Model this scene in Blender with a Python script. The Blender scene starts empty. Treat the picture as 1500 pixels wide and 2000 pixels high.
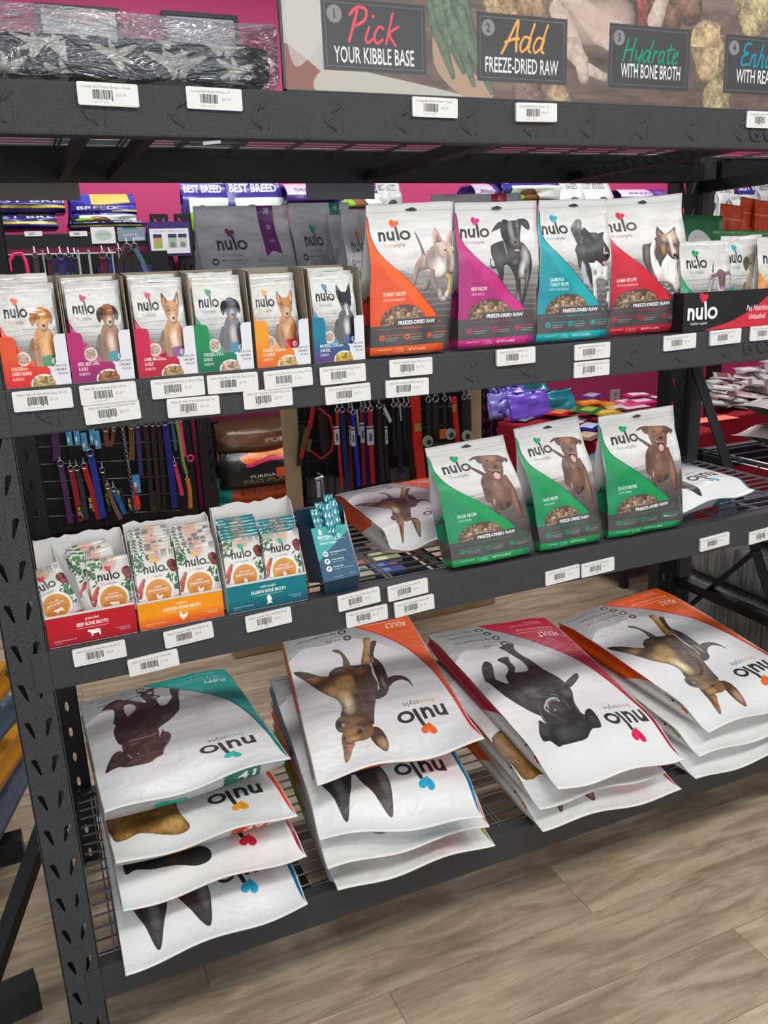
import bpy, bmesh, math, random
import numpy as np
from mathutils import Vector, Matrix, Euler, noise
from mathutils.geometry import tessellate_polygon
C = bpy.context.scene.collection
rnd = random.Random(7)

# ------------------------------------------------------------------ camera
CAM = Vector((0.0288, -1.3492, 1.4071)); YAW, PIT, ROL, FOC = -0.39615, 1.29182, -0.04186, 1636.37
ROT = Matrix.Rotation(YAW, 3, 'Z') @ Matrix.Rotation(PIT, 3, 'X') @ Matrix.Rotation(ROL, 3, 'Z')
# Rz(yaw) * Rx(pitch) * roll about the viewing axis
cd = bpy.data.cameras.new('camera'); cam = bpy.data.objects.new('camera', cd); C.objects.link(cam)
cd.sensor_fit = 'VERTICAL'; cd.sensor_height = 36; cd.lens = FOC * 36 / 2000; cd.clip_start = .02
cam.matrix_world = Matrix.Translation(CAM) @ ROT.to_4x4()
bpy.context.scene.camera = cam
# ------------------------------------------------------------------ world and lights
w = bpy.data.worlds.new('room_light'); bpy.context.scene.world = w; w.use_nodes = True
w.node_tree.nodes['Background'].inputs[0].default_value = (.84, .92, 1, 1)
w.node_tree.nodes['Background'].inputs[1].default_value = .30
def area(name, loc, sx, sy, power, col=(1, .97, .93), rot=(0, 0, 0)):
    l = bpy.data.lights.new(name, 'AREA'); l.shape = 'RECTANGLE'; l.size = sx; l.size_y = sy; l.energy = power; l.color = col
    o = bpy.data.objects.new(name, l); C.objects.link(o); o.location = loc; o.rotation_euler = rot; return o
area('ceiling_light', (.6, -1.5, 2.95), 1.3, .35, 30)
area('ceiling_light', (2.6, -1.3, 2.95), 1.3, .35, 26)
area('ceiling_light', (-1.2, -1.7, 2.95), 1.3, .35, 20)
area('ceiling_light', (.9, 2.15, 2.95), 1.6, .35, 42, (1, .97, .97))
area('ceiling_light', (3.4, 2.1, 2.95), 1.6, .35, 44, (1, .97, .97))
area('front_soft_light', (1.0, -3.6, 1.7), 4.5, 2.0, 52, (.95, .98, 1), (math.radians(90), 0, 0))  # broad soft light facing the rack, its source unseen
vs = bpy.context.scene.view_settings
vs.view_transform = 'Standard'; vs.look = 'None'; vs.gamma = 1; vs.use_curve_mapping = False; vs.exposure = 0.02

# ------------------------------------------------------------------ where a thing seen in the picture stands in the room
def ray(x, y): return ROT @ Vector(((x - 750) / FOC, -(y - 1000) / FOC, -1))
def py(x, y, Y): d = ray(x, y); return CAM + d * ((Y - CAM.y) / d.y)
def pz(x, y, Z): d = ray(x, y); return CAM + d * ((Z - CAM.z) / d.z)
def px(x, y, X): d = ray(x, y); return CAM + d * ((X - CAM.x) / d.x)
V = Vector
# shelf heights (top and bottom of the front beams)
ZA, ZAb, ZB, ZBb, ZC, ZCb, ZD, ZDb = 1.68, 1.610, 1.2635, 1.192, .8453, .7755, .2188, .148
DEP = .61

# ------------------------------------------------------------------ materials
def mat(name, col, rough=.5, metal=0., spec=.5, nscale=0, namt=0., bump=0., coat=0., emis=0):
    m = bpy.data.materials.new(name); m.use_nodes = True; nt = m.node_tree; b = nt.nodes['Principled BSDF']
    b.inputs['Base Color'].default_value = (*[c ** 2.2 for c in col], 1) if max(col) <= 1 else (1, 1, 1, 1)
    b.inputs['Roughness'].default_value = rough; b.inputs['Metallic'].default_value = metal
    b.inputs['Specular IOR Level'].default_value = spec; b.inputs['Coat Weight'].default_value = coat
    if emis: b.inputs['Emission Color'].default_value = (*[c ** 2.2 for c in col], 1); b.inputs['Emission Strength'].default_value = emis
    if nscale:
        tc = nt.nodes.new('ShaderNodeTexCoord'); n = nt.nodes.new('ShaderNodeTexNoise'); n.inputs['Scale'].default_value = nscale; n.inputs['Detail'].default_value = 4
        nt.links.new(tc.outputs['Object'], n.inputs['Vector'])
        if namt:
            mx = nt.nodes.new('ShaderNodeMixRGB'); mx.blend_type = 'MULTIPLY'; mx.inputs[0].default_value = 1
            mx.inputs[1].default_value = b.inputs['Base Color'].default_value
            r = nt.nodes.new('ShaderNodeValToRGB'); r.color_ramp.elements[0].color = (1 - namt,) * 3 + (1,); r.color_ramp.elements[1].color = (1 + namt * .3,) * 3 + (1,)
            r.color_ramp.elements[0].position = .3; r.color_ramp.elements[1].position = .7
            nt.links.new(n.outputs[0], r.inputs[0]); nt.links.new(r.outputs[0], mx.inputs[2]); nt.links.new(mx.outputs[0], b.inputs['Base Color'])
        if bump:
            bp = nt.nodes.new('ShaderNodeBump'); bp.inputs['Strength'].default_value = bump; bp.inputs['Distance'].default_value = .002
            nt.links.new(n.outputs[0], bp.inputs['Height']); nt.links.new(bp.outputs[0], b.inputs['Normal'])
    return m
M_STEEL = mat('hammered_black_steel', (.265, .27, .285), .36, .1, .6, 620, .6, 1.0)
M_STEEL2 = mat('black_steel', (.13, .135, .145), .42, .1, .45, 300, .3, .5)
M_WIRE = mat('zinc_wire', (.55, .58, .6), .3, .9)
M_CHROME = mat('chrome', (.8, .8, .82), .2, 1)
M_BLACK = mat('black_plastic', (.05, .05, .055), .4)
M_CARD = mat('grey_board', (.62, .58, .53), .8, 0, .3, 30, .12)
M_CARDW = mat('white_board', (.88, .87, .86), .6, 0, .4, 8, .05)
M_TAN = mat('pale_timber', (.74, .64, .5), .6, 0, .4, 14, .2)
M_WALL = mat('magenta_paint', (.80, .27, .48), .55, 0, .35, 60, .03, .08)
M_CLOTH = mat('red_tablecloth', (.53, .09, .16), .85, 0, .2, 40, .12, .2)
M_SLOT = mat('slot_shadow', (.22, .2, .2), .8)
_pm = {}
def pmat(col, rough=.5, metal=0, coat=0):
    k = (tuple(round(c, 2) for c in col), rough, metal, coat)
    if k not in _pm: _pm[k] = mat('colour_%d' % len(_pm), col, rough, metal, .5, 90, .08, 0, coat)
    return _pm[k]

# ------------------------------------------------------------------ object helpers
def link(name, me, mats=(), parent=None, loc=None):
    o = bpy.data.objects.new(name, me); C.objects.link(o)
    for m in (mats if isinstance(mats, (list, tuple)) else [mats]):
        if me is not None and m is not None and m.name not in [x.name for x in me.materials if x]: me.materials.append(m)
    if parent is not None: o.parent = parent
    if loc is not None: o.location = loc
    return o
def tag(o, label, cat, group=None, kind=None):
    if label: o['label'] = label
    if cat: o['category'] = cat
    if group: o['group'] = group
    if kind: o['kind'] = kind
    return o
def empty(name, loc, label=None, cat=None, group=None, kind=None):
    o = bpy.data.objects.new(name, None); C.objects.link(o); o.location = loc; o.empty_display_size = .02
    return tag(o, label, cat, group, kind)
class MB:
    def __init__(s): s.v = []; s.f = []
    def add(s, vs, fs):
        n = len(s.v); s.v += [tuple(v) for v in vs]; s.f += [tuple(i + n for i in f) for f in fs]; return s
    def box(s, a, b):
        x0, y0, z0 = a; x1, y1, z1 = b
        return s.add([(x0, y0, z0), (x1, y0, z0), (x1, y1, z0), (x0, y1, z0), (x0, y0, z1), (x1, y0, z1), (x1, y1, z1), (x0, y1, z1)],
                     [(0, 3, 2, 1), (4, 5, 6, 7), (0, 1, 5, 4), (1, 2, 6, 5), (2, 3, 7, 6), (3, 0, 4, 7)])
    def quadbox(s, q, d):   # four corners and a thickness vector
        q = [V(p) for p in q]; d = V(d)
        return s.add(q + [p + d for p in q], [(0, 1, 2, 3), (7, 6, 5, 4), (0, 4, 5, 1), (1, 5, 6, 2), (2, 6, 7, 3), (3, 7, 4, 0)])
    def bar(s, p, q, w, h=None, up=(0, 0, 1)):
        p, q = V(p), V(q); h = h or w; d = (q - p).normalized(); a = d.cross(V(up))
        if a.length < 1e-4: a = d.cross(V((1, 0, 0)))
        a.normalize(); b = a.cross(d); a *= w / 2; b *= h / 2
        return s.quadbox([p - a - b, p + a - b, p + a + b, p - a + b], q - p)
    def tube(s, pts, r, n=6, cap=True):
        pts = [V(p) for p in pts]; vs = []; fs = []; m = len(pts); rr = r if isinstance(r, (list, tuple)) else [r] * m
        for i, p in enumerate(pts):
            d = (pts[min(i + 1, m - 1)] - pts[max(i - 1, 0)]).normalized(); a = d.cross(V((.13, .2, .97)))
            if a.length < .05: a = d.cross(V((1, 0, 0)))
            a.normalize(); b = a.cross(d)
            for k in range(n): t = 2 * math.pi * k / n; vs.append(p + (a * math.cos(t) + b * math.sin(t)) * rr[i])
        for i in range(m - 1):
            for k in range(n): fs.append((i * n + k, i * n + (k + 1) % n, (i + 1) * n + (k + 1) % n, (i + 1) * n + k))
        if cap: fs.append(tuple(range(n))[::-1]); fs.append(tuple(range((m - 1) * n, m * n)))
        return s.add(vs, fs)
    def mesh(s, name, smooth=False):
        me = bpy.data.meshes.new(name); me.from_pydata(s.v, [], s.f); me.update()
        if smooth: me.polygons.foreach_set('use_smooth', [True] * len(me.polygons))
        return me
    def build(s, name, m, parent=None, smooth=False, bevel=0, loc=None):
        me = s.mesh(name, smooth)
        if bevel:
            bm = bmesh.new(); bm.from_mesh(me); bmesh.ops.recalc_face_normals(bm, faces=bm.faces)
            bmesh.ops.bevel(bm, geom=bm.edges[:], offset=bevel, segments=2, affect='EDGES', profile=.6); bm.to_mesh(me); bm.free()
        else:
            bm = bmesh.new(); bm.from_mesh(me); bmesh.ops.recalc_face_normals(bm, faces=bm.faces); bm.to_mesh(me); bm.free()
        return link(name, me, m, parent, loc)

# ------------------------------------------------------------------ a small painter: it computes the flat print of packets, cards and signs
rs = np.random.RandomState(3)
def _noise(n, cells):
    g = rs.rand(cells + 1, cells + 1).astype(np.float32); t = np.linspace(0, cells, n, endpoint=False); i = t.astype(int); f = t - i; f = f * f * (3 - 2 * f)
    a = g[i][:, i] * (1 - f)[None, :] + g[i][:, i + 1] * f[None, :]; b = g[i + 1][:, i] * (1 - f)[None, :] + g[i + 1][:, i + 1] * f[None, :]
    return a * (1 - f)[:, None] + b * f[:, None]
NZ = sum(_noise(1024, c) * wt for c, wt in ((12, .3), (40, .25), (110, .2), (300, .25))); NZ = (NZ - NZ.mean()) * 3
NZL = sum(_noise(1024, c) * wt for c, wt in ((4, .5), (11, .3), (30, .2))); NZL = (NZL - NZL.mean()) * 3; NZL = np.concatenate([np.concatenate([NZL, NZL[:, ::-1]], 1), np.concatenate([NZL, NZL[:, ::-1]], 1)[::-1]], 0)[::2, ::2]
_tx = {}
def glyphs(s, bold):
    if (s, bold) not in _tx:
        cu = bpy.data.curves.new('t', 'FONT'); cu.body = s; cu.size = 1; cu.resolution_u = 2; cu.offset = bold
        o = bpy.data.objects.new('t', cu); C.objects.link(o); dg = bpy.context.evaluated_depsgraph_get(); me = o.evaluated_get(dg).to_mesh(); me.calc_loop_triangles()
        v = np.array([x.co[:2] for x in me.vertices]).reshape(-1, 2); t = np.array([x.vertices[:] for x in me.loop_triangles]).reshape(-1, 3)
        o.evaluated_get(dg).to_mesh_clear(); bpy.data.objects.remove(o); bpy.data.curves.remove(cu)
        _tx[(s, bold)] = (v, t)
    return _tx[(s, bold)]
class Cv:
    def __init__(s, W, H, ppu, bg=(1, 1, 1)):
        s.W, s.H, s.k = W, H, ppu; s.w, s.h = int(W * ppu), int(H * ppu); s.a = np.empty((s.h, s.w, 3), np.float32); s.a[:] = bg; s.T = (0, 0, 1, 1, 0); s.clip = None; s.Hm = None; s.hs = 1
    def tr(s, p):
        ox, oy, sc, fx, ro = s.T; p = np.asarray(p, float)
        if s.Hm is not None: q = np.concatenate([p, np.ones((len(p), 1))], 1) @ s.Hm.T; p = q[:, :2] / q[:, 2:]
        x = p[:, 0] * sc * fx; y = p[:, 1] * sc; c, n = math.cos(ro), math.sin(ro)
        return np.stack([(ox + x * c - y * n) * s.k, (oy + x * n + y * c) * s.k], 1)
    def cover(s, loops):
        SS = 3; E0 = []; E1 = []
        for l in loops: E0.append(l); E1.append(np.roll(l, -1, 0))
        p = np.concatenate(E0); q = np.concatenate(E1)
        x0 = max(0, int(min(p[:, 0].min(), s.w))); x1 = min(s.w, int(max(p[:, 0].max(), 0)) + 2); y0 = max(0, int(p[:, 1].min())); y1 = min(s.h, int(p[:, 1].max()) + 1)
        if x1 <= x0 or y1 <= y0: return None
        w, h = x1 - x0, y1 - y0
        sg = np.where(q[:, 1] > p[:, 1], 1., -1.); up = q[:, 1] > p[:, 1]
        a = np.where(up[:, None], p, q); b = np.where(up[:, None], q, p)
        k0 = np.clip(np.ceil((a[:, 1] - y0) * SS - .5), 0, h * SS).astype(int); k1 = np.clip(np.ceil((b[:, 1] - y0) * SS - .5), 0, h * SS).astype(int); n = np.maximum(k1 - k0, 0)
        if n.sum() == 0: return None
        idx = np.repeat(np.arange(len(n)), n); k = np.arange(n.sum()) - np.repeat(np.cumsum(n) - n, n) + k0[idx]
        yy = (k + .5) / SS + y0; dy = b[idx, 1] - a[idx, 1]; xx = a[idx, 0] + (b[idx, 0] - a[idx, 0]) * (yy - a[idx, 1]) / dy - x0
        xx = np.clip(xx, 0, w - .001); xi = xx.astype(int); fr = xx - xi; row = k // SS
        acc = np.bincount(row * (w + 2) + xi, sg[idx] * (1 - fr), h * (w + 2)) + np.bincount(row * (w + 2) + xi + 1, sg[idx] * fr, h * (w + 2))
        cv = np.clip(np.abs(np.cumsum(acc.reshape(h, w + 2), 1)[:, :w]) / SS, 0, 1)
        return y0, y1, x0, x1, cv.astype(np.float32)
    def blend(s, r, col, al=1.):
        if r is None: return
        y0, y1, x0, x1, cv = r; m = cv * al
        if s.clip is not None: m = m * s.clip[y0:y1, x0:x1]
        m = m[..., None]; s.a[y0:y1, x0:x1] = s.a[y0:y1, x0:x1] * (1 - m) + (col if isinstance(col, np.ndarray) else np.array(col, np.float32)) * m
    def poly(s, pts, col, smooth=False, al=1.):
        pts = np.array(pts, float)
        if smooth:
            n = len(pts); t = np.linspace(0, 1, 7)[:-1][:, None]; o = []
            for i in range(n):
                a, b, c, d = pts[i - 1], pts[i], pts[(i + 1) % n], pts[(i + 2) % n]
                o.append(.5 * ((2 * b) + (c - a) * t + (2 * a - 5 * b + 4 * c - d) * t ** 2 + (3 * b - a - 3 * c + d) * t ** 3))
            pts = np.concatenate(o)
        s.blend(s.cover([s.tr(pts)]), col, al)
    def rect(s, x0, y0, x1, y1, col, al=1.): s.poly([(x0, y0), (x1, y0), (x1, y1), (x0, y1)], col, False, al)
    def ell(s, x, y, rx, ry, col, rot=0, al=1., a0=0, a1=360):
        t = np.radians(np.linspace(a0, a1, 40)); u = np.stack([rx * np.cos(t), ry * np.sin(t)], 1); c, n = math.cos(rot), math.sin(rot)
        s.poly(np.stack([x + u[:, 0] * c - u[:, 1] * n, y + u[:, 0] * n + u[:, 1] * c], 1), col, False, al)
    def _grid(s, P, R):
        x0, y0 = np.maximum((P - R).min(0).astype(int), 0); x1 = min(s.w, int((P + R)[:, 0].max()) + 2); y1 = min(s.h, int((P + R)[:, 1].max()) + 2)
        if x1 <= x0 or y1 <= y0: return None
        X, Y = np.meshgrid(np.arange(x0, x1) + .5, np.arange(y0, y1) + .5); return x0, x1, y0, y1, X, Y
    def limb(s, pts, col, fur=.16, lo=.42, light=(-.4, -.5)):
        """a rounded, shaded shape of joined tapering strokes: (x, y, radius)"""
        P = s.tr([(p[0], p[1]) for p in pts]); R = np.array([p[2] for p in pts]) * s.T[2] * s.k
        if len(pts) == 1: P = np.repeat(P, 2, 0); P[1] += .01; R = np.repeat(R, 2)
        g = s._grid(P, R.max() + 2)
        if g is None: return
        x0, x1, y0, y1, X, Y = g; best = np.full(X.shape, -1e9); sh = np.ones(X.shape)
        for i in range(len(P) - 1):
            d = P[i + 1] - P[i]; L = max((d ** 2).sum(), 1e-6); t = np.clip(((X - P[i][0]) * d[0] + (Y - P[i][1]) * d[1]) / L, 0, 1)
            dx = X - P[i][0] - d[0] * t; dy = Y - P[i][1] - d[1] * t; r = R[i] + (R[i + 1] - R[i]) * t; dist = np.hypot(dx, dy); e = r - dist
            hh = np.sqrt(np.clip(1 - (dist / np.maximum(r, .1)) ** 2, 0, 1)); lam = lo + (1 - lo) * hh ** .7 + .22 * (dx * light[0] + dy * light[1]) / np.maximum(r, .1)
            q = e > best; best = np.where(q, e, best); sh = np.where(q, lam, sh)
        nz = NZ[np.ix_((np.arange(y0, y1) * 3) % 1024, (np.arange(x0, x1) * 3) % 1024)]
        c = np.array(col, np.float32) * np.clip(sh + nz * fur, .1, 1.5)[..., None]
        s.blend((y0, y1, x0, x1, np.clip(best + .5 + nz * fur * 4, 0, 1).astype(np.float32)), np.clip(c, 0, 1).astype(np.float32))
    def soft(s, x, y, rx, ry, col, al=1., pw=2):
        P = s.tr([(x, y)]); R = max(rx, ry) * s.T[2] * s.k; g = s._grid(P, R)
        if g is None: return
        x0, x1, y0, y1, X, Y = g; k = s.T[2] * s.k
        m = np.clip(1 - ((X - P[0][0]) / (rx * k)) ** 2 - ((Y - P[0][1]) / (ry * k)) ** 2, 0, 1) ** (1 / pw)
        s.blend((y0, y1, x0, x1, m.astype(np.float32)), col, al)
    def vgrad(s, x0, y0, x1, y1, stops, nz=0, sx=1):
        a, b = int(y0 * s.k), min(s.h, int(y1 * s.k)); c, d = int(x0 * s.k), min(s.w, int(x1 * s.k)); t = np.linspace(0, 1, b - a); st = [q[0] for q in stops]
        g = np.stack([np.interp(t, st, [q[1][i] for q in stops]) for i in range(3)], 1)[:, None, :] * np.ones((1, d - c, 1))
        if nz: g = g * (1 + nz * NZL[np.ix_((np.arange(a, b) * 4) % 1024, (np.arange(c, d) * sx) % 1024)])[..., None]
        m = 1 if s.clip is None else s.clip[a:b, c:d, None]
        s.a[a:b, c:d] = s.a[a:b, c:d] * (1 - m) + np.clip(g, 0, 1) * m
    def text(s, t, x, y, h, col, cond=1., bold=0., anc='l', shear=0., al=1.):
        """h is the height of a capital; y its baseline"""
        v, tr = glyphs(t, bold)
        if len(tr) == 0: return
        sc = h / .7; X = v[:, 0] * sc * cond; wd = X.max() - X.min(); X = X - X.min() - (0 if anc == 'l' else wd / 2 if anc == 'c' else wd)
        p = s.tr(np.stack([x + X + v[:, 1] * sc * shear, y - v[:, 1] * sc], 1)); q = p[tr]
        s.blend(s.cover(list(q)), col, al)
    def stroke(s, pts, w, col, al=1.):
        pts = [np.array(p, float) for p in pts]; ls = []
        for i in range(len(pts) - 1):
            a, b = pts[i], pts[i + 1]; d = b - a; L = np.hypot(*d) or 1; n = np.array([-d[1], d[0]]) / L * w / 2 / s.hs; e = d / L * w * .3 / s.hs
            ls.append(s.tr([a - e + n, a - e - n, b + e - n, b + e + n]))
        s.blend(s.cover(ls), col, al)
    def curve(s, pts, w, col, al=1.):
        pts = np.array(pts, float); n = len(pts); o = []; t = np.linspace(0, 1, 7)[:-1][:, None]
        for i in range(n - 1):
            a, b, c, d = pts[max(i - 1, 0)], pts[i], pts[i + 1], pts[min(i + 2, n - 1)]
            o.append(.5 * ((2 * b) + (c - a) * t + (2 * a - 5 * b + 4 * c - d) * t ** 2 + (3 * b - a - 3 * c + d) * t ** 3))
        s.stroke(list(np.concatenate(o)) + [pts[-1]], w, col, al)
    def mask(s, pts, smooth=False):
        old = s.a; s.a = np.zeros((s.h, s.w, 3), np.float32); c, s.clip = s.clip, None; s.poly(pts, (1, 1, 1), smooth); s.clip = s.a[..., 0].copy(); s.a = old
    def heart(s, x, y, r, col, rot=.25):
        c, n = math.cos(rot), math.sin(rot); t = np.linspace(0, 2 * np.pi, 40)[:-1]
        hx = 16 * np.sin(t) ** 3 / 16; hy = -(13 * np.cos(t) - 5 * np.cos(2 * t) - 2 * np.cos(3 * t) - np.cos(4 * t)) / 16
        s.poly(np.stack([x + r * (hx * c - hy * n), y + r * (hx * n + hy * c)], 1), col)
        s.poly([(x, y - r * .5), (x + r * .95 * c, y - r * .2), (x - r * n * 1.05, y + r * 1.05 * c)], tuple(min(1, q * 1.12 + .03) for q in col), False, .5)
    def logo(s, x, y, w, hc, dark=(.2, .19, .19), sub=True):
        """the wordmark: x left, y baseline, w width"""
        u = w / 40; st = 2.8 * u; D = dark
        s.curve([(x + 1.7 * u, y - 11 * u), (x + 1.7 * u, y)], st, D); s.curve([(x + 1.7 * u, y - 7 * u), (x + 4.5 * u, y - 10 * u), (x + 7.5 * u, y - 8.2 * u), (x + 7.8 * u, y)], st, D)
        s.curve([(x + 12.4 * u, y - 11 * u), (x + 12.6 * u, y - 3.8 * u), (x + 15 * u, y - .9 * u), (x + 18.5 * u, y - 3 * u)], st, D); s.curve([(x + 18.7 * u, y - 11 * u), (x + 18.7 * u, y)], st, D)
        s.curve([(x + 22.6 * u, y - 17 * u), (x + 23.6 * u, y - 10 * u), (x + 24.6 * u, y)], st, D)
        s.ell(x + 33 * u, y - 5.4 * u, 6.6 * u, 6.2 * u, D); 
        s.ell(x + 33 * u, y - 5.4 * u, 3.8 * u, 3.4 * u, s.at(x + 33 * u, y - 15.4 * u))
        s.heart(x + 20 * u, y - 21.5 * u, 6. * u, hc, .28)
        if sub: s.text('free', x + 5.5 * u, y + 9.4 * u, 5.4 * u, tuple(.6 * c + .34 for c in hc), 1, -.004); g = glyphs('free', -.004)[0]; s.text('style', x + 5.5 * u + (np.ptp(g[:, 0]) + .07) * 5.4 / .7 * u, y + 9.4 * u, 5.4 * u, (.4, .4, .4), 1, -.004)
    def at(s, x, y):
        p = s.tr([(x, y)])[0]; return s.a[int(np.clip(p[1], 0, s.h - 1)), int(np.clip(p[0], 0, s.w - 1))].copy()
    def image(s, name):
        im = bpy.data.images.new(name, s.w, s.h); a = np.ones((s.h, s.w, 4), np.float32); a[..., :3] = np.clip(s.a[::-1], 0, 1); im.pixels.foreach_set(a.ravel()); im.update(); im.pack(); return im
def img_mat(name, cv, rough=.4, coat=0., spec=.5, bump=0, alpha=None):
    m = mat(name, (1, 1, 1), rough, 0, spec, 0, 0, 0, coat); nt = m.node_tree; b = nt.nodes['Principled BSDF']
    t = nt.nodes.new('ShaderNodeTexImage'); t.image = cv.image(name); nt.links.new(t.outputs[0], b.inputs['Base Color'])
    if bump:
        tc = nt.nodes.new('ShaderNodeTexCoord'); n = nt.nodes.new('ShaderNodeTexNoise'); n.inputs['Scale'].default_value = 22; n.inputs['Detail'].default_value = 3
        n.inputs['Distortion'].default_value = 1.2; nt.links.new(tc.outputs['Object'], n.inputs['Vector'])
        bp = nt.nodes.new('ShaderNodeBump'); bp.inputs['Strength'].default_value = bump; bp.inputs['Distance'].default_value = .006
        nt.links.new(n.outputs[0], bp.inputs['Height']); nt.links.new(bp.outputs[0], b.inputs['Normal'])
    return m

# ------------------------------------------------------------------ printed animals (flat print on the packets)
def homog(src, dst):
    A = []
    for (x, y), (u, v) in zip(src, dst): A += [[x, y, 1, 0, 0, 0, -u * x, -u * y, -u], [0, 0, 0, x, y, 1, -v * x, -v * y, -v]]
    return np.linalg.svd(np.array(A, float))[2][-1].reshape(3, 3)
def frame(c, ox, oy, s, TL, TR, BR, BL, Ht):        # the outline below is drawn in its own coordinates and laid on the packet's sheet
    M = homog([((x - ox) * s, (y - oy) * s) for x, y in (TL, TR, BR, BL)], [(0, 0), (100, 0), (100, Ht), (0, Ht)])
    c.Hm = M; c.hs = 100 / (math.hypot(TR[0] - TL[0], TR[1] - TL[1]) * s)
def unframe(c): c.Hm = None; c.hs = 1
def boxblur(m, r):
    for ax in (0, 1):
        p = np.pad(m, [(r + 1, r) if a == ax else (0, 0) for a in (0, 1)], mode='constant'); cs = np.cumsum(p, ax); n = m.shape[ax]; k = 2 * r + 1
        m = (np.take(cs, np.arange(k, k + n), ax) - np.take(cs, np.arange(0, n), ax)) / k
    return m
def shape(c, pts, base, patches=(), fur=.16, rim=.5, rad=3.2, smooth=True, dots=()):
    c.mask(pts, smooth); m = c.clip; ys, xs = np.where(m > 0)
    if len(ys) == 0: c.clip = None; return
    c.poly(pts, base, smooth)
    for x, y, rx, ry, col in patches: c.soft(x, y, rx * c.hs * 1.35 if c.Hm is not None else rx, ry * c.hs * 1.35 if c.Hm is not None else ry, (col,) * 3 if isinstance(col, float) else col, .85, 1)
    y0, y1, x0, x1 = max(ys.min() - 9, 0), ys.max() + 9, max(xs.min() - 9, 0), xs.max() + 9; mm = m[y0:y1, x0:x1]; r = max(2, int(rad * c.k)); b = boxblur(boxblur(mm, r), max(1, r // 2))
    gy, gx = np.gradient(b); lit = np.clip((gx * .7 + gy * .9) * r * .9, -.5, .5); h, w_ = mm.shape
    n = NZ[np.ix_(((np.arange(y0, y0 + h) * 2) % 1024), ((np.arange(x0, x0 + w_) * 5) % 1024))]
    f = np.clip(1 - rim * (1 - np.clip(b, 0, 1)) + .35 * lit + n * fur, .15, 1.6)[..., None]
    mm = mm[..., None]; c.a[y0:y1, x0:x1] = np.clip(c.a[y0:y1, x0:x1] * (1 - mm + mm * f), 0, 1); c.clip = None
def spot(c, x, y, rx, ry, col, rot=0): t = np.linspace(0, 2 * np.pi, 20)[:-1]; c.poly(np.stack([x + rx * np.cos(t), y + ry * np.sin(t)], 1), (col,) * 3 if isinstance(col, float) else col)
def eyeh(c, x, y, r): spot(c, x, y, r * 1.25, r * 1.0, (.17, .12, .1)); spot(c, x, y, r * .8, r * .75, (.33, .2, .1)); spot(c, x, y, r * .5, r * .5, .03); spot(c, x - r * .3, y - r * .3, r * .22, r * .2, .9)
def eye(c, x, y, r=1.): c.ell(x, y, r, r * .85, (.06, .05, .04)); c.ell(x - r * .3, y - r * .3, r * .3, r * .3, (.95, .95, .9))
def bullterrier(c):
    frame(c, 780, 440, 11.77, (714, 401), (886, 392), (872, 690), (720, 708), 175)
    shape(c, [(318, 232), (345, 270), (480, 700), (520, 860), (435, 790), (400, 640), (340, 380)], (.5, .45, .43), rad=1)
    shape(c, [(430, 1500), (560, 1400), (600, 1560), (480, 1680), (390, 1640)], (.6, .55, .53))
    shape(c, [(440, 780), (500, 840), (560, 740), (620, 690), (650, 640), (720, 590), (800, 600), (870, 880), (960, 1050), (1000, 1180), (960, 1290), (850, 1380), (740, 1400), (620, 1330), (590, 1200), (540, 1170), (470, 1190), (400, 1190), (330, 1270), (300, 1400), (270, 1540), (200, 1470), (220, 1300), (240, 1120), (300, 1000), (380, 900)], (.72, .63, .58), [(650, 800, 90, 180, (.52, .47, .45)), (330, 1100, 90, 220, (.6, .5, .46)), (520, 1000, 50, 150, (.58, .48, .44)), (840, 1150, 190, 240, (.97, .96, .95)), (480, 900, 20, 130, (.85, .8, .76))], .1)
    shape(c, [(600, 1200), (680, 1190), (690, 1350), (760, 1500), (860, 1620), (960, 1740), (1040, 1860), (980, 1900), (900, 1930), (860, 1900), (800, 1750), (700, 1650), (610, 1540), (590, 1400)], (.6, .54, .52), [(850, 1680, 50, 160, (.85, .8, .78)), (940, 1820, 60, 40, (.88, .84, .8))], .1, rad=2)
    shape(c, [(960, 1270), (1080, 1270), (1130, 1350), (1140, 1500), (1100, 1650), (1050, 1800), (1010, 1820), (950, 1740), (1020, 1640), (1040, 1500), (1020, 1380), (950, 1330)], (.88, .74, .48), [(1030, 1740, 70, 90, (.94, .9, .86))], .1, rad=2)
    shape(c, [(720, 540), (800, 560), (900, 470), (1000, 480), (1080, 560), (1150, 640), (1190, 800), (1200, 1000), (1200, 1150), (1290, 1180), (1280, 1215), (1180, 1210), (1140, 1250), (1060, 1260), (1000, 1200), (970, 1060), (930, 950), (870, 880), (820, 850), (800, 700), (780, 620)], (.76, .67, .63), [(1120, 660, 80, 170, (.95, .82, .56)), (1150, 1000, 60, 240, (.96, .93, .91)), (1010, 960, 60, 240, (.5, .43, .42)), (930, 620, 100, 100, (.85, .76, .7))], .1, .35)
    shape(c, [(800, 125), (850, 200), (900, 330), (930, 450), (880, 500), (800, 520), (750, 560), (720, 480), (740, 280), (770, 170)], (.84, .71, .65), [(830, 430, 50, 110, (.5, .38, .34))], .1, rad=2); shape(c, [(1200, 195), (1212, 330), (1205, 520), (1170, 610), (1100, 540), (1040, 480), (1070, 330), (1130, 250)], (.87, .7, .64), [(1150, 450, 45, 120, (.62, .42, .38))], .1, rad=2)
    eyeh(c, 970, 700, 22); eyeh(c, 1165, 745, 18); spot(c, 1272, 1190, 26, 22, .12); c.curve([(1010, 1190), (1070, 1250), (1150, 1245)], .7, (.25, .2, .2)); unframe(c)
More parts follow.
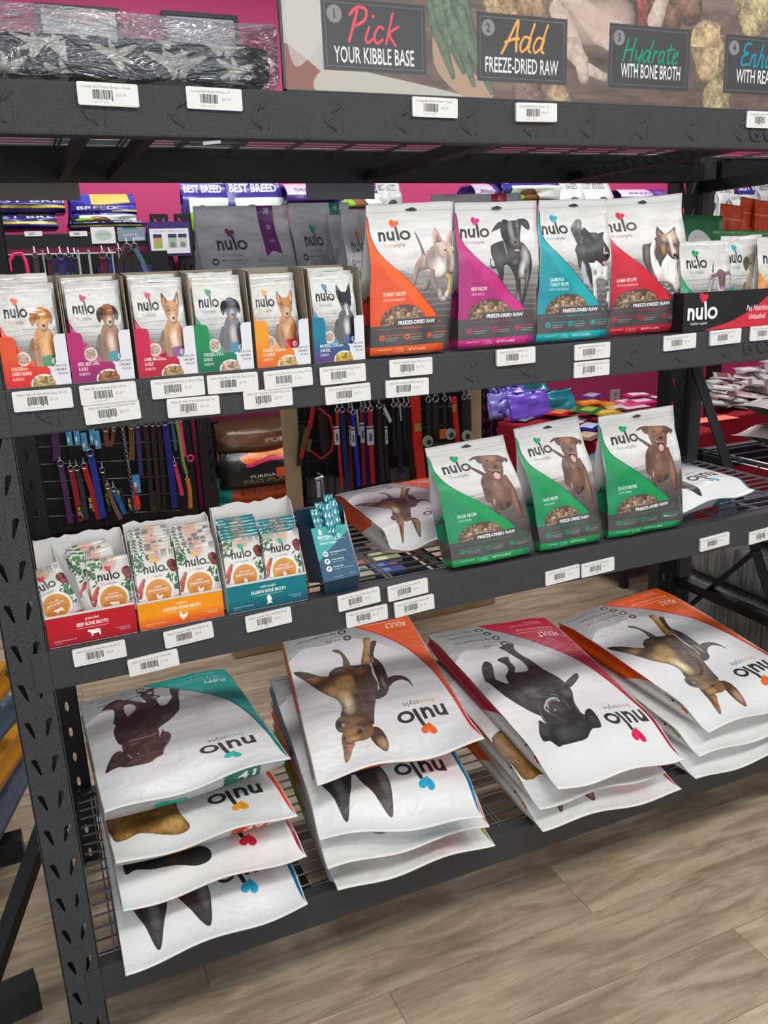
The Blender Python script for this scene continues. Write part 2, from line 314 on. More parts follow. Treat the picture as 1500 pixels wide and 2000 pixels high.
def dane(c):
    frame(c, 940, 420, 10, (888, 396), (1047, 392), (1046, 671), (894, 692), 175); K = (.25, .24, .24)
    shape(c, [(100, 930), (120, 930), (105, 1010), (120, 1080), (170, 1080), (180, 1120), (130, 1135), (90, 1080)], K, rad=1)
    shape(c, [(420, 540), (200, 620), (150, 690), (135, 850), (160, 1000), (180, 1100), (240, 1230), (265, 1430), (340, 1500), (350, 1300), (345, 1080), (420, 1060), (500, 1140), (590, 1300), (620, 1450), (625, 1640), (640, 1850), (690, 1800), (720, 1600), (700, 1350), (710, 1310), (780, 1320), (790, 1400), (760, 1560), (700, 1720), (640, 1860), (640, 1920), (740, 1920), (760, 1800), (820, 1620), (860, 1430), (900, 1200), (920, 1000), (900, 800), (840, 680), (740, 570), (600, 600)], K, [(250, 850, 90, 200, .34), (790, 860, 90, 200, (.78, .76, .75)), (720, 1130, 70, 170, (.9, .9, .88)), (830, 1280, 40, 220, .52), (660, 1720, 30, 150, .58), (560, 980, 60, 50, .47), (405, 700, 10, 160, .75), (780, 1160, 25, 60, .3), (700, 1880, 40, 50, .75)], .14)
    shape(c, [(390, 200), (430, 140), (520, 130), (620, 120), (700, 120), (770, 160), (760, 270), (730, 400), (715, 540), (730, 680), (690, 760), (640, 810), (570, 780), (510, 720), (450, 650), (420, 560), (390, 480), (385, 330)], (.2, .19, .19), [(575, 350, 50, 230, .66), (700, 300, 30, 170, .52), (600, 560, 90, 80, .5), (640, 250, 30, 90, .16)], .14)
    shape(c, [(420, 140), (450, 100), (530, 110), (520, 170), (400, 260), (330, 310), (250, 340), (205, 375), (240, 290), (310, 200), (370, 150)], (.2, .19, .19), rad=2); shape(c, [(700, 110), (760, 85), (830, 90), (900, 140), (925, 220), (915, 300), (870, 315), (820, 270), (780, 220), (750, 160)], (.19, .18, .18), rad=2)
    spot(c, 612, 580, 38, 26, .08); spot(c, 620, 745, 62, 20, (.78, .66, .66)); c.curve([(520, 720), (580, 690), (640, 680), (720, 690)], .8, (.08, .08, .08)); eyeh(c, 450, 345, 20); eyeh(c, 695, 290, 18); unframe(c)
def akita(c):
    frame(c, 1100, 415, 10, (1052, 391), (1184, 388), (1192, 660), (1046, 676), 175)
    shape(c, [(200, 170), (260, 110), (330, 100), (380, 150), (360, 280), (320, 400), (320, 620), (190, 600), (150, 450), (130, 330), (150, 240)], (.66, .65, .65), [(220, 440, 80, 180, .24), (150, 290, 30, 40, .25), (270, 170, 40, 60, .45)], .4)
    shape(c, [(190, 590), (320, 600), (420, 880), (530, 930), (520, 1000), (460, 1100), (480, 1200), (470, 1370), (430, 1340), (340, 1180), (230, 1080), (180, 1000), (140, 800), (120, 700)], (.25, .24, .26), [(300, 700, 60, 100, .34)], .2)
    shape(c, [(240, 920), (320, 1010), (360, 1150), (440, 1330), (480, 1480), (400, 1400), (320, 1380), (300, 1280), (240, 1100)], (.72, .71, .74), [], .15, rad=1.5)
    shape(c, [(380, 940), (480, 950), (540, 900), (640, 960), (720, 1000), (800, 1010), (820, 1130), (800, 1250), (840, 1300), (860, 1450), (870, 1700), (860, 1880), (820, 1850), (770, 1780), (790, 1500), (740, 1400), (720, 1250), (580, 1270), (580, 1450), (600, 1650), (590, 1800), (550, 1750), (520, 1600), (500, 1400), (470, 1200), (440, 1080)], (.9, .9, .89), [(540, 1130, 45, 50, .5), (680, 1130, 26, 36, .62), (780, 1350, 45, 55, .2), (800, 1470, 36, 28, .14), (800, 1790, 32, 60, .18), (760, 1290, 50, 26, .45)], .2, .3)
    shape(c, [(330, 330), (400, 260), (430, 250), (470, 310), (510, 350), (600, 350), (650, 370), (750, 340), (720, 430), (710, 500), (760, 600), (820, 680), (840, 780), (820, 850), (780, 890), (730, 960), (720, 1005), (680, 990), (620, 940), (530, 900), (470, 945), (380, 940), (310, 800), (300, 650), (310, 500), (320, 400)], (.25, .245, .26), [(570, 420, 60, 50, .42), (400, 500, 60, 60, .38), (700, 690, 14, 60, .95), (740, 750, 60, 20, .85), (330, 440, 16, 50, (.5, .4, .4))], .2)
    spot(c, 772, 812, 46, 34, .06); spot(c, 722, 940, 44, 34, (.84, .62, .64)); c.curve([(540, 900), (640, 950), (720, 1000)], .8, (.5, .2, .22)); eyeh(c, 600, 640, 15); eyeh(c, 716, 612, 14); unframe(c)
    frame(c, 1100, 415, 10, (1052, 391), (1184, 388), (1192, 660), (1046, 676), 175); r = random.Random(5)
    for i in range(150): x, y = r.uniform(200, 880), r.uniform(1300, 1900); (spot(c, x, y, 10, 7, r.choice((.25, .8, .6))) if not (500 < x < 610 or 760 < x < 880) else None)
    unframe(c)
def collie(c):
    frame(c, 1230, 435, 12.5, (1172, 390), (1332, 377), (1333, 645), (1176, 664), 175)
    shape(c, [(150, 640), (190, 570), (300, 550), (400, 500), (440, 470), (540, 400), (600, 900), (560, 1400), (560, 1750), (480, 1650), (420, 1480), (330, 1300), (200, 1050), (150, 900)], (.36, .31, .3), [(450, 1380, 80, 170, (.7, .52, .42)), (250, 800, 50, 200, .46)], .25)
    shape(c, [(420, 1480), (560, 1440), (570, 1600), (590, 1750), (540, 1720), (480, 1640)], (.88, .82, .76), rad=1.5)
    shape(c, [(400, 500), (480, 440), (480, 600), (440, 750), (480, 900), (560, 1000), (610, 1130), (640, 1000), (760, 820), (900, 900), (1000, 930), (1110, 870), (1110, 1200), (1170, 1400), (1190, 1640), (1100, 1640), (1000, 1700), (920, 1560), (800, 1480), (600, 1460), (540, 1440), (460, 1300), (400, 1150), (350, 950), (330, 700)], (.95, .94, .92), [(1000, 1500, 50, 180, (.86, .83, .8)), (600, 1350, 100, 80, (.86, .8, .76)), (800, 1150, 40, 200, (.88, .86, .84))], .14, .22)
    shape(c, [(530, 380), (540, 230), (590, 120), (640, 160), (740, 270), (850, 290), (960, 190), (1060, 110), (1060, 300), (1100, 450), (1110, 700), (1100, 830), (1020, 940), (1000, 870), (930, 910), (850, 870), (760, 760), (700, 880), (640, 960), (610, 1110), (550, 1000), (470, 800), (500, 600), (510, 470)], (.4, .33, .3), [(760, 370, 110, 120, (.87, .71, .53)), (980, 330, 100, 170, (.9, .78, .62)), (660, 690, 55, 140, (.85, .62, .36)), (1060, 680, 45, 160, (.87, .7, .52)), (810, 690, 50, 70, (.62, .5, .46)), (880, 480, 50, 240, (.98, .96, .93)), (930, 740, 70, 120, (.97, .94, .92)), (785, 540, 45, 36, (.26, .2, .19)), (625, 270, 45, 60, (.66, .55, .5))], .2, .35)
    spot(c, 960, 808, 40, 34, .08); c.curve([(770, 770), (850, 860), (940, 905)], 1, (.2, .13, .12)); eyeh(c, 795, 545, 18); eyeh(c, 965, 540, 16); c.curve([(590, 120), (650, 190), (740, 280)], 1, (.3, .24, .22)); c.curve([(1060, 110), (960, 200), (850, 290)], 1, (.3, .24, .22))
    for x, y in ((690, 1620), (810, 1650), (730, 1705), (780, 1790), (930, 1750), (1090, 1790), (650, 1840), (750, 1550), (1180, 1750), (870, 1850), (1050, 1700), (1230, 1640)): spot(c, x, y, 48, 27, (.45, .44, .43)); spot(c, x, y - 6, 42, 21, (.78, .76, .74))
    unframe(c)
def lab(c):
    frame(c, 1160, 815, 8.163, (1167, 814), (1314, 791), (1333, 1030), (1188, 1055), 175)
    shape(c, [(670, 320), (720, 350), (800, 410), (840, 450), (800, 480), (720, 410), (680, 370)], (.4, .3, .26), rad=1.5)
    shape(c, [(850, 440), (740, 580), (730, 740), (760, 900), (840, 960), (880, 1130), (940, 1140), (900, 1000), (960, 1060), (1040, 1030), (1100, 980), (1130, 920), (1170, 1050), (1220, 1180), (1280, 1180), (1260, 1000), (1230, 850), (1200, 700), (1150, 560), (1120, 480), (1000, 520)], (.46, .33, .28), [(780, 700, 45, 190, (.32, .24, .22)), (950, 740, 60, 150, (.57, .42, .36)), (1180, 860, 45, 240, (.66, .49, .39)), (960, 990, 60, 60, (.36, .26, .22)), (1070, 960, 42, 50, (.22, .16, .15)), (868, 920, 9, 60, (.88, .84, .8)), (1060, 700, 40, 120, (.42, .3, .26)), (930, 620, 30, 50, (.62, .48, .42))], .16)
    shape(c, [(880, 150), (800, 150), (730, 170), (670, 225), (720, 215), (760, 200), (790, 260), (850, 280), (870, 220)], (.4, .29, .25), rad=1.5); shape(c, [(1070, 145), (1130, 145), (1200, 180), (1250, 210), (1220, 270), (1190, 240), (1150, 275), (1110, 240)], (.38, .28, .24), rad=1.5)
    shape(c, [(870, 160), (960, 140), (1080, 145), (1110, 200), (1140, 280), (1120, 400), (1080, 500), (1020, 550), (940, 520), (860, 440), (840, 300)], (.5, .35, .28), [(1000, 210, 90, 50, (.66, .47, .37)), (1100, 350, 30, 120, (.62, .45, .36)), (1020, 350, 70, 50, (.42, .29, .24)), (900, 350, 40, 90, (.42, .3, .25))], .14, .35)
    spot(c, 1000, 435, 58, 42, (.24, .12, .11)); spot(c, 1003, 490, 46, 58, (.88, .68, .68)); spot(c, 1026, 338, 30, 24, (.17, .11, .1)); c.curve([(920, 370), (960, 405), (1010, 400), (1070, 410)], .6, (.85, .75, .7)); eyeh(c, 932, 235, 17); eyeh(c, 1076, 233, 15); unframe(c)
def chihuahua(c):
    frame(c, 540, 1200, 3.571, (945, 1450), (621, 1528), (549, 1232), (782, 1178), 165); T = (.74, .56, .32); K = (.25, .19, .15)
    shape(c, [(755, 480), (790, 455), (850, 450), (905, 470), (942, 522), (900, 490), (850, 480), (800, 500), (768, 530)], K, rad=1.5)
    shape(c, [(380, 265), (420, 262), (455, 290), (490, 340), (500, 378), (455, 385), (450, 330), (430, 295), (390, 280)], (.45, .36, .26), rad=1.5); shape(c, [(580, 370), (585, 300), (595, 240), (592, 190), (640, 190), (642, 230), (640, 300), (640, 370)], T, [(630, 300, 10, 60, (.5, .38, .22))], rad=2)
    shape(c, [(650, 210), (685, 210), (670, 260), (665, 310), (700, 340), (730, 380), (750, 430), (770, 490), (765, 550), (740, 590), (690, 612), (672, 590), (700, 540), (690, 480), (670, 430), (655, 380), (640, 330), (640, 260)], K, [(730, 500, 14, 80, (.6, .56, .5)), (655, 340, 8, 50, (.85, .82, .76))], rad=2)
    shape(c, [(440, 735), (445, 680), (430, 640), (400, 610), (340, 580), (270, 535), (200, 480), (140, 435), (120, 410), (160, 410), (220, 425), (290, 450), (350, 455), (360, 430), (400, 395), (450, 380), (500, 375), (550, 375), (590, 370), (640, 375), (655, 440), (690, 500), (690, 560), (675, 620), (665, 700), (660, 790), (600, 750), (520, 730)], (.36, .27, .18), [(400, 560, 130, 110, (.84, .66, .4)), (470, 480, 90, 70, (.8, .62, .36)), (240, 480, 120, 45, (.8, .6, .34)), (150, 425, 40, 20, K), (470, 500, 70, 80, (.72, .56, .34)), (480, 640, 55, 120, (1, .93, .74)), (410, 410, 60, 25, (.5, .48, .4)), (560, 420, 50, 40, (.6, .42, .24)), (600, 560, 40, 160, (.3, .22, .16)), (540, 470, 20, 90, (.3, .22, .14)), (660, 600, 16, 120, (.4, .3, .22))], .2)
    shape(c, [(448, 900), (455, 960), (465, 1030), (478, 1045), (500, 1020), (520, 960), (535, 925), (500, 915)], (.66, .45, .32), [(480, 960, 14, 50, (.45, .28, .2))], rad=2); shape(c, [(640, 880), (650, 820), (680, 805), (720, 830), (755, 890), (765, 940), (750, 975), (715, 965), (670, 930)], (.35, .26, .2), [(725, 920, 40, 60, (.82, .63, .5))], rad=2)
    shape(c, [(405, 810), (405, 770), (440, 735), (500, 728), (560, 735), (610, 750), (650, 790), (665, 830), (640, 880), (590, 905), (545, 910), (500, 930), (460, 920), (445, 880), (450, 850), (425, 840)], (.5, .37, .24), [(600, 780, 60, 40, (.3, .22, .15)), (520, 890, 50, 25, (.78, .6, .38)), (540, 830, 40, 30, (.62, .45, .28)), (440, 790, 50, 45, K), (490, 850, 40, 30, (.7, .53, .34))], .18, .35)
    spot(c, 425, 800, 20, 24, .07); spot(c, 455, 795, 14, 12, (.55, .55, .55)); eyeh(c, 566, 840, 15); eyeh(c, 458, 888, 11); unframe(c)
def labpup(c):
    frame(c, 180, 1330, 7.5, (566, 1480), (207, 1592), (155, 1366), (434, 1297), 165); B = (.2, .12, .11)
    shape(c, [(150, 450), (220, 370), (330, 310), (420, 295), (470, 320), (520, 310), (640, 330), (800, 350), (720, 270), (720, 230), (650, 200), (760, 140), (930, 115), (900, 180), (940, 290), (1000, 400), (1080, 400), (1120, 370), (1180, 280), (1150, 210), (1160, 100), (1280, 95), (1275, 230), (1290, 400), (1270, 480), (1150, 600), (980, 740), (980, 830), (700, 900), (450, 960), (360, 890), (320, 760), (350, 670), (315, 640), (330, 560), (320, 450), (220, 440)], B, [(400, 380, 90, 110, (.47, .25, .24)), (850, 190, 90, 80, (.43, .24, .25)), (1220, 150, 50, 60, (.38, .22, .22)), (1080, 560, 90, 100, (.34, .24, .23)), (380, 780, 60, 100, (.26, .18, .14))], .1, .3)
    c.poly([(480, 390), (560, 368), (640, 400), (640, 460), (530, 545), (500, 500), (470, 440)], (.74, .72, .7), True)
    shape(c, [(460, 1060), (380, 1050), (300, 1110), (240, 1220), (195, 1345), (300, 1310), (420, 1280), (540, 1285), (500, 1180)], (.3, .23, .22), [(330, 1240, 60, 60, (.42, .36, .35))], rad=2); shape(c, [(1050, 745), (1065, 780), (1130, 790), (1170, 840), (1150, 920), (1080, 1020), (1040, 1120), (1030, 1000), (1040, 950), (1010, 860), (1030, 790)], (.38, .26, .24), rad=2)
    shape(c, [(450, 960), (560, 880), (700, 790), (880, 745), (980, 750), (1000, 850), (1040, 950), (1060, 1100), (950, 1160), (860, 1220), (700, 1260), (560, 1285), (430, 1280), (470, 1180), (460, 1050)], (.34, .21, .19), [(760, 860, 160, 60, (.43, .27, .25)), (640, 950, 90, 40, (.6, .42, .34)), (600, 1060, 110, 80, (.24, .15, .15)), (820, 1100, 160, 90, (.4, .27, .26)), (600, 1230, 120, 40, (.38, .26, .24))], .1, .3)
    spot(c, 960, 800, 26, 18, (.15, .08, .08)); eyeh(c, 988, 966, 24); spot(c, 680, 1090, 10, 10, .95); c.curve([(560, 900), (700, 880), (850, 850), (970, 800)], .6, (.6, .42, .38)); c.curve([(535, 1105), (570, 1140), (600, 1150)], .9, (.6, .55, .55)); unframe(c)
def blacklab(c):
    frame(c, 960, 1240, 6.25, (1336, 1481), (1092, 1544), (877, 1222), (1095, 1192), 165); K = (.15, .15, .155)
    shape(c, [(1060, 720), (1110, 660), (1190, 590), (1220, 620), (1200, 680), (1110, 780)], (.2, .2, .2), rad=1.5)
    shape(c, [(320, 190), (400, 150), (480, 140), (500, 220), (560, 290), (700, 400), (810, 510), (960, 620), (1060, 720), (1130, 830), (1140, 960), (1200, 1100), (1230, 1170), (900, 1300), (740, 1150), (640, 1090), (480, 980), (360, 880), (300, 820), (170, 680), (120, 640), (95, 500), (110, 420), (150, 380), (220, 430), (240, 600), (260, 640), (390, 700), (370, 600), (410, 520), (380, 440), (290, 360), (410, 320), (440, 400), (490, 480), (490, 550), (640, 525), (580, 400), (480, 310), (380, 230)], K, [(660, 830, 90, 100, (.4, .39, .38)), (530, 900, 50, 110, .3), (700, 560, 90, 50, .27), (1060, 850, 50, 60, .34), (180, 560, 45, 90, (.26, .24, .22)), (950, 680, 60, 60, .22)], .16, .3)
    shape(c, [(700, 1195), (760, 1230), (830, 1300), (870, 1400), (880, 1470), (800, 1430), (720, 1430), (685, 1350), (690, 1260)], (.19, .19, .19), [(740, 1330, 30, 60, .28)], rad=2); shape(c, [(1240, 1180), (1260, 1090), (1320, 1065), (1380, 1150), (1420, 1270), (1400, 1300), (1310, 1310), (1240, 1390), (1220, 1280)], (.2, .2, .2), [(1330, 1200, 40, 60, .3)], rad=2)
    shape(c, [(740, 1000), (800, 920), (920, 860), (1020, 920), (1080, 1000), (1130, 960), (1200, 1120), (1240, 1170), (1300, 1280), (1240, 1390), (1100, 1430), (960, 1460), (880, 1475), (830, 1380), (780, 1250), (730, 1130)], (.18, .18, .185), [(930, 1050, 90, 70, .28), (1020, 1340, 160, 70, .34), (960, 1220, 70, 60, .27), (1180, 1250, 50, 60, .27)], .16, .3)
    c.poly([(780, 1020), (830, 920), (930, 895), (975, 960), (910, 940), (850, 980), (835, 1040), (830, 1095), (790, 1065)], (.74, .72, .71), True); c.poly([(820, 990), (860, 935), (930, 920), (950, 945), (880, 950), (840, 1000)], (.5, .32, .33), True); c.poly([(800, 1030), (818, 1010), (828, 1060), (812, 1070)], (.1, .1, .1), True)
    for p in ([(1000, 930), (1050, 980), (1085, 1060)], [(820, 1060), (850, 1110), (910, 1140)], [(720, 1020), (740, 1120), (790, 1240)], [(1140, 980), (1170, 1060), (1200, 1120)], [(880, 860), (930, 860), (960, 890)]): c.curve(p, .5, (.62, .62, .62), .7)
    spot(c, 905, 1065, 9, 14, .8); eyeh(c, 920, 1255, 17); eyeh(c, 1108, 1225, 19); unframe(c)
def ears(c, col=(.26, .235, .245)):
    for P in ([(92, 46), (91, 32), (87, 20), (82, 7), (77, 17), (73, 28), (72, 42)], [(68, 46), (68, 32), (62, 19), (54, 8), (50, 20), (50, 34), (56, 46)]): shape(c, P, col, [(P[3][0] - 1, 27, 4, 12, .52)], .08, .5, 2)
    c.limb([(70, 48, 13)], col)
def sitdog(c, b, chest, ear, x=0, up=True):   # small packets
    T = c.T; c.T = (76 - 76 * 1.38 + 1, 118 - 118 * 1.32 - 2, 1.35, 1.0, 0)
    dk = tuple(.62 * q for q in b); shape(c, [(62, 84), (54, 96), (52, 112), (56, 122), (70, 120)], dk)
    shape(c, [(66, 76), (72, 72), (84, 74), (90, 86), (92, 104), (90, 122), (84, 124), (80, 112), (74, 112), (70, 124), (62, 122), (62, 100), (62, 86)], b, [(76, 94, 7, 16, chest), (66, 100, 4, 18, dk), (88, 100, 3, 18, dk)], .18)
    if up:
        shape(c, [(66, 62), (63, 52), (64, 42), (68, 46), (74, 55)], ear, [(66, 52, 2, 6, tuple(min(1, 1.3 * q + .1) for q in b))], rad=1.5); shape(c, [(79, 55), (84, 46), (88, 41), (89, 52), (86, 62)], ear, [(86, 52, 2, 6, tuple(min(1, 1.3 * q + .1) for q in b))], rad=1.5)
    shape(c, [(66, 58), (71, 52), (79, 51), (85, 55), (87, 63), (84, 71), (80, 77), (75, 77), (70, 72), (66, 65)], b, [(77, 70, 5, 7, chest), (70, 60, 4, 6, dk), (78, 56, 5, 4, tuple(min(1, 1.15 * q) for q in b))], .16, .35)
    if not up: shape(c, [(68, 54), (62, 57), (60, 64), (63, 71), (67, 66), (70, 58)], ear, rad=1.5); shape(c, [(83, 53), (89, 57), (91, 64), (88, 70), (85, 64)], ear, rad=1.5)
    c.ell(78, 71, 2.2, 1.8, (.07, .06, .06)); c.curve([(74, 75), (78, 76.5), (82, 75)], .6, (.2, .12, .1)); eye(c, 73, 62, 1.1); eye(c, 82, 62, 1.1); c.T = T

# ------------------------------------------------------------------ packet prints. Front panel 0..100, side panel 100..120, back panel 120..167
def shade_land(c, x1, y0, y1, warm=False, hill=True):
    a = (.9, .89, .885)
    c.vgrad(0, 0, 120, y1, [(0, (.8, .795, .79)), (.1, (.86, .855, .85)), (.3, a), (.5, (.84, .83, .825)), (.62, (.7, .69, .68)), (.74, (.48, .46, .45)), (1, (.3, .285, .28))] if not warm else
            [(0, (.72, .7, .68)), (.12, (.82, .81, .8)), (.35, (.89, .88, .87)), (.53, (.84, .83, .81)), (.6, (.62, .59, .56)), (.7, (.45, .41, .38)), (1, (.27, .25, .24))], .07)
    if hill: c.poly([(20, y0 - 4), (34, y0 - 14), (46, y0 - 9), (60, y0 - 13), (80, y0 - 6), (101, y0 - 12), (101, y0 + 2), (20, y0 + 4)], (.55, .54, .53), True, .7)
def kibble(c, x, y, rx, ry, band):
    c.ell(x, y, rx + .8, ry + .8, (.3, .2, .12), al=.5); t = np.radians(np.linspace(0, 360, 50)); c.mask(np.stack([x + rx * np.cos(t), y + ry * np.sin(t)], 1))
    c.rect(x - rx, y - ry, x + rx, band, (.36, .27, .2)); r = random.Random(int(x * y))
    for i in range(90):
        a, b = x + r.uniform(-rx, rx), y + r.uniform(-ry, ry * .4); g = r.uniform(.8, 1.15); c.limb([(a, b, 2.6), (a + r.uniform(-2, 2), b + r.uniform(-1.5, 1.5), 2.4)], (.62 * g, .5 * g, .4 * g), .5, .45)
    for i in range(6): a = x + r.uniform(-rx * .8, rx * .6); c.curve([(a, y - ry * r.uniform(.2, .7)), (a + 4, y - ry * .3), (a + 3, y)], .5, (.95, .93, .9), .5)
    c.clip = None
def raw_print(name, col, col2, dog, title, sub, mute=0, warm=False, low=0):
    c = Cv(167, 175, 3.6); shade_land(c, 100, 92, 142, warm)
    if not warm:
        for i in range(14): y = 88 + i * 3.4; c.curve([(20, y + rs.rand() * 3), (60, y - 1 + rs.rand() * 3), (100, y + rs.rand() * 3)], .9, (.8, .8, .8) if i % 2 else (.3, .3, .3), .35)
    else:
        c.curve([(30, 82), (60, 80), (100, 74)], 1.2, (.93, .92, .9), .8); c.curve([(40, 88), (100, 80)], 1.4, (.5, .46, .42), .7)
        for i in range(60): a, b = rs.uniform(30, 100), rs.uniform(96, 138); c.stroke([(a, b), (a + rs.uniform(-3, 3), b - rs.uniform(3, 9))], .4, (.55, .5, .45), .5)
    dog(c)
    sw = [(-8, 16), (0, 14), (3, 36), (9, 54), (22, 70), (38, 85), (50, 97), (62, 111), (74, 124), (84, 138), (88, 146), (40, 160), (-8, 150)]
    c.poly([(x + 1.8, y + .8) for x, y in sw], tuple(.7 * q for q in col2), True, .8); c.poly(sw, col, True); c.poly([(0, 60), (20, 84), (40, 104), (55, 122), (66, 142), (30, 150), (0, 140)], col2, True, .35)
    c.text(title[0], 14, 107, 4.2, (1, .97, .9), .62, .02) if len(title) == 1 else (c.text(title[0], 12, 101.5, 4.2, (1, .97, .9), .62, .02), c.text(title[1], 12, 107.5, 4.2, (1, .97, .9), .62, .02))
    c.text('GRAIN-FREE', 14 if len(title) == 1 else 12, 99.5 if len(title) == 1 else 94.5, 2.2, tuple(.6 * q for q in col), .7); c.text(sub, 14 if len(title) == 1 else 12, 113, 3.1, (1, .95, .88), .62)
    kibble(c, 38, 138, 27, 20, 142)
    G = (.3, .285, .29); c.poly([(-5, 141), (26, 141), (30, 134), (82, 134), (85, 141), (101, 142), (101, 166), (-5, 166)], G); c.vgrad(0, 166, 100, 175, [(0, (.28, .27, .27)), (1, (.34, .33, .33))], .1)
    c.poly([(-5, 165.5), (93, 165.5), (93, 175.5), (-5, 175.5)], col); c.poly([(86, 165.5), (93, 165.5), (93, 175.5), (82, 175.5)], col2, al=.7)
    c.text('FREEZE-DRIED RAW', 56, 140.6, 4.2, (1, 1, 1), .86, .03, 'c'); c.text('COMPLETE & BALANCED', 50, 146, 2, col, .75, .01, 'c'); c.curve([(5, 144.6), (95, 145.4)], .35, col)
    for i, t in enumerate(('PROTEIN RICH NUTRITION', 'MEAL OR FOR BEEF', 'PROBIOTIC INGREDIENTS')):
        x = 13 + i * 30; c.ell(x, 155, 3.4, 3.4, col)
        if i == 2: c.ell(x, 155, 2.5, 2.5, G); c.ell(x, 155, 1.7, 1.7, col)
        elif i: c.ell(x, 155.4, 2, 1.3, G)
        else: c.stroke([(x - 1.8, 153.6), (x + 1.8, 156)], 1, G); c.stroke([(x - 1.8, 156.4), (x + 1.6, 154)], .8, G)
        c.text(t, x + 4.6, 153.6, 1.9, col, .62, .02); c.text('Provides often the natural & balanced', x + 4.6, 156.4, 1.2, (.9, .9, .9), .6, .01); c.text('for healthy digestion of any size', x + 4.6, 158.8, 1.2, (.9, .9, .9), .6, .01)
    c.text('NUTRITION FOR PETS', 10, 169.6, 1.5, (1, 1, 1), .7, .01); c.text('ALL BREEDS', 31, 169.6, 1.5, (1, 1, 1), .7, .01); c.text('ALL LIFE STAGES', 31, 172.2, 1.5, (1, 1, 1), .6, .01); c.stroke([(29, 167), (29, 173)], .3, (1, 1, 1)); c.text('NET WT 13 oz (369 g)', 46, 171.4, 2.8, (1, 1, 1), .62, .02)
    c.logo(13 if mute == 0 else 5, 42, 36, col)
    c.vgrad(0, 0, 100, 12, [(0, (.79, .785, .78)), (.75, (.84, .835, .83)), (.8, (.7, .7, .7)), (.9, (.86, .86, .86)), (1, (.84, .84, .84))], .03)
    # side and back
    c.vgrad(100, 0, 120, 175, [(0, (.82, .82, .82)), (.45, (.8, .8, .8)), (.6, (.5, .5, .5)), (.62, col2), (.78, col2), (.8, G), (.92, G), (.95, col), (1, col)])
    c.T = (107, 112, 1, 1, 0); c.logo(-2, 0, 17, col, sub=False); c.T = (0, 0, 1, 1, 0); c.vgrad(120, 0, 167, 175, [(0, (.72, .72, .73)), (1, (.6, .6, .6))], .1)
    return img_mat(name, c, .42, 0, .5, .12)
def large_print(name, col, col2, dog, word, recipe, grams, heart=None, tabc=None, extra=None, lx=11):
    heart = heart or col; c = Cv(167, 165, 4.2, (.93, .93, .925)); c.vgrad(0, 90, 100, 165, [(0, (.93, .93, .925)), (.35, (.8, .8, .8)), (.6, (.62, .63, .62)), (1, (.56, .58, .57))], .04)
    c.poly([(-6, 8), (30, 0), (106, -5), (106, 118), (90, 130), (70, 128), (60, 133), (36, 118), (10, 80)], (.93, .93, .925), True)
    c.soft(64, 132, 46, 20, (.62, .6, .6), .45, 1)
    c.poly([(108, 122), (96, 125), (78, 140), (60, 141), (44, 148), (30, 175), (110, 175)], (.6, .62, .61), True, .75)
    dog(c)
    sw = [(-8, -6), (-.5, 8), (1, 40), (4, 72), (14, 104), (30, 128), (44, 144), (53, 160), (57, 178), (20, 182), (-10, 178), (-12, 60)]
    c.poly([(x + 1.6, y - .6) for x, y in sw], col2, True); c.poly(sw, col, True)
    c.text(word, 5, 139, 6.4, (1, .96, .93), .6, .01); c.stroke([(5, 141.5), (38, 141.5)], .4, (1, .95, .9)); c.text(recipe, 5, 147, 3.4, (1, .9, .85), .66); c.text('GRAIN-FREE', 5, 130, 2.6, tuple(.7 * q for q in col), .8); c.text('NATURAL DRY DOG FOOD', 9, 156, 2.2, (1, .9, .9), .7); c.text('24 lb (10.9 kg)', 9, 160, 2.2, (1, .9, .9), .7)
    D = (.22, .22, .22)
    for i, t in enumerate(('Grain-Free', 'High Animal-Based Protein', 'Patented BC30 Probiotic', 'No Egg or Chicken Proteins')):
        y = 131 + i * 9; x = 54 + i * 2.2; c.ell(x, y, 3.2, 3.2, D); c.ell(x, y, 1.7, 1.2, (.7, .7, .7)) if i % 2 == 0 else c.text('85', x, y + 1.3, 2.8, (.9, .9, .9), .8, .02, 'c'); c.text(t, x + 5, y + 1.2, 2.7, D, .7, .01); c.text('vitamins and minerals for dogs', x + 5, y + 4.2, 1.3, (.4, .4, .4), .7)
    c.logo(lx, 38, 33, heart)
    if extra: extra(c)
    # side: colour at the far end, wordmark at the near end
    c.vgrad(100, 0, 120, 165, [(0, (.86, .86, .855)), (.42, (.84, .84, .83)), (1, (.8, .8, .8))], .05)
    c.poly([(100, 52), (106, 62), (112, 72), (120, 84), (120, 165), (100, 165)], col); c.poly([(100, 52), (103, 57), (103, 165), (100, 165)], col2)
    c.T = (110, 30, 1, 1, math.pi / 2); c.heart(-6, -1, 3.2, heart); c.text('nulo', -4, 5, 6.4, D, 1.05, .05); c.T = (0, 0, 1, 1, 0); c.ell(110, 110, 3.5, 6, tuple(min(1, q * 1.2 + .1) for q in col), al=.5); c.ell(110, 110, 2.8, 5.2, col)
    # back panel, compressed; its sticker shows at the near end
    c.vgrad(120, 0, 167, 165, [(0, (.74, .745, .74)), (.3, (.78, .78, .78)), (1, (.72, .72, .72))], .05); tabc = tabc or col2
    x0 = 120 + 47 * .70; c.rect(x0, 0, x0 + 7.4, 30, tabc); c.rect(x0 - 2.6, 0, x0, 30, tuple(min(1, .8 * q + .06) for q in tabc)); 
    c.T = (x0 + 3.7, 13.5, .47, 1, 0); c.text(grams, 0, 6, 10, (1, 1, 1), .9, .03, 'c'); c.text('grams of protein', 0, 12, 2, (1, 1, 1), .8, .01, 'c'); c.T = (0, 0, 1, 1, 0)
    c.T = (120 + 47 * .34, 17, .5, 1, 0); c.heart(0, 0, 9, heart); c.T = (0, 0, 1, 1, 0)
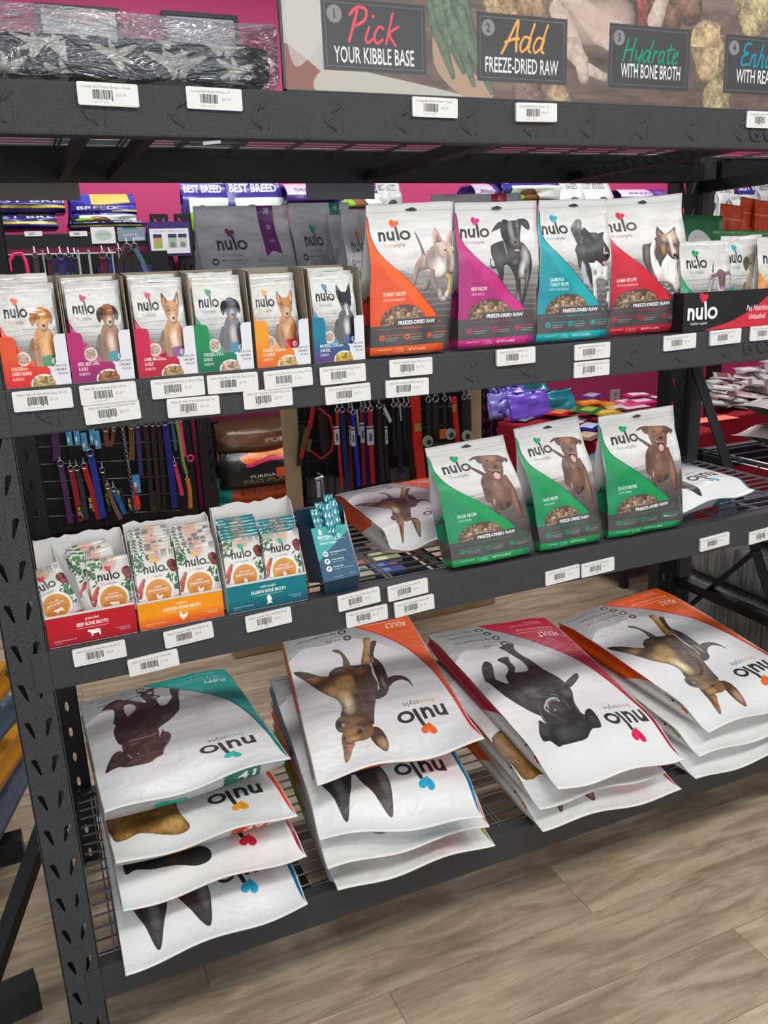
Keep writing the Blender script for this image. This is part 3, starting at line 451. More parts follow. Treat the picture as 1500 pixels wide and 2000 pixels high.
    return img_mat(name, c, .36, 0, .5, .45)
def grey_back_print(name, col, tab, grams):       # printed back of a packet turned round
    c = Cv(167, 150, 4); c.vgrad(0, 0, 167, 150, [(0, (.78, .78, .8)), (.3, (.71, .71, .74)), (1, (.6, .6, .63))], .1)
    c.poly([(-5, 62), (3, 84), (12, 98), (22, 108), (34, 122), (50, 155), (-5, 155)], col, True); c.logo(18, 44, 32, col, (.25, .24, .27)); 
    for i in range(7):
        y = 56 + i * 12; x = 14 + i * 6; c.ell(x, y, 3.6, 3.6, (.25, .25, .28)); c.ell(x, y, 2.3, 1.7, (.65, .65, .68)); c.text(('Made for Carnivores', 'Grain-Free', 'Low Carb & Starchy Veg', 'Health Immune Score', 'Probiotic Advantage', 'Natural Skin & Coat', 'Taurine')[i], x + 7, y, 2.3, (.3, .3, .33), .75, .01)
        for j in range(3): c.text('recipe made with balanced minerals and vitamins for dogs', x + 7, y + 2.6 + j * 2, 1.1, (.4, .4, .43), .62)
    for i in range(16): c.text('calcium protein crude fat fiber moisture omega minimum maximum', 58, 58 + i * 3.6, 1.2, (.38, .38, .41), .62)
    for i in range(3): c.text(('Ingredients', 'Guaranteed Analysis', 'Calorie Content')[i], 58, 56 + i * 22, 2, (.3, .3, .33), .7, .01)
    if tab: c.poly([(66, -2), (83, -2), (86, 50), (76, 46), (69, 52)], tab); c.text(grams, 76, 8, 6, (.85, .82, .88), .7, .02, 'c'); c.ell(77, 22, 3, 3, (.8, .75, .82), al=.5); c.ell(78, 36, 3, 1.6, (.8, .75, .82), al=.5)
    return img_mat(name, c, .38, 0, .5, .3)
def meal_print(name, col, col2, dog, lines, num):      # small pouch in a display box
    c = Cv(167, 140, 3.6); c.vgrad(0, 0, 120, 140, [(0, (.86, .85, .83)), (.3, (.9, .89, .87)), (.5, (.8, .79, .77)), (.62, (.5, .49, .48)), (.8, (.3, .29, .29)), (1, (.25, .25, .25))], .08)
    for i in range(8): y = 62 + i * 4; c.curve([(10, y), (50, y + rs.uniform(-3, 2)), (100, y + 1)], 1, (.75, .74, .73) if i % 2 else (.35, .34, .33), .4)
    dog(c); c.rect(66, 104, 101, 141, col2); c.ell(82, 104, 17, 5, col2)
    c.poly([(-6, 50), (2, 56), (12, 70), (26, 84), (42, 98), (56, 116), (64, 142), (-6, 145)], col, True); c.ell(88, 108, 5, 5, (.95, .95, .95)); c.text(num, 88, 111, 6, col2, .8, .02, 'c'); c.text('Only %s Ingredients' % num, 72, 120, 3.2, (1, 1, 1), .62, .01); c.text('with broth', 84, 127, 2, (1, 1, 1), .7); c.text('complement for dogs', 80, 131, 2, (1, 1, 1), .6)
    c.ell(33, 102, 12, 10, (.93, .92, .9)); c.ell(33, 102, 10, 8, (.75, .62, .5))
    for i in range(22): a = rs.uniform(-8, 8); b = rs.uniform(-6, 6); c.limb([(33 + a, 102 + b, 1.6)], (.85, .7, .6) if i % 3 else (.7, .45, .35), .2)
    for i, l in enumerate(lines): c.text(l, 14, 117 + i * 7, 4.6, (1, .95, .92), .6, .01)
    c.logo(10, 42, 42, col); c.text('NET WT 2.8 oz', 34, 8, 1.8, (.5, .5, .5), .8); c.vgrad(100, 0, 167, 140, [(0, (.8, .8, .8)), (1, (.6, .6, .6))])
    return img_mat(name, c, .14, .6, .6, .5)
def box_print(name, col, col2, lines, food):            # front of the display box with its cut-out; the lower part of the sheet is what shows
    c = Cv(100, 115, 4, (.9, .9, .92)); c.vgrad(0, 0, 70, 115, [(0, col), (.6, col), (1, col2)], .02); c.poly([(40, -2), (34, 20), (48, 50), (58, 72), (72, 92), (92, 112), (104, 118), (104, -2)], (.9, .9, .92), True)
    c.ell(58, 112, 20, 16, (.95, .94, .93)); c.ell(58, 113, 18, 14, tuple(food)); r = random.Random(3)
    for i in range(40): a = r.uniform(-15, 15); b = r.uniform(-11, 3); g = r.uniform(.7, 1.2); c.limb([(58 + a, 111 + b, 2.2), (59 + a, 112 + b, 1.8)], tuple(min(1, q * g) for q in food), .3)
    for i, l in enumerate(lines): c.text(l, 12, 88 + i * 8, 5.6, (1, .95, .93), .58, .02)
    c.text('IN BROTH', 12, 88 + 8 * len(lines), 4.6, (1, .9, .9), .56, .01)
    for i, l in enumerate(('NATURAL FOOD', 'COMPLEMENT', 'FOR DOGS')): c.text(l, 96, 86 + i * 6.5, 3.6, (.35, .33, .35), .6, .01, 'r')
    return img_mat(name, c, .45, 0, .4)
def animal_icon(c, kind, x, y, s, col=(1, 1, 1)):
    P = {'cow': [(-9, -2), (-8, -5), (-5, -5.5), (-2, -4.5), (8, -5), (10, -3), (10, 6), (8, 6), (7.5, 1.5), (2, 2), (-1, 2.4), (-1.5, 6), (-3.5, 6), (-4, 1), (-6, -1)],
         'hen': [(-5, -6), (-3, -8), (-1, -6), (0, -2), (4, -3), (7, -7), (8, -1), (5, 3), (1.5, 5), (1.5, 8), (0, 8), (-.5, 5), (-4, 2), (-5, -2)],
         'fish': [(-1, -9), (3, -6), (5, 0), (3, 4), (6, 8), (1, 7), (-4, 9), (-2, 4), (-3, 0), (-3, -5)]}[kind]
    c.poly([(x + a * s, y + b * s) for a, b in P], col)
def broth_print(name, col, col2, kind, word, sub=True):
    c = Cv(167, 190, 3.2, (.9, .89, .87)); c.vgrad(0, 0, 120, 190, [(0, (.82, .8, .78)), (.3, (.9, .89, .87)), (1, (.88, .87, .86))], .03)
    if kind == 'fish': c.rect(0, 0, 100, 6, (.05, .5, .55))
    c.soft(50, 14, 22, 22, (.8, .55, .45), .7)
    for cx, cy, n in ((10, 32, 24), (20, 12, 16), (92, 92, 20), (86, 78, 12)):
        for i in range(n): a, b = cx + rs.normal() * 8, cy + rs.normal() * 13; c.ell(a, b, 2.2, 5.6, (.22, .33 + rs.rand() * .15, .24), rs.uniform(0, 3))
    c.limb([(90, 40, 11), (94, 52, 10)], (.5, .22, .2), .5); c.limb([(2, 98, 5), (18, 72, 4)], (.82, .38, .3), .2); c.limb([(4, 114, 4), (16, 84, 3)], (.75, .32, .28), .2)
    c.poly([(-5, 148), (20, 140), (50, 139), (80, 142), (106, 150), (106, 195), (-5, 195)], col, True); c.ell(52, 108, 39, 39, (.8, .79, .78), al=.4); c.ell(50, 106, 38, 38, (.95, .94, .92)); c.ell(50, 106, 32, 32, (.86, .58, .24)); c.soft(50, 106, 26, 26, (.78, .42, .13), .7, 1)
    c.text({'cow': 'grass-fed', 'hen': 'organic', 'fish': 'wild-caught'}[kind], 50, 95, 6.5, (1, .95, .88), .7, .01, 'c'); c.text(word, 50, 104, 6.4, (1, .97, .92), .52, .02, 'c'); c.stroke([(24, 107.5), (76, 107.5)], .7, (1, .97, .92)); animal_icon(c, kind, 50, 120, 1.2, (1, .97, .92))
    c.text('ONLY 7 INGREDIENTS', 50, 170, 3, (1, 1, 1), .7, .01, 'c'); c.logo(20, 56, 54, col2); c.vgrad(100, 0, 167, 190, [(0, (.78, .78, .78)), (1, (.7, .7, .7))])
    return img_mat(name, c, .3, .2, .5, .2)
def broth_box_print(name, col, col2, kind, word):
    c = Cv(150, 58, 5, col); c.vgrad(0, 0, 150, 58, [(0, col), (.55, col), (1, col2)], .02); W = (1, .97, .95)
    c.text({'cow': 'grass-fed', 'hen': 'organic', 'fish': 'wild-caught'}[kind], 76, 16, 5.4, W, .85, .01, 'c'); c.text(word, 76, 27, 6.4, W, .68, .03, 'c'); c.stroke([(50, 31), (102, 31)], .6, W); animal_icon(c, kind, 76, 42, 1.15, W)
    c.text('BONE BROTH FOR DOGS AND CATS', 10, 49, 2.2, W, .7, .01); c.text('complement for food', 10, 52.6, 1.6, W, .7); c.text('24 x 2 fl oz (59 ml) pouches', 138, 43, 2.2, W, .68, .01, 'r'); c.text('NET 48 fl oz (1.42 l)', 138, 47, 2.2, W, .68, .01, 'r')
    return img_mat(name, c, .42, 0, .4)
def tag_print(i, text, price, faint=False):
    c = Cv(83, 30, 4.2, (.92, .915, .9)); K = (.42, .41, .41); c.text(text, 7, 7.4, 3.7, (.5, .5, .5) if faint else K, .9, 0)
    r = random.Random(i * 7 + 1); x = 20
    while x < 47: wd = r.choice((.45, .45, .9, 1.4)); c.rect(x, 9.5, x + wd, 21.5 if r.random() < .8 else 23.5, (.2, .2, .2)); x += wd + r.choice((.5, .6, .9))
    c.text('%d %05d %05d' % (r.randint(1, 9), r.randint(11111, 99999), r.randint(10000, 99999)), 18, 26.6, 2.1, (.6, .6, .6), 1.3); c.text(price, 52, 17.5, 4.2, (.6, .6, .6), .85)
    return img_mat('tag_print_%02d' % i, c, .5, 0, .4)

# ------------------------------------------------------------------ packet shapes
def smooth(a, b, x): t = max(0, min(1, (x - a) / (b - a))); return t * t * (3 - 2 * t)
def grid_mesh(name, rows, closed, uvf, smoothf=True):
    """rows: list of equally long lists of (point, u, v, part); faces between neighbours"""
    me = bpy.data.meshes.new(name); n = len(rows[0]); vs = [p[0] for r in rows for p in r]; fs = []; uv = []
    for i in range(len(rows) - 1):
        for j in range(n - 1):
            q = (i * n + j, i * n + j + 1, (i + 1) * n + j + 1, (i + 1) * n + j); fs.append(q)
            for a, b in ((i, j), (i, j + 1), (i + 1, j + 1), (i + 1, j)): uv.append(uvf(rows[a][b], rows[i][j], rows[i][j + 1]))
    me.from_pydata([tuple(v) for v in vs], [], fs); l = me.uv_layers.new(name='uv'); l.data.foreach_set('uv', [c for u in uv for c in u])
    if smoothf: me.polygons.foreach_set('use_smooth', [True] * len(fs))
    me.update(); return me
def nz(p, s, seed): return noise.noise(V(p) * s + V((seed * 3.7, seed * 1.3, seed * 7.1)))
FZ = 100 / 167; SZ = 120 / 167
def standing_bag(name, BL, BR, TL, TR, depth, m, seed=0, nu=14, nv=26, side=True, slot=True, label=None, cat='pet food bag', group=None, seal=.9, crumple=.0022, kids=True):
    BL, BR, TL, TR = map(V, (BL, BR, TL, TR)); nrm = (BR - BL).cross(TL - BL).normalized()      # towards the viewer
    if nrm.y > 0: nrm = -nrm
    org = (BL + BR) / 2; rows = []; ax = (BR - BL).normalized(); us = [i / nu for i in range(nu + 1)]
    for j in range(nv + 1):
        v = j / nv; pv = (1 - smooth(.55, seal, v) * .96) * (.86 + .14 * smooth(.0, .06, v)) * (1 + .06 * math.sin(v * 5 + seed)); half = depth / 2 * pv; r = []
        c = lambda u: (BL * (1 - u) + BR * u) * (1 - v) + (TL * (1 - u) + TR * u) * v
        pinch = .012 * (1 - pv) * (1 if v < seal else 0) * 0
        for u in us:
            e = 1 - (2 * u - 1) ** 4; w = nz((u * 2.2, v * 3.3, 0), 1.6, seed) * crumple * (1.5 if v < .9 else .8) * 2
            r.append((c(u) + nrm * (half * (.74 + .26 * e) + w) - org, u * FZ, v, 'f'))
        g = depth * .36 * (1 - .55 * smooth(.0, .2, v)) * 0 + depth * .30 * pv * smooth(.05, .4, v)
        for t in (0, .25, .5, .75, 1): o = (1 - 2 * t) * half * .74; ins = g * (1 - abs(2 * t - 1)); r.append((c(1) + nrm * o - ax * ins - org, (FZ + (SZ - FZ) * (t)), v, 's'))
        for u in reversed(us):
            e = 1 - (2 * u - 1) ** 4; w = nz((u * 2.2, v * 3.3, 0), 1.6, seed) * crumple * (1.5 if v < .9 else .8) * 2 * smooth(.5, .85, v); r.append((c(u) - nrm * (half * (.74 + .26 * e) - w) - org, SZ + (1 - SZ) * (1 - u), v, 'b'))
        for t in (0, .25, .5, .75, 1): o = (-1 + 2 * t) * half * .74; ins = g * (1 - abs(2 * t - 1)); r.append((c(0) + nrm * o + ax * ins - org, (FZ + (SZ - FZ) * (1 - t)), v, 's'))
        r.append(r[0][:1] + (FZ, v, 's')); rows.append(r)
    me = grid_mesh(name, rows, True, lambda p, a, b: (p[1], p[2])); bm = bmesh.new(); bm.from_mesh(me); bm.verts.ensure_lookup_table(); n = len(rows[0])
    for k in (0, nv): 
        try: bm.faces.new([bm.verts[k * n + i] for i in range(n - 1)])
        except Exception: pass
    bmesh.ops.recalc_face_normals(bm, faces=bm.faces); bm.to_mesh(me); bm.free()
    for p in me.polygons:
        if len(p.vertices) > 4: p.use_smooth = False
    o = link(name, me, m, None, org); tag(o, label, cat, group)
    if slot:
        mid = (TL + TR) / 2 - (TL - BL) * .045 + nrm * (depth * .02 + .0012) - org; wv = ax * .011; up = (TL - BL).normalized()
        s = MB(); k = [mid + wv * math.cos(t) * 1.0 + up * (.0021 * math.sin(t) + (.0016 if abs(math.cos(t)) < .35 and math.sin(t) > 0 else 0)) for t in np.linspace(0, 2 * math.pi, 16)[:-1]]
        kk = [p + nrm * .0008 for p in k]; N = len(k); s.add(k + kk, [tuple(range(N)), tuple(range(N, 2 * N))] + [(i, (i + 1) % N, N + (i + 1) % N, N + i) for i in range(N)]); s.build('hang_slot', M_SLOT, o)
    return o
def lying_bag(name, FL, FR, BR, BL, T, m, seed=0, nu=20, nv=30, tip=.5, sag=.0, label=None, cat='pet food bag', group=None, droop=0., wave=.006, boxy=.8, backend=.62, crumple=.004, tipl=.13, tf=1.):
    """front = the sealed end. tip: how high on the thickness the seal sits (1 top, 0 bottom)"""
    FL, FR, BR, BL = map(V, (FL, FR, BR, BL)); org = (FL + FR + BR + BL) / 4; rows = []; L = (BL - FL).length; Z = V((0, 0, 1)); us = [i / nu for i in range(nu + 1)]; ax = (FR - FL).normalized()
    for j in range(nv + 1):
        v = (j / nv) ** 1.25; r = []; c = lambda u: (FL * (1 - u) + FR * u) * (1 - v) + (BL * (1 - u) + BR * u) * v
        t1 = smooth(.022, tipl, v); pv = t1 * (1 - (1 - backend) * smooth(.86, 1, v)) * (tf + (1 - tf) * smooth(0, .7, v)); pv = max(pv, .02); h = T / 2 * pv; f = 1 - smooth(0, tipl * 1.25, v)
        off = (tip - .5) * T * (1 - t1) - droop * f ** 1.5
        for u in us:
            e = 1 - (2 * u - 1) ** 4; sm = t1; w = nz((u * 1.6, v * 2.6, 0), 2.2, seed) * crumple * (1 + 1.2 * f) * sm + math.sin(u * 9 + seed) * wave * f
            crease = .0035 * (abs(nz((u * 3 + v * 2, v * 5, 3), 2.1, seed))) * 2
            r.append((c(u) + Z * (off + h * (boxy + (1 - boxy) * e) * 1.0 + h * .12 * e + w - crease * (.3 + f) * sm) - org, (1 - u) * FZ, 1 - (1 - 0) * (1 - (1 - v)), 'f'))
        r = [(p[0], p[1], 1 - v, p[3]) for p in r]
        g = T * .22 * pv
        for t in (0, .25, .5, .75, 1): o = (1 - 2 * t) * h * boxy; w = math.sin(9 + seed) * wave * f; r.append((c(1) + Z * (off + o + w) - ax * (g * (1 - abs(2 * t - 1)) - .002) - org, FZ + (SZ - FZ) * t, 1 - v, 's'))
        for u in reversed(us):
            e = 1 - (2 * u - 1) ** 4; w = math.sin(u * 9 + seed) * wave * f; r.append((c(u) + Z * (off - h * (boxy + (1 - boxy) * e) + w) - org, SZ + (1 - SZ) * u, 1 - v if v > .0 else 1, 'b'))
        for t in (0, .25, .5, .75, 1): o = (-1 + 2 * t) * h * boxy; w = math.sin(seed) * wave * f; r.append((c(0) + Z * (off + o + w) + ax * (g * (1 - abs(2 * t - 1)) - .002) - org, FZ + (SZ - FZ) * (1 - t), 1 - v, 's'))
        r.append(r[0][:1] + (FZ, 1 - v, 's')); rows.append(r)
    me = grid_mesh(name, rows, True, lambda p, a, b: (p[1], p[2])); bm = bmesh.new(); bm.from_mesh(me); bm.verts.ensure_lookup_table(); n = len(rows[0])
    for k in (0, nv):
        try: bm.faces.new([bm.verts[k * n + i] for i in range(n - 1)])
        except Exception: pass
    bmesh.ops.recalc_face_normals(bm, faces=bm.faces); bm.to_mesh(me); bm.free()
    o = link(name, me, m, None, org); return tag(o, label, cat, group)

# ------------------------------------------------------------------ the room
fl = empty('floor', (0, 0, 0), kind='structure')
M_PL = mat('grey_oak_plank', (.6, .53, .46), .42, 0, .4)
def plank_mat(m):
    nt = m.node_tree; b = nt.nodes['Principled BSDF']; N = nt.nodes.new; L = nt.links.new
    tc = N('ShaderNodeTexCoord'); oi = N('ShaderNodeObjectInfo'); mp = N('ShaderNodeMapping'); mp.inputs['Scale'].default_value = (1.3, 7, 1); ad = N('ShaderNodeVectorMath'); ad.operation = 'ADD'
    sc = N('ShaderNodeVectorMath'); sc.operation = 'SCALE'; sc.inputs[0].default_value = (7, 3, 11); L(oi.outputs['Random'], sc.inputs['Scale']); L(tc.outputs['Object'], mp.inputs[0]); L(mp.outputs[0], ad.inputs[0]); L(sc.outputs[0], ad.inputs[1])
    n1 = N('ShaderNodeTexNoise'); n1.inputs['Scale'].default_value = 2.8; n1.inputs['Detail'].default_value = 8; n1.inputs['Roughness'].default_value = .62; n1.inputs['Distortion'].default_value = .9; L(ad.outputs[0], n1.inputs['Vector'])
    n2 = N('ShaderNodeTexNoise'); n2.inputs['Scale'].default_value = 9; n2.inputs['Detail'].default_value = 6; mp2 = N('ShaderNodeMapping'); mp2.inputs['Scale'].default_value = (1.2, 3.4, 1); L(ad.outputs[0], mp2.inputs[0]); L(mp2.outputs[0], n2.inputs['Vector'])
    r = N('ShaderNodeValToRGB'); e = r.color_ramp.elements; e[0].position = .3; e[0].color = (.32, .235, .165, 1); e[1].position = .72; e[1].color = (.70, .57, .41, 1); k = e.new(.47); k.color = (.47, .36, .25, 1); k = e.new(.56); k.color = (.58, .46, .325, 1); L(n1.outputs[0], r.inputs[0])
    r2 = N('ShaderNodeValToRGB'); r2.color_ramp.elements[0].position = .35; r2.color_ramp.elements[0].color = (.8, .78, .76, 1); r2.color_ramp.elements[1].position = .6; L(n2.outputs[0], r2.inputs[0])
    mx = N('ShaderNodeMixRGB'); mx.blend_type = 'MULTIPLY'; mx.inputs[0].default_value = .75; L(r.outputs[0], mx.inputs[1]); L(r2.outputs[0], mx.inputs[2])
    mr = N('ShaderNodeMapRange'); mr.inputs[3].default_value = .8; mr.inputs[4].default_value = 1.12; L(oi.outputs['Random'], mr.inputs[0]); m2 = N('ShaderNodeMixRGB'); m2.blend_type = 'MULTIPLY'; m2.inputs[0].default_value = 1; L(mx.outputs[0], m2.inputs[1]); L(mr.outputs[0], m2.inputs[2]); L(m2.outputs[0], b.inputs['Base Color'])
    bp = N('ShaderNodeBump'); bp.inputs['Strength'].default_value = .12; bp.inputs['Distance'].default_value = .002; L(n2.outputs[0], bp.inputs['Height']); L(bp.outputs[0], b.inputs['Normal'])
plank_mat(M_PL)
PW, PLn = .171, 1.22; pm = MB().box((0, .0005, -.012), (PLn - .001, PW - .0008, 0)).mesh('plank'); pm.materials.append(M_PL)
starts = {0: 1.03, -1: .53, -2: 1.274, 1: .2, 2: .75, 3: 1.5, 4: .4}
for r in range(-12, 21):
    x0 = starts.get(r, rnd.uniform(0, PLn)); x = x0 - PLn * (3 if r > -6 else 2)
    while x < 4.8:
        o = bpy.data.objects.new('plank', pm); C.objects.link(o); o.parent = fl; o.location = (x, -.075 + r * PW, 0); x += PLn
MB().box((-2.6, -2.2, -.06), (6.2, 3.7, -.014)).build('subfloor', M_SLOT, fl)
YW = 3.45
wl = MB().box((-2.6, YW, 0), (6.2, YW + .1, 3.1)).build('wall_back', M_WALL); wl['kind'] = 'structure'
bb = MB().box((-2.6, YW - .015, 0), (6.2, YW - .001, .09)).build('baseboard_back', M_BLACK); bb['kind'] = 'structure'
wr = MB().box((6.2, -2.2, 0), (6.3, 3.7, 3.1)).build('wall_right', M_WALL); wr['kind'] = 'structure'

# ------------------------------------------------------------------ racks
def beam(root, x0, x1, y, z0, z1, front=True, m=None, name='beam', emb=False, th=.032):
    m = m or M_STEEL; s = MB(); y0, y1 = (y, y + th) if front else (y - th, y); s.box((x0, y0, z0), (x1, y1, z1)); b = s.build(name, m, root, bevel=.0035)
    if emb:
        k = 0; X = .034
        while X < x1:
            e = MB(); c = (z0 + z1) / 2; e.tube([(X + .002, y + .0016, c - .002), (X + .012, y + .0026, c - .011), (X + .024, y + .0018, c - .022)], [.002, .0052, .0024], 8); e.tube([(X + .017, y + .0018, c + .004), (X + .026, y + .0024, c + .012), (X + .038, y + .0016, c + .021)], [.0024, .0048, .002], 8); e.tube([(X + .033, y + .0006, c - .024), (X + .0355, y + .0004, c + .004)], .0010, 6)
            e.build('embossed_mark', M_STEEL, b, smooth=True); X += .1205; k += 1
    return b
def deck(root, x0, x1, y0, y1, z, dx=.118, dy=.034, m=None, r=.0017):
    s = MB(); y = y0
    while y < y1: s.box((x0, y - r, z - r), (x1, y + r, z + r)); y += dy
    x = x0 + .03
    while x < x1:
        for q in (0, .009): s.box((x + q - r, y0, z - 3 * r), (x + q + r, y1, z - r))
        x += dx
    o = s.build('wire_deck', m or M_WIRE, root); o['kind'] = 'stuff'; return o
def holed_post(root, x0, x1, y, z0, z1, pitch=.068, one=False, ph=0., d=.032, name='post', m=None, oval=False, shut=False):
    """a folded steel post whose front flange has teardrop holes"""
    m = m or M_STEEL2; s = MB(); w = x1 - x0; z = z0; th = .0022
    def hole(cx, cz, lean):
        if oval: return [(cx + .0045 * math.cos(t) , cz + .0135 * math.sin(t)) for t in np.linspace(0, 2 * math.pi, 9)[:-1]]
        pts = [(-.0046, .0125), (-.0022, .0155), (.0028, .015), (.0048, .0115), (.0034, -.006), (.002, -.015), (.0005, -.0165), (-.001, -.015)]
        return [(cx + lean * a + lean * (-b) * .24, cz + b) for a, b in pts]
    while z < z1 - .01:
        t = min(z + pitch, z1); outer = [(x0, z), (x1, z), (x1, t), (x0, t)]; loops = [outer]
        if t - z > .05:
            cz = z + pitch / 2
            for k in ((.5,) if one else (.27, .72)): loops.append(hole(x0 + w * k, cz, 1 if k < .5 else -1))
        vs = [p for l in loops for p in l]; tri = tessellate_polygon([[V((a, b, 0)) for a, b in l] for l in loops])
        s.add([(a, y, b) for a, b in vs], [tuple(q) for q in tri]); s.add([(a, y + th, b) for a, b in vs], [tuple(q)[::-1] for q in tri]); i = 4
        for l in loops[1:]:
            n = len(l); s.add([(a, y, b) for a, b in l] + [(a, y + th, b) for a, b in l], [(j, (j + 1) % n, n + (j + 1) % n, n + j) for j in range(n)])
        z = t
    s.box((x0 - .0015, y, z0), (x0 + .0012, y + d, z1)); s.box((x1 - .0012, y, z0), (x1 + .0015, y + d * .5, z1))
    if shut: s.box((x0, y + d - .002, z0), (x1 - .016, y + d, z1))
    return s.build(name, m, root)
rack = empty('steel_rack', (.9, .3, 0), 'tall black hammered-steel store rack with wire shelves standing across the picture', 'shelving rack')
def R(f, *a, **k): return f(rack, *a, **k)
class _Off:            # parts are built in room coordinates; the parent's offset is taken out here
    pass
XL, XR = -.061, 1.86
for nm, (z1, z0, e) in {'A': (ZA, ZAb, True), 'B': (ZB, ZBb, True), 'C': (ZC, ZCb, False), 'D': (ZD, ZDb, False)}.items():
    R(beam, -.002 if nm != 'X' else 0, XR - .06, 0, z0, z1, True, emb=e); R(beam, 0, XR - .06, DEP, z0, z1, False, M_STEEL2)
    R(deck, 0, XR - .06, .012, DEP - .01, z1 - .006)
    for xt in ((.42, .8, 1.37) if nm != 'A' else (.16, .255, .835, 1.40)):
        MB().bar((xt, .02, z0 + .012), (xt, DEP - .02, z0 + .012), .03 if nm == 'A' and xt > .5 else .016, .02).build('tie_bar', M_STEEL2, rack)
# beam end plates
for z1, z0 in ((ZB, ZBb), (ZC, ZCb), (ZD, ZDb)):
    MB().box((-.026, -.0016, z0 + .001), (0.0, .0006, z1)).build('end_plate', M_STEEL, rack, bevel=.0006)
R(holed_post, XL, 0, .0006, -.0, 1.678, m=M_STEEL, shut=True)
R(holed_post, -.016, .034, DEP, 0, 1.678, one=True, oval=True, name='post', m=M_STEEL2)
R(holed_post, XR - .085, XR - .02, DEP - .01, 0, 1.678, m=M_STEEL2, d=.05)
MB().box((XR - .012, DEP - .02, 0), (XR + .032, DEP + .03, 1.678)).build('post', M_STEEL, rack, bevel=.002)
R(holed_post, XR - .062, XR, .0006, 0, 1.678)
for a, b in (((XR, DEP - .02, 1.10), (XR, .03, .10)), ((XR, .30, .62), (XR, DEP - .01, .30)), ((XR, DEP, 1.18), (XR, .03, 1.60)), ((-.03, .03, .5), (-.03, .58, .9)), ((-.03, .03, 1.25), (-.03, .58, .9))):
    MB().bar(a, b, .004, .034, (1, 0, 0)).build('side_brace', M_STEEL2, rack)
for z in (.1, .42, 1.6): MB().bar((XR, .02, z), (XR, DEP, z), .03, .03).build('side_rail', M_STEEL2, rack)
# lettering pressed into the two upper beams near their right end
def emboss_text(s, p, h, parent):
    cu = bpy.data.curves.new('pressed_letters', 'FONT'); cu.body = s; cu.size = h / .7; cu.extrude = .0012; cu.bevel_depth = .0008; cu.offset = -.0006; cu.resolution_u = 2; cu.space_character = 1.25
    o = bpy.data.objects.new('t', cu); C.objects.link(o); me = bpy.data.meshes.new_from_object(o); bpy.data.objects.remove(o)
    q = link('pressed_letters', me, M_STEEL, parent, p); q.rotation_euler = (math.pi / 2, 0, 0)
emboss_text('GORILLA', (1.40, -.0006, 1.625), .03, rack); emboss_text('GORILLA', (1.425, -.0006, 1.208), .032, rack)
def fix_parent(root):
    bpy.context.view_layer.update()
    for c in root.children: c.matrix_parent_inverse = root.matrix_world.inverted()
fix_parent(rack)

# neighbour bays of the same rack on the right, and the rack left of the post
nb = empty('steel_rack', (2.7, .3, 0), 'black wire-shelved rack bay adjoining on the right, holding black bags and grey cushions', 'shelving rack')
for z1, z0 in ((ZC, ZCb), (ZD, ZDb), (ZA, ZAb)):
    beam(nb, XR + .04, 3.6, 0, z0, z1); beam(nb, XR + .04, 3.6, DEP, z0, z1, False, M_STEEL2); deck(nb, XR + .03, 3.6, .012, DEP - .01, z1 - .006, dx=.2, dy=.07)
for z in (ZC + .004, ZC - .012): MB().tube([(XR + .036, -.0, z), (XR + .036, DEP, z)], .0028, 6).build('deck_rim', M_WIRE, nb)
for y in (0, DEP - .01): holed_post(nb, 3.6, 3.66, y, 0, 1.678)
fix_parent(nb)
lb = empty('steel_rack', (-.6, .5, 0), 'dark blue-black rack at the left edge with bagged food', 'shelving rack')
a, b = py(-40, 1975, .16), py(92, 1598, .42); MB().bar(a, b, .03, .03).build('side_brace', M_STEEL2, lb)
ax_ = px(-40, 1975, -.2)
MB().box((-.95, .62, .0), (-.9, .67, 1.6)).build('post', M_STEEL2, lb); MB().box((-.95, .0, .0), (-.9, .05, 1.6)).build('post', M_STEEL2, lb)
MB().bar((-.92, .03, .08), (-.12, .16, .08), .05, .06).build('beam', M_STEEL2, lb); MB().bar((-.92, .65, .08), (-.14, .65, .08), .05, .06).build('beam', M_STEEL2, lb)
fix_parent(lb)
# rack against the back wall
r2 = empty('steel_rack', (1, 3, 0), 'far black rack by the magenta wall with blue and purple bags on its top shelf', 'shelving rack')
Y2 = 2.75
xp = [py(320, 520, Y2).x - .035, py(320, 520, Y2).x + .04, py(365, 520, Y2).x - .03, py(365, 520, Y2).x + .04]
xq = [py(950, 800, Y2).x - .03, py(950, 800, Y2).x + .028, py(974, 800, Y2).x - .026, py(974, 800, Y2).x + .03]
for x0, x1 in ((-1.4, xp[0]), (xp[3], xq[0]), (xq[3], 4.2)):
    for z0, z1 in ((1.555, 1.625), (.06, .13)):
        if x0 > 2 and z0 < 1: continue
        beam(r2, x0, x1, Y2, z0, z1, True, M_STEEL2); beam(r2, x0, x1, Y2 + .6, z0, z1, False, M_STEEL2); 
        MB().box((x0, Y2 + .01, z1 - .02), (x1, Y2 + .59, z1 - .004)).build('shelf_board', M_BLACK, r2)
for a, b in ((xp[0], xp[1]), (xp[2], xp[3]), (xq[0], xq[1]), (xq[2], xq[3])):
    for y in (Y2, Y2 + .57): holed_post(r2, a, b, y, 0, 1.7)
MB().box((-1.4, Y2 + .45, .4), (xp[0], Y2 + .46, 1.5)).build('back_panel', M_BLACK, r2)
MB().box((xp[3], Y2 + .5, .9), (xq[0], Y2 + .51, 1.5)).build('back_panel', mat('dark_magenta_panel', (.3, .05, .14), .7), r2)
x5 = py(1397, 730, 3.0).x; holed_post(r2, x5 - .05, x5 + .05, 3.0, .3, 1.62)
fix_parent(r2)
MB().bar(py(1350, 708, 3.0), py(1375, 775, 3.0), .03, .03).build('strut', M_STEEL2, r2); fix_parent(r2)

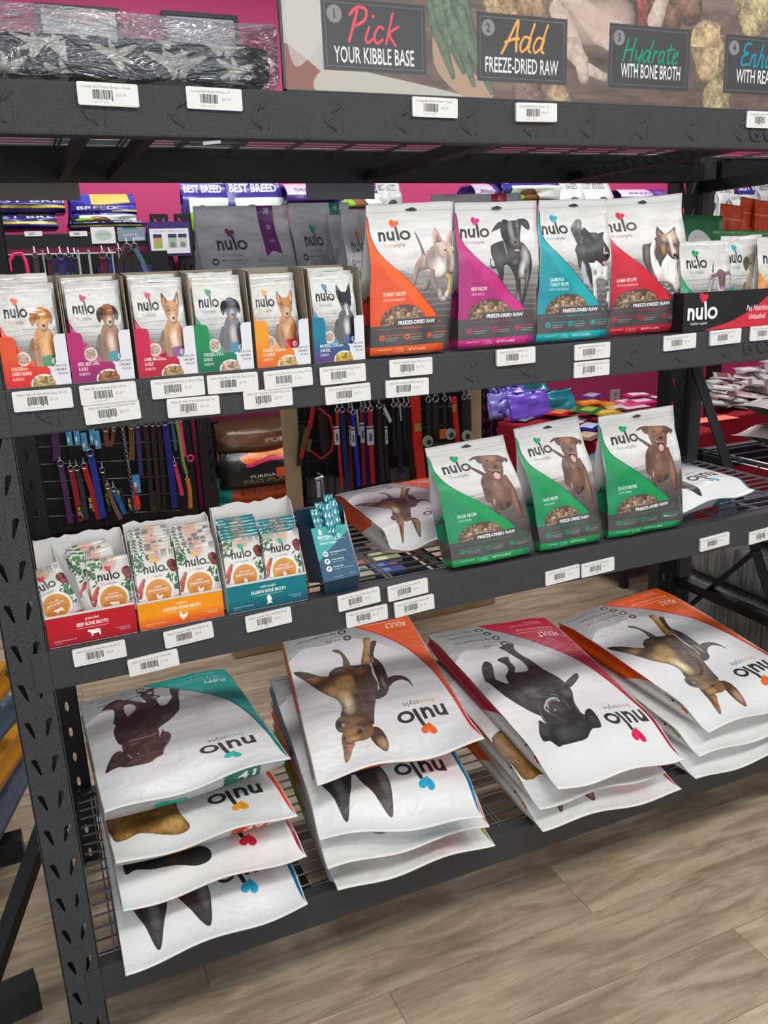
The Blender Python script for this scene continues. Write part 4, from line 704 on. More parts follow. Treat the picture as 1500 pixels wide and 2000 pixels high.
# ------------------------------------------------------------------ price tags on the beams
def price_tag(i, x, y, text, price, label, wd=.083, hg=.030, rot=0., faint=False):
    p = py(x, y, -.0034); m = tag_print(i, text, price, faint); s = MB(); r = .0025; pts = []
    for cx, cz, a0 in ((wd / 2 - r, hg / 2 - r, 0), (-wd / 2 + r, hg / 2 - r, 90), (-wd / 2 + r, -hg / 2 + r, 180), (wd / 2 - r, -hg / 2 + r, 270)):
        for k in range(4): t = math.radians(a0 + k * 30); pts.append((cx + r * math.cos(t), cz + r * math.sin(t)))
    n = len(pts); s.add([(a, -.0006 - .002 * (abs(a) / wd * 2) ** 6 * (i % 3 == 0), b) for a, b in pts] + [(a, .0024, b) for a, b in pts], [tuple(range(n)), tuple(range(n, 2 * n))[::-1]] + [(k, n + k, n + (k + 1) % n, (k + 1) % n) for k in range(n)])
    me = s.mesh('price_tag'); l = me.uv_layers.new(name='uv')
    for lp in me.loops: v = me.vertices[lp.vertex_index].co; l.data[lp.index].uv = (v.x / wd + .5, v.z / hg + .5)
    o = link('price_tag', me, m, None, p); o.rotation_euler = (0, -rot, 0); return tag(o, label, 'price tag', 'price tags stuck on the shelf beams')
TAGS = [
 (211, 185, 'Lounge Bed Denim Brown - Small', '$69.99', 'leftmost price tag on the top beam, under the plastic-wrapped bed', True), (419, 193, 'Lounge Bed Denim Brown - M', '$89.99', 'second price tag from the left on the top beam, below the wrapped bed', True),
 (850, 210, 'Lounge Bed Denim Brown - Small', '$69.99', 'price tag with a clipped corner on the top beam, below the orange word Add', False), (1047, 220, 'Lounge Bed Denim Brown - M', '$89.99', 'price tag on the top beam between two embossed chevrons, below FREEZE-DRIED RAW on the banner', False), (1490, 234, 'Lounge Bed Denim Brown - L', '$99.99', 'rightmost price tag on the top beam, cut by the picture edge', False),
 (84, 781, 'Nulo Chkn & Grn Bean Dog 2.8 Oz', '$1.69', 'price tag under the red and orange chicken and green beans box', False), (212, 768, 'Nulo Bf, Lvr & Kale Dog 2.8 Oz', '$1.69', 'price tag directly under the purple beef and kale box', False), (348, 757, 'Nulo Lmb Mckrl & Kelp In Broth Dog 2.8 Oz', '$1.69', 'faintly printed price tag directly under the crimson lamb and kelp box', True),
 (455, 748, 'Nulo Chkn/Duck & Kale Dog 2.8 Oz', '$1.99', 'price tag directly under the green chicken and duck box', False), (563, 739, 'Nulo Chkn/Slmn & Carrot Dog 2.8 Oz', '$1.69', 'price tag directly under the orange salmon and carrot box', True), (670, 731, 'Nulo Mkrl Chkn Mussl Dog 2.8 Oz', '$1.99', 'price tag directly under the teal mackerel box', False),
 (803, 717, 'Nulo Frz Dried Turkey W/Cran 13 Oz', '$31.99', 'price tag under the orange turkey recipe pouch', False), (1007, 696, 'Nulo FZDR Raw GF Beef 13 Z', '$31.99', 'price tag with a curled corner under the magenta beef recipe pouch', False), (1157, 686, 'Nulo Frz Dried Slmn/Trky 13 Oz', '$32.99', 'price tag directly under the teal salmon and turkey pouch', False),
 (1328, 668, 'Nulo Frz Dried Lamb 13 Oz', '$32.99', 'price tag under the lower right corner of the red lamb recipe pouch', False), (1416, 658, 'Nulo MT Trainers Puppy 4 Oz', '$7.99', 'price tag under the black and red display tray', False), (1494, 650, 'Nulo MT Trainers Adlt 4 Oz', '$7.99', 'price tag at the right picture edge, under the red part of the tray', False),
 (220, 805, 'Nulo GF Sr Dog Trt & Swt Pot 11#', '$36.99', 'lower-row price tag on the second beam, first from the left post', False), (378, 794, 'Nulo GF Adlt Trim Cod & Lntl 11#', '$36.99', 'lower-row price tag on the second beam, second from the left post', False), (524, 778, 'Nulo GF Trky/Swt Pot Adlt Dog 11#', '$35.99', 'lower-row price tag on the second beam, above the pale timber upright', False),
 (680, 769, 'Nulo GF Sml Brd Dog Slmn/Red Lntl 11#', '$36.99', 'lower-row price tag on the second beam, above the red and blue leashes', True), (795, 757, 'Nulo GF Lmb/Cpea Adlt Dog 11#', '$36.99', 'lower-row price tag below the turkey pouch price tag', False), (1156, 720, 'Nulo FZDR GF Raw Duck & Pears 13Z', '$32.99', 'lower price tag below the salmon pouch price tag, above the duck pouches', False),
 (195, 1276, 'Nulo Freestyle Beef Bone Broth 2z', '$0.89', 'price tag under the red beef broth box', False), (300, 1294, 'Nulo GF Cod/Lntl Adlt Trim 24#', '$69.99', 'price tag low on the third beam, above the teal puppy food bag', False), (369, 1240, 'Nulo Freestyle Chkn Bone Broth 2z', '$0.89', 'price tag under the orange chicken broth box', False),
 (525, 1210, 'Nulo Freestyle Slmn Bone Broth 2z', '$0.89', 'price tag under the teal salmon broth box', False), (701, 1170, 'Nulo Protein Stick Chkn Dog .46 Oz', '$0.99', 'price tag under the protein sticks box, upper left of four', False), (717, 1203, 'Nulo GF Lamb/Cpea Adlt Dog 24#', '$69.99', 'price tag right of the protein sticks box, lower left of four', False),
 (797, 1152, 'Nulo Protein Stick Slmn .46 Oz', '$0.99', 'price tag left of the first duck pouch, upper right of four', False), (809, 1183, 'Nulo GF Trky/Swt Pot Puppy 24#', '$69.99', 'price tag left of the first duck pouch, lower right of four', False), (1099, 1123, 'Nulo GF Sr Dog Trout & Swt Pot 24#', '$69.99', 'price tag on the third beam under the middle duck pouch', False),
 (1168, 1108, 'Nulo GF Trky Swt Pot Dog 24#', '$69.99', 'price tag on the third beam under the left corner of the last duck pouch', False), (1395, 1058, 'Nulo GF Salmon Red Lntl Adlt 24#', '$69.99', 'price tag on the third beam beside the apex of the side braces', False), (1490, 1045, 'Nulo GF Adlt Dog 24#', '$69.99', 'price tag on the third beam cut by the right picture edge', False)]
for i, (x, y, t, pr, lab_, ft) in enumerate(TAGS): price_tag(i, x, y, t, pr, lab_, rot=rnd.uniform(-.02, .03) + (.03 if y > 1000 else 0), faint=ft)

# ------------------------------------------------------------------ freeze-dried pouches: second shelf and third shelf
def sb(name, BLp, BRp, TLp, TRp, yb, yt, depth, m, zb=None, **k):
    BL, BR, TL, TR = py(*BLp, yb), py(*BRp, yb), py(*TLp, yt), py(*TRp, yt); s = V((0, depth * .37, 0))
    if zb is not None: BL.z = BR.z = zb
    return standing_bag(name, BL + s, BR + s, TL, TR, depth, m, **k)
OR, OR2 = (.93, .38, .12), (.86, .2, .14); MG, MG2 = (.78, .16, .5), (.55, .12, .42); TL_, TL2 = (.06, .66, .68), (.04, .45, .58); RD, RD2 = (.83, .14, .22), (.7, .1, .18); GN, GN2 = (.05, .6, .33), (.03, .48, .35)
P_T = raw_print('turkey_print', OR, OR2, bullterrier, ['TURKEY RECIPE'], 'WITH CRANBERRIES'); P_B = raw_print('beef_print', MG, MG2, dane, ['BEEF RECIPE'], 'WITH APPLES', 1)
P_S = raw_print('salmon_print', TL_, TL2, akita, ['SALMON &', 'TURKEY RECIPE'], 'WITH STRAWBERRIES', 1); P_L = raw_print('lamb_print', RD, RD2, collie, ['LAMB RECIPE'], 'WITH RASPBERRIES', 1); P_D = raw_print('duck_print', GN, GN2, lab, ['DUCK RECIPE'], 'WITH PEARS', 0, True)
G1 = 'freeze-dried food pouches standing on the second shelf'; zb = ZB + .003
sb('food_pouch', (723, 706), (872, 688), (714, 401), (886, 392), .004, .045, .062, P_T, zb, seed=1, label='orange turkey recipe pouch showing a pale long-nosed dog, on the second shelf', group=G1)
sb('food_pouch', (894, 692), (1046, 671), (888, 396), (1047, 392), .010, .055, .055, P_B, zb, seed=2, label='magenta beef recipe pouch showing a grey great dane', group=G1)
sb('food_pouch', (1046, 676), (1192, 660), (1052, 391), (1184, 388), .010, .055, .055, P_S, zb, seed=3, label='teal salmon and turkey recipe pouch showing a black and white dog', group=G1)
sb('food_pouch', (1176, 664), (1333, 645), (1172, 390), (1332, 377), .040, .070, .055, P_L, zb, seed=4, label='red lamb recipe pouch showing a long-haired collie', group=G1)
G2 = 'duck recipe pouches leaning on the third shelf'; zc = ZC + .004
sb('food_pouch', (886, 1112), (1047, 1082), (830, 875), (982, 849), .000, .085, .060, P_D, zc, seed=5, label='leftmost of three green duck recipe pouches, its pale top leaning back', group=G2)
sb('food_pouch', (1058, 1081), (1178, 1056), (1002, 838), (1128, 811), .004, .080, .055, P_D, zc, seed=6, label='middle of three green duck recipe pouches, in front of the red table', group=G2)
sb('food_pouch', (1188, 1055), (1333, 1030), (1167, 814), (1314, 791), .010, .055, .055, P_D, zc, seed=7, label='rightmost of three green duck recipe pouches, beside the dark rack post', group=G2)
# packets standing turned round at the back of the second shelf
PG = grey_back_print('purple_back_print', (.45, .2, .4), (.42, .16, .42), '38'); TG = grey_back_print('teal_back_print', (.08, .58, .56), (.04, .45, .42), '41'); RG = grey_back_print('red_back_print', (.6, .12, .16), (.8, .15, .2), '41'); OG = grey_back_print('orange_back_print', (.93, .4, .12), None, '41')
G3 = 'grey packets standing at the back of the second shelf'
def back_bag(l, r, t, y, m, seed, label, hh=.28): 
    a, b = py(l, t, y), py(r, t - 2, y); a2, b2 = a.copy(), b.copy(); a2.z = b2.z = ZB + .001; standing_bag('food_pouch', a2, b2, a, b, .09, m, seed=seed, slot=False, label=label, group=G3, crumple=.004)
back_bag(377, 560, 403, .34, PG, 11, 'wide grey packet with a purple tab, standing behind the green and orange boxes')
back_bag(562, 680, 397, .36, TG, 12, 'grey packet with a teal corner and tab, behind the teal mackerel box')
back_bag(640, 735, 420, .30, RG, 13, 'dark red edged grey packet squeezed between the teal and orange ones')
back_bag(664, 742, 410, .20, OG, 14, 'orange and grey packet peeping out left of the turkey pouch')
back_bag(842, 1016, 380, .40, RG, 15, 'grey packet with a red tab rising behind the magenta beef pouch')

# ------------------------------------------------------------------ small meal pouches in their cut-out display boxes
FD = [('CHICKEN &', 'GREEN BEANS')]
MEALS = [(.0025, (.9, .33, .16), (.85, .13, .16), (.1, .5, .28), lambda c: (sitdog(c, (.82, .56, .3), (.88, .68, .42), (.7, .42, .2), up=False)), ['CHICKEN &', 'GREEN BEANS'], '3', 'golden retriever', 'red and orange', (.8, .68, .45)),
 (.0955, (.72, .13, .42), (.55, .13, .42), (.05, .52, .55), lambda c: sitdog(c, (.6, .38, .22), (.9, .85, .8), (.3, .2, .15), up=False), ['BEEF, BEEF LIVER', '& KALE'], '4', 'brown boxer', 'purple', (.68, .45, .3)),
 (.193, (.8, .11, .3), (.72, .1, .22), (.5, .13, .45), lambda c: sitdog(c, (.78, .55, .32), (.93, .88, .84), (.5, .35, .22)), ['LAMB, MACKEREL', '& KELP'], '5', 'brown and white collie pup', 'crimson', (.75, .62, .4)),
 (.285, (.06, .55, .32), (.04, .42, .32), (.03, .48, .6), lambda c: (sitdog(c, (.38, .38, .42), (.85, .8, .76), (.12, .11, .12), up=False), c.soft(74, 62, 5, 6, (.75, .5, .35), .8), c.soft(84, 100, 4, 12, (.75, .45, .3), .7)), ['CHICKEN, DUCK', '& KALE'], '5', 'tricolour shepherd', 'green', (.85, .72, .62)),
 (.382, (.96, .62, .12), (.9, .4, .13), (.82, .2, .25), lambda c: sitdog(c, (.8, .55, .32), (.88, .7, .5), (.7, .45, .3)), ['CHICKEN, SALMON', '& CARROT'], '4', 'tan chihuahua', 'orange and yellow', (.9, .75, .5)),
 (.481, (.04, .5, .62), (.38, .22, .5), (.1, .2, .45), lambda c: (sitdog(c, (.2, .2, .21), (.9, .9, .9), (.12, .12, .12)), c.limb([(77, 56, 1.5), (78, 66, 2.6)], (.92, .92, .92), .1, .8)), ['MACKEREL, CHICKEN', '& MUSSEL'], '5', 'black and white terrier', 'teal and violet', (.85, .72, .3))]
M_BIN = mat('box_inside_card', (.62, .57, .5), .7, 0, .3, 60, .06)
def uvbox(name, pts, y, m, parent, wd, hg, th=.0012, x0=None, z0=None, uvh=None):
    tri = tessellate_polygon([[V((a, b, 0)) for a, b in pts]]); n = len(pts); s = MB(); s.add([(a, y, b) for a, b in pts] + [(a, y + th, b) for a, b in pts], [tuple(t) for t in tri] + [tuple(k + n for k in t)[::-1] for t in tri] + [(k, (k + 1) % n, n + (k + 1) % n, n + k) for k in range(n)])
    me = s.mesh(name); l = me.uv_layers.new(name='uv')
    for lp in me.loops: v = me.vertices[lp.vertex_index].co; l.data[lp.index].uv = ((v.x - x0) / wd, (v.z - z0) / hg)
    bm = bmesh.new(); bm.from_mesh(me); bmesh.ops.recalc_face_normals(bm, faces=bm.faces); bm.to_mesh(me); bm.free()
    return link(name, me, m, parent)
for i, (x0, col, col2, c2, dog, lines, num, dn, cn, food) in enumerate(MEALS):
    W = .0915; z0 = ZB + .0008; y0 = .004 + .001 * (i % 2); m = box_print('box_print_%d' % i, col, col2, lines, food); D = .088
    bx = empty('display_box', (x0 + W / 2, y0 + D / 2, z0), '%s cardboard display box of small pouches with %s' % (cn, ' '.join(lines).lower().replace('&', 'and')), 'display box', 'cut-out display boxes on the second shelf')
    r = .007; a, b, zt, zc_ = x0 + .022, x0 + .074, z0 + .074, z0 + .028; arc = lambda cx, cz, s, e, n=4: [(cx + r * math.cos(math.radians(s + (e - s) * k / n)), cz + r * math.sin(math.radians(s + (e - s) * k / n))) for k in range(n + 1)]
    pts = [(x0, z0), (x0 + W, z0), (x0 + W, zt)] + arc(b + r, zt - r, 90, 180) + arc(b - r, zc_ + r, 0, -90) + arc(a + r, zc_ + r, 270, 180) + arc(a - r, zt - r, 0, 90) + [(x0, zt)]
    uvbox('front_panel', pts, y0, m, bx, W, .105, x0=x0, z0=z0)
    for k, xx in ((0, x0), (1, x0 + W - .0012)):
        s = MB(); prof = [(y0, z0), (y0 + D, z0), (y0 + D, z0 + .158), (y0 + .012, z0 + .152), (y0 + .0012, z0 + .074)]; n = 5
        s.add([(xx, p, q) for p, q in prof] + [(xx + .0012, p, q) for p, q in prof], [tuple(range(n))[::-1], tuple(range(n, 2 * n))] + [(j, (j + 1) % n, n + (j + 1) % n, n + j) for j in range(n)]); s.build('side_panel', M_BIN if k == 1 or i % 2 else M_BIN, bx)
    MB().box((x0, y0 + D, z0), (x0 + W, y0 + D + .0012, z0 + .158)).build('back_panel', M_BIN, bx); MB().box((x0, y0, z0 - .0006), (x0 + W, y0 + D, z0)).build('bottom_panel', M_BIN, bx)
    fix_parent(bx); pm_ = meal_print('meal_print_%d' % i, col, c2, dog, lines, num); n = 3 if i != 4 else 2
    for k in range(n):
        yy = y0 + .010 + k * .020 + (.012 if i == 4 else 0); dx = (-.002, .003, -.003)[k] + (.001 if i % 2 else -.001); h = .142 + k * .006 + (.008 if (i == 0 and k == 2) else 0) - (.006 if i == 4 and k == 0 else 0); q = .0775
        xx = x0 + (W - q) / 2 + dx; lean = .012
        where = ('front', 'second', 'rearmost')[k]
        standing_bag('meal_pouch', (xx, yy, z0 + .002), (xx + q, yy, z0 + .002), (xx + .001, yy + lean, z0 + h), (xx + q, yy + lean, z0 + h), .011, pm_, seed=20 + i * 3 + k, nu=10, nv=14, slot=False, seal=.86, crumple=.0016,
                     label='%s small glossy pouch with a %s, in the %s box' % (where, dn, cn), cat='pet food pouch', group='small meal pouches in the display boxes')

# ------------------------------------------------------------------ tray of training treats at the right end of the second shelf
c = Cv(200, 42, 4, (.1, .09, .1)); c.poly([(34, 44), (70, 33), (100, 20), (125, 4), (150, -12), (205, -12), (205, 44)], (.83, .17, .24), True); c.logo(5, 29, 42, (.83, .15, .25), (1, 1, 1), False); c.text('healthier together', 10, 35, 3, (1, 1, 1), .75, .01); c.text('Pet Nutrition', 88, 24, 6.5, (1, .95, .95), .68, .01, 'l', .15); c.text('Unleashed', 92, 33, 6, (1, .95, .95), .68, .01, 'l', .15); c.heart(135, 24, 8, (.9, .9, .9))
tray = empty('display_tray', (1.44, .06, ZB), 'low black and red cardboard display tray holding treat pouches', 'display tray'); mt = img_mat('tray_print', c, .4, .15)
a0 = py(1331, 668, .006).x; uvbox('front_panel', [(a0, ZB + .001), (a0 + .38, ZB + .001), (a0 + .38, ZB + .078), (a0, ZB + .078)], .004, mt, tray, .38, .078, x0=a0, z0=ZB + .001)
for xx in (a0, a0 + .379): MB().box((xx, .0055, ZB + .001), (xx + .0012, .11, ZB + .078)).build('side_panel', mat('black_card', (.08, .08, .08), .6), tray)
MB().box((a0, .11, ZB + .001), (a0 + .38, .111, ZB + .078)).build('back_panel', M_BIN, tray); fix_parent(tray)
def pointer(c): c.limb([(62, 50, 1.4), (66, 36, .6)], (.3, .3, .3)); c.limb([(58, 60, 6), (56, 80, 4), (58, 92, 2)], (.75, .73, .73)); c.limb([(76, 62, 9), (80, 84, 9), (79, 110, 4), (78, 132, 3)], (.85, .84, .84)); c.limb([(86, 88, 6), (87, 130, 3)], (.8, .79, .79)); c.limb([(72, 54, 3), (60, 56, 2.6), (56, 62, 1)], (.55, .42, .42)); c.limb([(86, 54, 3), (94, 52, 2.4), (98, 57, 1)], (.55, .42, .42)); c.limb([(78, 54, 8), (79, 66, 6.6), (80, 74, 4.4)], (.52, .38, .38), .15, .6); c.ell(80.5, 76, 2.4, 3, (.8, .55, .58)); eye(c, 75, 58); eye(c, 83, 58)
def retriever(c): sitdog(c, (.72, .65, .57), (.85, .8, .74), (.42, .36, .33), up=False); c.ell(78, 76, 3, 3.4, (.75, .5, .5)); c.limb([(56, 96, 3), (46, 92, 2.4), (38, 90, 1)], (.35, .31, .3))
TP1 = meal_print('treat_print_green', GN, (.4, .38, .37), pointer, [''], '3'); TP2 = meal_print('treat_print_teal', TL_, (.42, .4, .38), retriever, [''], '4'); TP3 = meal_print('treat_print_orange', (.92, .55, .2), (.9, .5, .2), dane, [''], '3')
G4 = 'treat pouches in the black and red tray'
for l, r, t, m, y, lb2 in ((1327, 1424, 472, TP1, .03, 'treat pouch with a spotted pointer and green corner in the tray'), (1408, 1488, 461, TP2, .05, 'treat pouch with a fawn retriever pup and teal corner in the tray'), (1478, 1570, 463, TP3, .03, 'treat pouch with an orange corner in the tray, cut by the picture edge')):
    a, b = py(l, t, y + .01), py(r, t - 3, y + .01); standing_bag('treat_pouch', (a.x, y, ZB + .003), (b.x, y, ZB + .003), a, b, .022, m, seed=int(l), nu=10, nv=16, slot=False, seal=.85, label=lb2, cat='pet treat pouch', group=G4)
c = Cv(167, 100, 4, (.12, .36, .18)); c.T = (8, -17, .75, 1, 0); c.ell(50, 84, 48, 44, (.72, .73, .73)); c.limb([(64, 60, 6), (66, 72, 5), (76, 78, 6), (84, 86, 4)], (.4, .36, .34)); c.limb([(62, 66, 3), (56, 64, 2)], (.35, .3, .3)); c.limb([(66, 76, 2.4), (58, 82, 2)], (.38, .34, .32)); c.limb([(84, 76, 1.2), (92, 70, .7)], (.3, .3, .3)); c.limb([(82, 84, 3), (86, 96, 2)], (.4, .36, .34)); c.text('nulo', 20, 84, 11, (.15, .15, .15), 1, .05); c.text('trainer', 22, 90, 4.5, (.3, .3, .3), 1, .02)
GP = img_mat('green_treat_print', c, .35, 0, .5, .25)
for k, (l, r, t, y, lb2) in enumerate(((1322, 1412, 418, .15, 'dark green pouch with a leaping puppy, behind the spotted-dog pouch'), (1392, 1520, 448, .10, 'dark green pouch lying lower, below the orange bags'))):
    a, b = py(l, t, y), py(r, t + 4, y); standing_bag('treat_pouch', (a.x, y, ZB + .003), (b.x, y, ZB + .003), a, b, .04, GP, seed=60 + k, nu=10, nv=16, slot=False, label=lb2, cat='pet treat pouch', group='dark green treat pouches')
c = Cv(60, 60, 3); c.vgrad(0, 0, 60, 60, [(0, (.8, .27, .14)), (1, (.86, .34, .12))], .1); c.rect(0, 7, 60, 7.8, (.92, .5, .35)); c.rect(0, 46, 60, 60, (.75, .72, .68)); OP = img_mat('orange_bag_print', c, .3, .2, .5, .35)
for k, (l, r, t, b_, y, lb2) in enumerate(((1408, 1452, 397, 446, .20, 'small orange foil pouch, leftmost of three above the green ones'), (1447, 1482, 384, 448, .23, 'middle orange foil pouch of three above the green ones'), (1474, 1530, 390, 446, .22, 'rightmost orange foil pouch, cut by the picture edge'))):
    a, b, = py(l, t, y), py(r, t + 6, y); standing_bag('treat_pouch', (a.x - .002, y, ZB + .003), (b.x - .002, y, ZB + .003), a, b, .03, OP, seed=70 + k, nu=8, nv=14, slot=False, label=lb2, cat='pet treat pouch', group='orange foil pouches')

# ------------------------------------------------------------------ broth boxes and protein sticks on the third shelf
def broth_box(x0, x1, h, col, col2, kind, word, label, top, sachets, torn=False):
    y0 = .006; z0 = ZC + .001; D = .085; bx = empty('display_box', ((x0 + x1) / 2, .05, z0), label, 'display box', 'bone broth display boxes on the third shelf'); m = broth_box_print('broth_box_' + kind, col, col2, kind, word)
    n = 24; edge = [(x1 - (x1 - x0) * k / n, z0 + h + (rnd.uniform(-.0006, .001) if torn else 0)) for k in range(n + 1)]
    uvbox('front_panel', [(x0, z0), (x1, z0)] + edge, y0, m, bx, x1 - x0, h, x0=x0, z0=z0)
    mc = pmat(tuple(.75 * q for q in col2), .5)
    for xx in (x0, x1 - .001):
        s = MB(); prof = [(y0, z0), (y0 + D, z0), (y0 + D, z0 + top), (y0 + D - .02, z0 + top - .002), (y0 + .001, z0 + h)]; n = 5
        s.add([(xx, p, q) for p, q in prof] + [(xx + .001, p, q) for p, q in prof], [tuple(range(n))[::-1], tuple(range(n, 2 * n))] + [(j, (j + 1) % n, n + (j + 1) % n, n + j) for j in range(n)]); s.build('side_panel', M_CARDW, bx)
    pts = [(x0, z0), (x1, z0)] + [(x1 - (x1 - x0) * k / 14, z0 + top + rnd.uniform(-.003, .004)) for k in range(15)]
    uvbox('back_panel', pts, y0 + D, M_CARDW, bx, 1, 1, x0=0, z0=0); MB().box((x0, y0, z0 - .0006), (x1, y0 + D, z0 + .0005)).build('bottom_panel', M_CARDW, bx)
    MB().box((x0, y0 - .0004, z0 + h - .003), (x1, y0 + .0014, z0 + h + .0004)).build('torn_edge', M_CARDW, bx); fix_parent(bx)
    pmx = broth_print('broth_print_' + kind, *sachets[0]); 
    for k, (xa, yb, h2, lean, roll, lb2) in enumerate(sachets[1]):
        q = .068; BL = V((xa, yb, z0 + .003)); u = V((math.cos(roll), 0, -math.sin(roll))); t = V((math.sin(roll), 0, math.cos(roll))); TLv = BL + t * h2 + V((0, lean, 0)); dz = max(0, .003 + z0 - (BL + u * q).z); BL = BL + V((0, 0, dz)); TLv = TLv + V((0, 0, dz))
        standing_bag('broth_sachet', BL, BL + u * q, TLv + u * .001, TLv + u * (q - .001), .0035, pmx, seed=100 + k, nu=6, nv=9, slot=False, seal=.9, crumple=.0012, label=lb2, cat='broth sachet', group='%s sachets in their box' % word.lower())
ORD = ['', 'second', 'third', 'fourth', 'fifth', 'sixth', 'seventh', 'rearmost']
def fan(xa, y0, n, word, side): return [(xa + rnd.uniform(-.0015, .0015), y0 + k * .0062, .128 + k * .0042, .016, 0, ('front sachet of the %s stack in the %s box' % (side, word)) if k == 0 else '%s sachet from the front in the %s stack of the %s box' % (ORD[k], side, word)) for k in range(n)]
broth_box(0.003, .142, .053, (.76, .07, .15), (.62, .05, .13), 'cow', 'BEEF BONE BROTH', 'red beef broth display box, half empty, with white inner card', .160,
  (((.76, .1, .17), (.82, .1, .2), 'cow', 'BEEF BONE BROTH'), [(.006, .022, .118, .012, -.30, 'sachet slumped over on the left of the red beef broth box'), (.079, .020, .126, .010, -.02, 'upright front sachet at the right of the red beef broth box')] + [(.068 - k * .0035, .034 + k * .009, .136 + .004 * k, .012, -.10, 'tilted sachet, %s behind the upright one in the beef broth box' % ('nearest', 'second', 'farthest')[k]) for k in range(3)]))
MB_ = MB().quadbox([(.052, .03, ZC + .003), (.078, .02, ZC + .045), (.060, .08, ZC + .15), (.03, .09, ZC + .15)], (.001, 0, 0)); dv = MB_.build('card_divider', M_CARDW); tag(dv, 'white folded card divider standing in the red beef broth box', 'card divider')
broth_box(.146, .288, .050, (.98, .6, .05), (.88, .3, .12), 'hen', 'CHICKEN BONE BROTH', 'orange chicken broth display box, packed with two stacks of sachets', .165, (((.98, .6, .06), (.96, .7, .15), 'hen', 'CHICKEN BONE BROTH'), fan(.1495, .012, 8, 'chicken', 'left') + fan(.2185, .012, 7, 'chicken', 'right')), True)
broth_box(.296, .440, .052, (.02, .48, .52), (.02, .32, .42), 'fish', 'SALMON BONE BROTH', 'teal salmon broth display box, packed with two stacks of sachets', .172, (((.03, .6, .6), (.05, .65, .62), 'fish', 'SALMON BONE BROTH'), fan(.2995, .012, 7, 'salmon', 'left') + fan(.3695, .010, 5, 'salmon', 'right')))
# protein sticks
c = Cv(68, 105, 7, (.14, .33, .45)); c.poly([(-2, -2), (70, -2), (70, 12), (20, 48), (-2, 66)], (.2, .66, .64)); c.text("Grab 'N Go", 24, 13, 5, (.1, .3, .4), .9, 0, 'l', .15); c.text('PROTEIN STICKS', 9, 23, 6.4, (1, 1, 1), .66, .02); c.stroke([(9, 25.5), (60, 25.5)], .5, (1, 1, 1)); c.text('salmon recipe', 10, 33, 5.4, (1, 1, 1), .72, .01); animal_icon(c, 'fish', 15, 9, .7)
for i, (t1, t2) in enumerate((('High Animal-Based Protein', 'Made with 80% animal'), ('Probiotic Advantage', 'BC30 probiotic added to support healthy'), ('Pure and Simple', 'No Corn, Wheat, Soy, Artificial Colors, Flavors, or Preservatives'))):
    y = 52 + i * 14.5; c.ell(16, y, 5.4, 5.4, (.92, .96, .97)); c.text('80%' if i == 0 else '', 16, y + 2, 4.4, (.14, .33, .45), .8, .02, 'c'); c.limb([(14.5, y + 1, 1.2), (17.5, y - 2, 1.2)], (.14, .33, .45)) if i else None; c.text(t1, 25, y - 1, 2.9, (1, 1, 1), .66, .02); c.text(t2, 25, y + 3.4, 1.9, (.9, .95, 1), .5, .01)
c.text('6 x .46 oz (13 g) sticks', 20, 100, 1.9, (1, 1, 1), .7); c.text('NET WT 2.76 oz', 50, 98, 1.9, (1, 1, 1), .6); PS = img_mat('protein_print', c, .38, .1)
ps = empty('display_box', (.5, .05, ZC), 'dark blue and teal protein sticks box leaning beside the lying bag', 'display box'); f = [py(633, 1138, .004), py(704, 1122, .004), py(675, 1023, .03), py(607, 1033, .03)]; bz = ZC + .002
s = MB(); s.quadbox(f, (0, .0014, 0)); me = s.mesh('front_panel'); l = me.uv_layers.new(name='uv'); uvm = {0: (0, 0), 1: (1, 0), 2: (1, 1), 3: (0, 1)}
for lp in me.loops: l.data[lp.index].uv = uvm[lp.vertex_index % 4]
link('front_panel', me, PS, ps); MDB = mat('navy_card', (.1, .22, .3), .45, 0, .4); back = V((-.012, .075, 0)); bl, br = V((f[0].x + .002, .012, bz)), V((f[1].x - .006, .012, bz))
MB().quadbox([bl, br, f[1] + V((0, .001, 0)), f[0] + V((0, .001, 0))], (0, .0012, 0)).build('lower_flap', MDB, ps)
MB().quadbox([f[0] + V((0, .002, 0)), f[3] + V((0, .002, 0)), f[3] + back * .9, V((f[0].x, 0, bz)) + V((-.004, .08, 0))], (.001, 0, 0)).build('side_panel', MDB, ps)
MB().quadbox([f[1] + V((0, .002, 0)), f[2] + V((0, .002, 0)), f[2] + V((.022, .07, .012)), V((f[1].x, 0, bz)) + V((.01, .08, 0))], (.001, 0, 0)).build('side_panel', M_CARDW, ps)
MB().quadbox([V((f[0].x - .002, .085, bz)), V((f[1].x - .002, .085, bz)), V((f[2].x + .02, .088, .99)), V((f[3].x - .01, .088, .99))], (0, .001, 0)).build('back_panel', MDB, ps); fix_parent(ps)
c = Cv(30, 90, 6, (.06, .52, .58)); [c.poly([(x, y), (x + 4, y + 2), (x + 5, y - 4)], (.85, .95, .95)) for x in range(1, 30, 7) for y in range(6, 90, 8)]; c.rect(6, 60, 12, 90, (.35, .16, .12)); ST = img_mat('stick_print', c, .25, .3)
for k, (dx, dy, h) in enumerate(((.012, .03, .155), (.028, .022, .165), (.040, .03, .168), (.018, .05, .16), (.034, .05, .172))):
    x = f[3].x + dx - .002; q = .017; lk = -.006 + .003 * k
    standing_bag('protein_stick', (x + .02, dy, bz + .004), (x + .02 + q, dy, bz + .004), (x + lk, dy + .012, bz + h), (x + lk + q, dy + .012, bz + h), .010, ST, seed=140 + k, nu=5, nv=10, slot=False, seal=.92, label=('teal protein stick wrapper standing in the protein sticks box, %s' % ('front left', 'front middle', 'front right', 'rear left', 'rear right, tallest')[k]), cat='protein stick', group='protein sticks in their box')

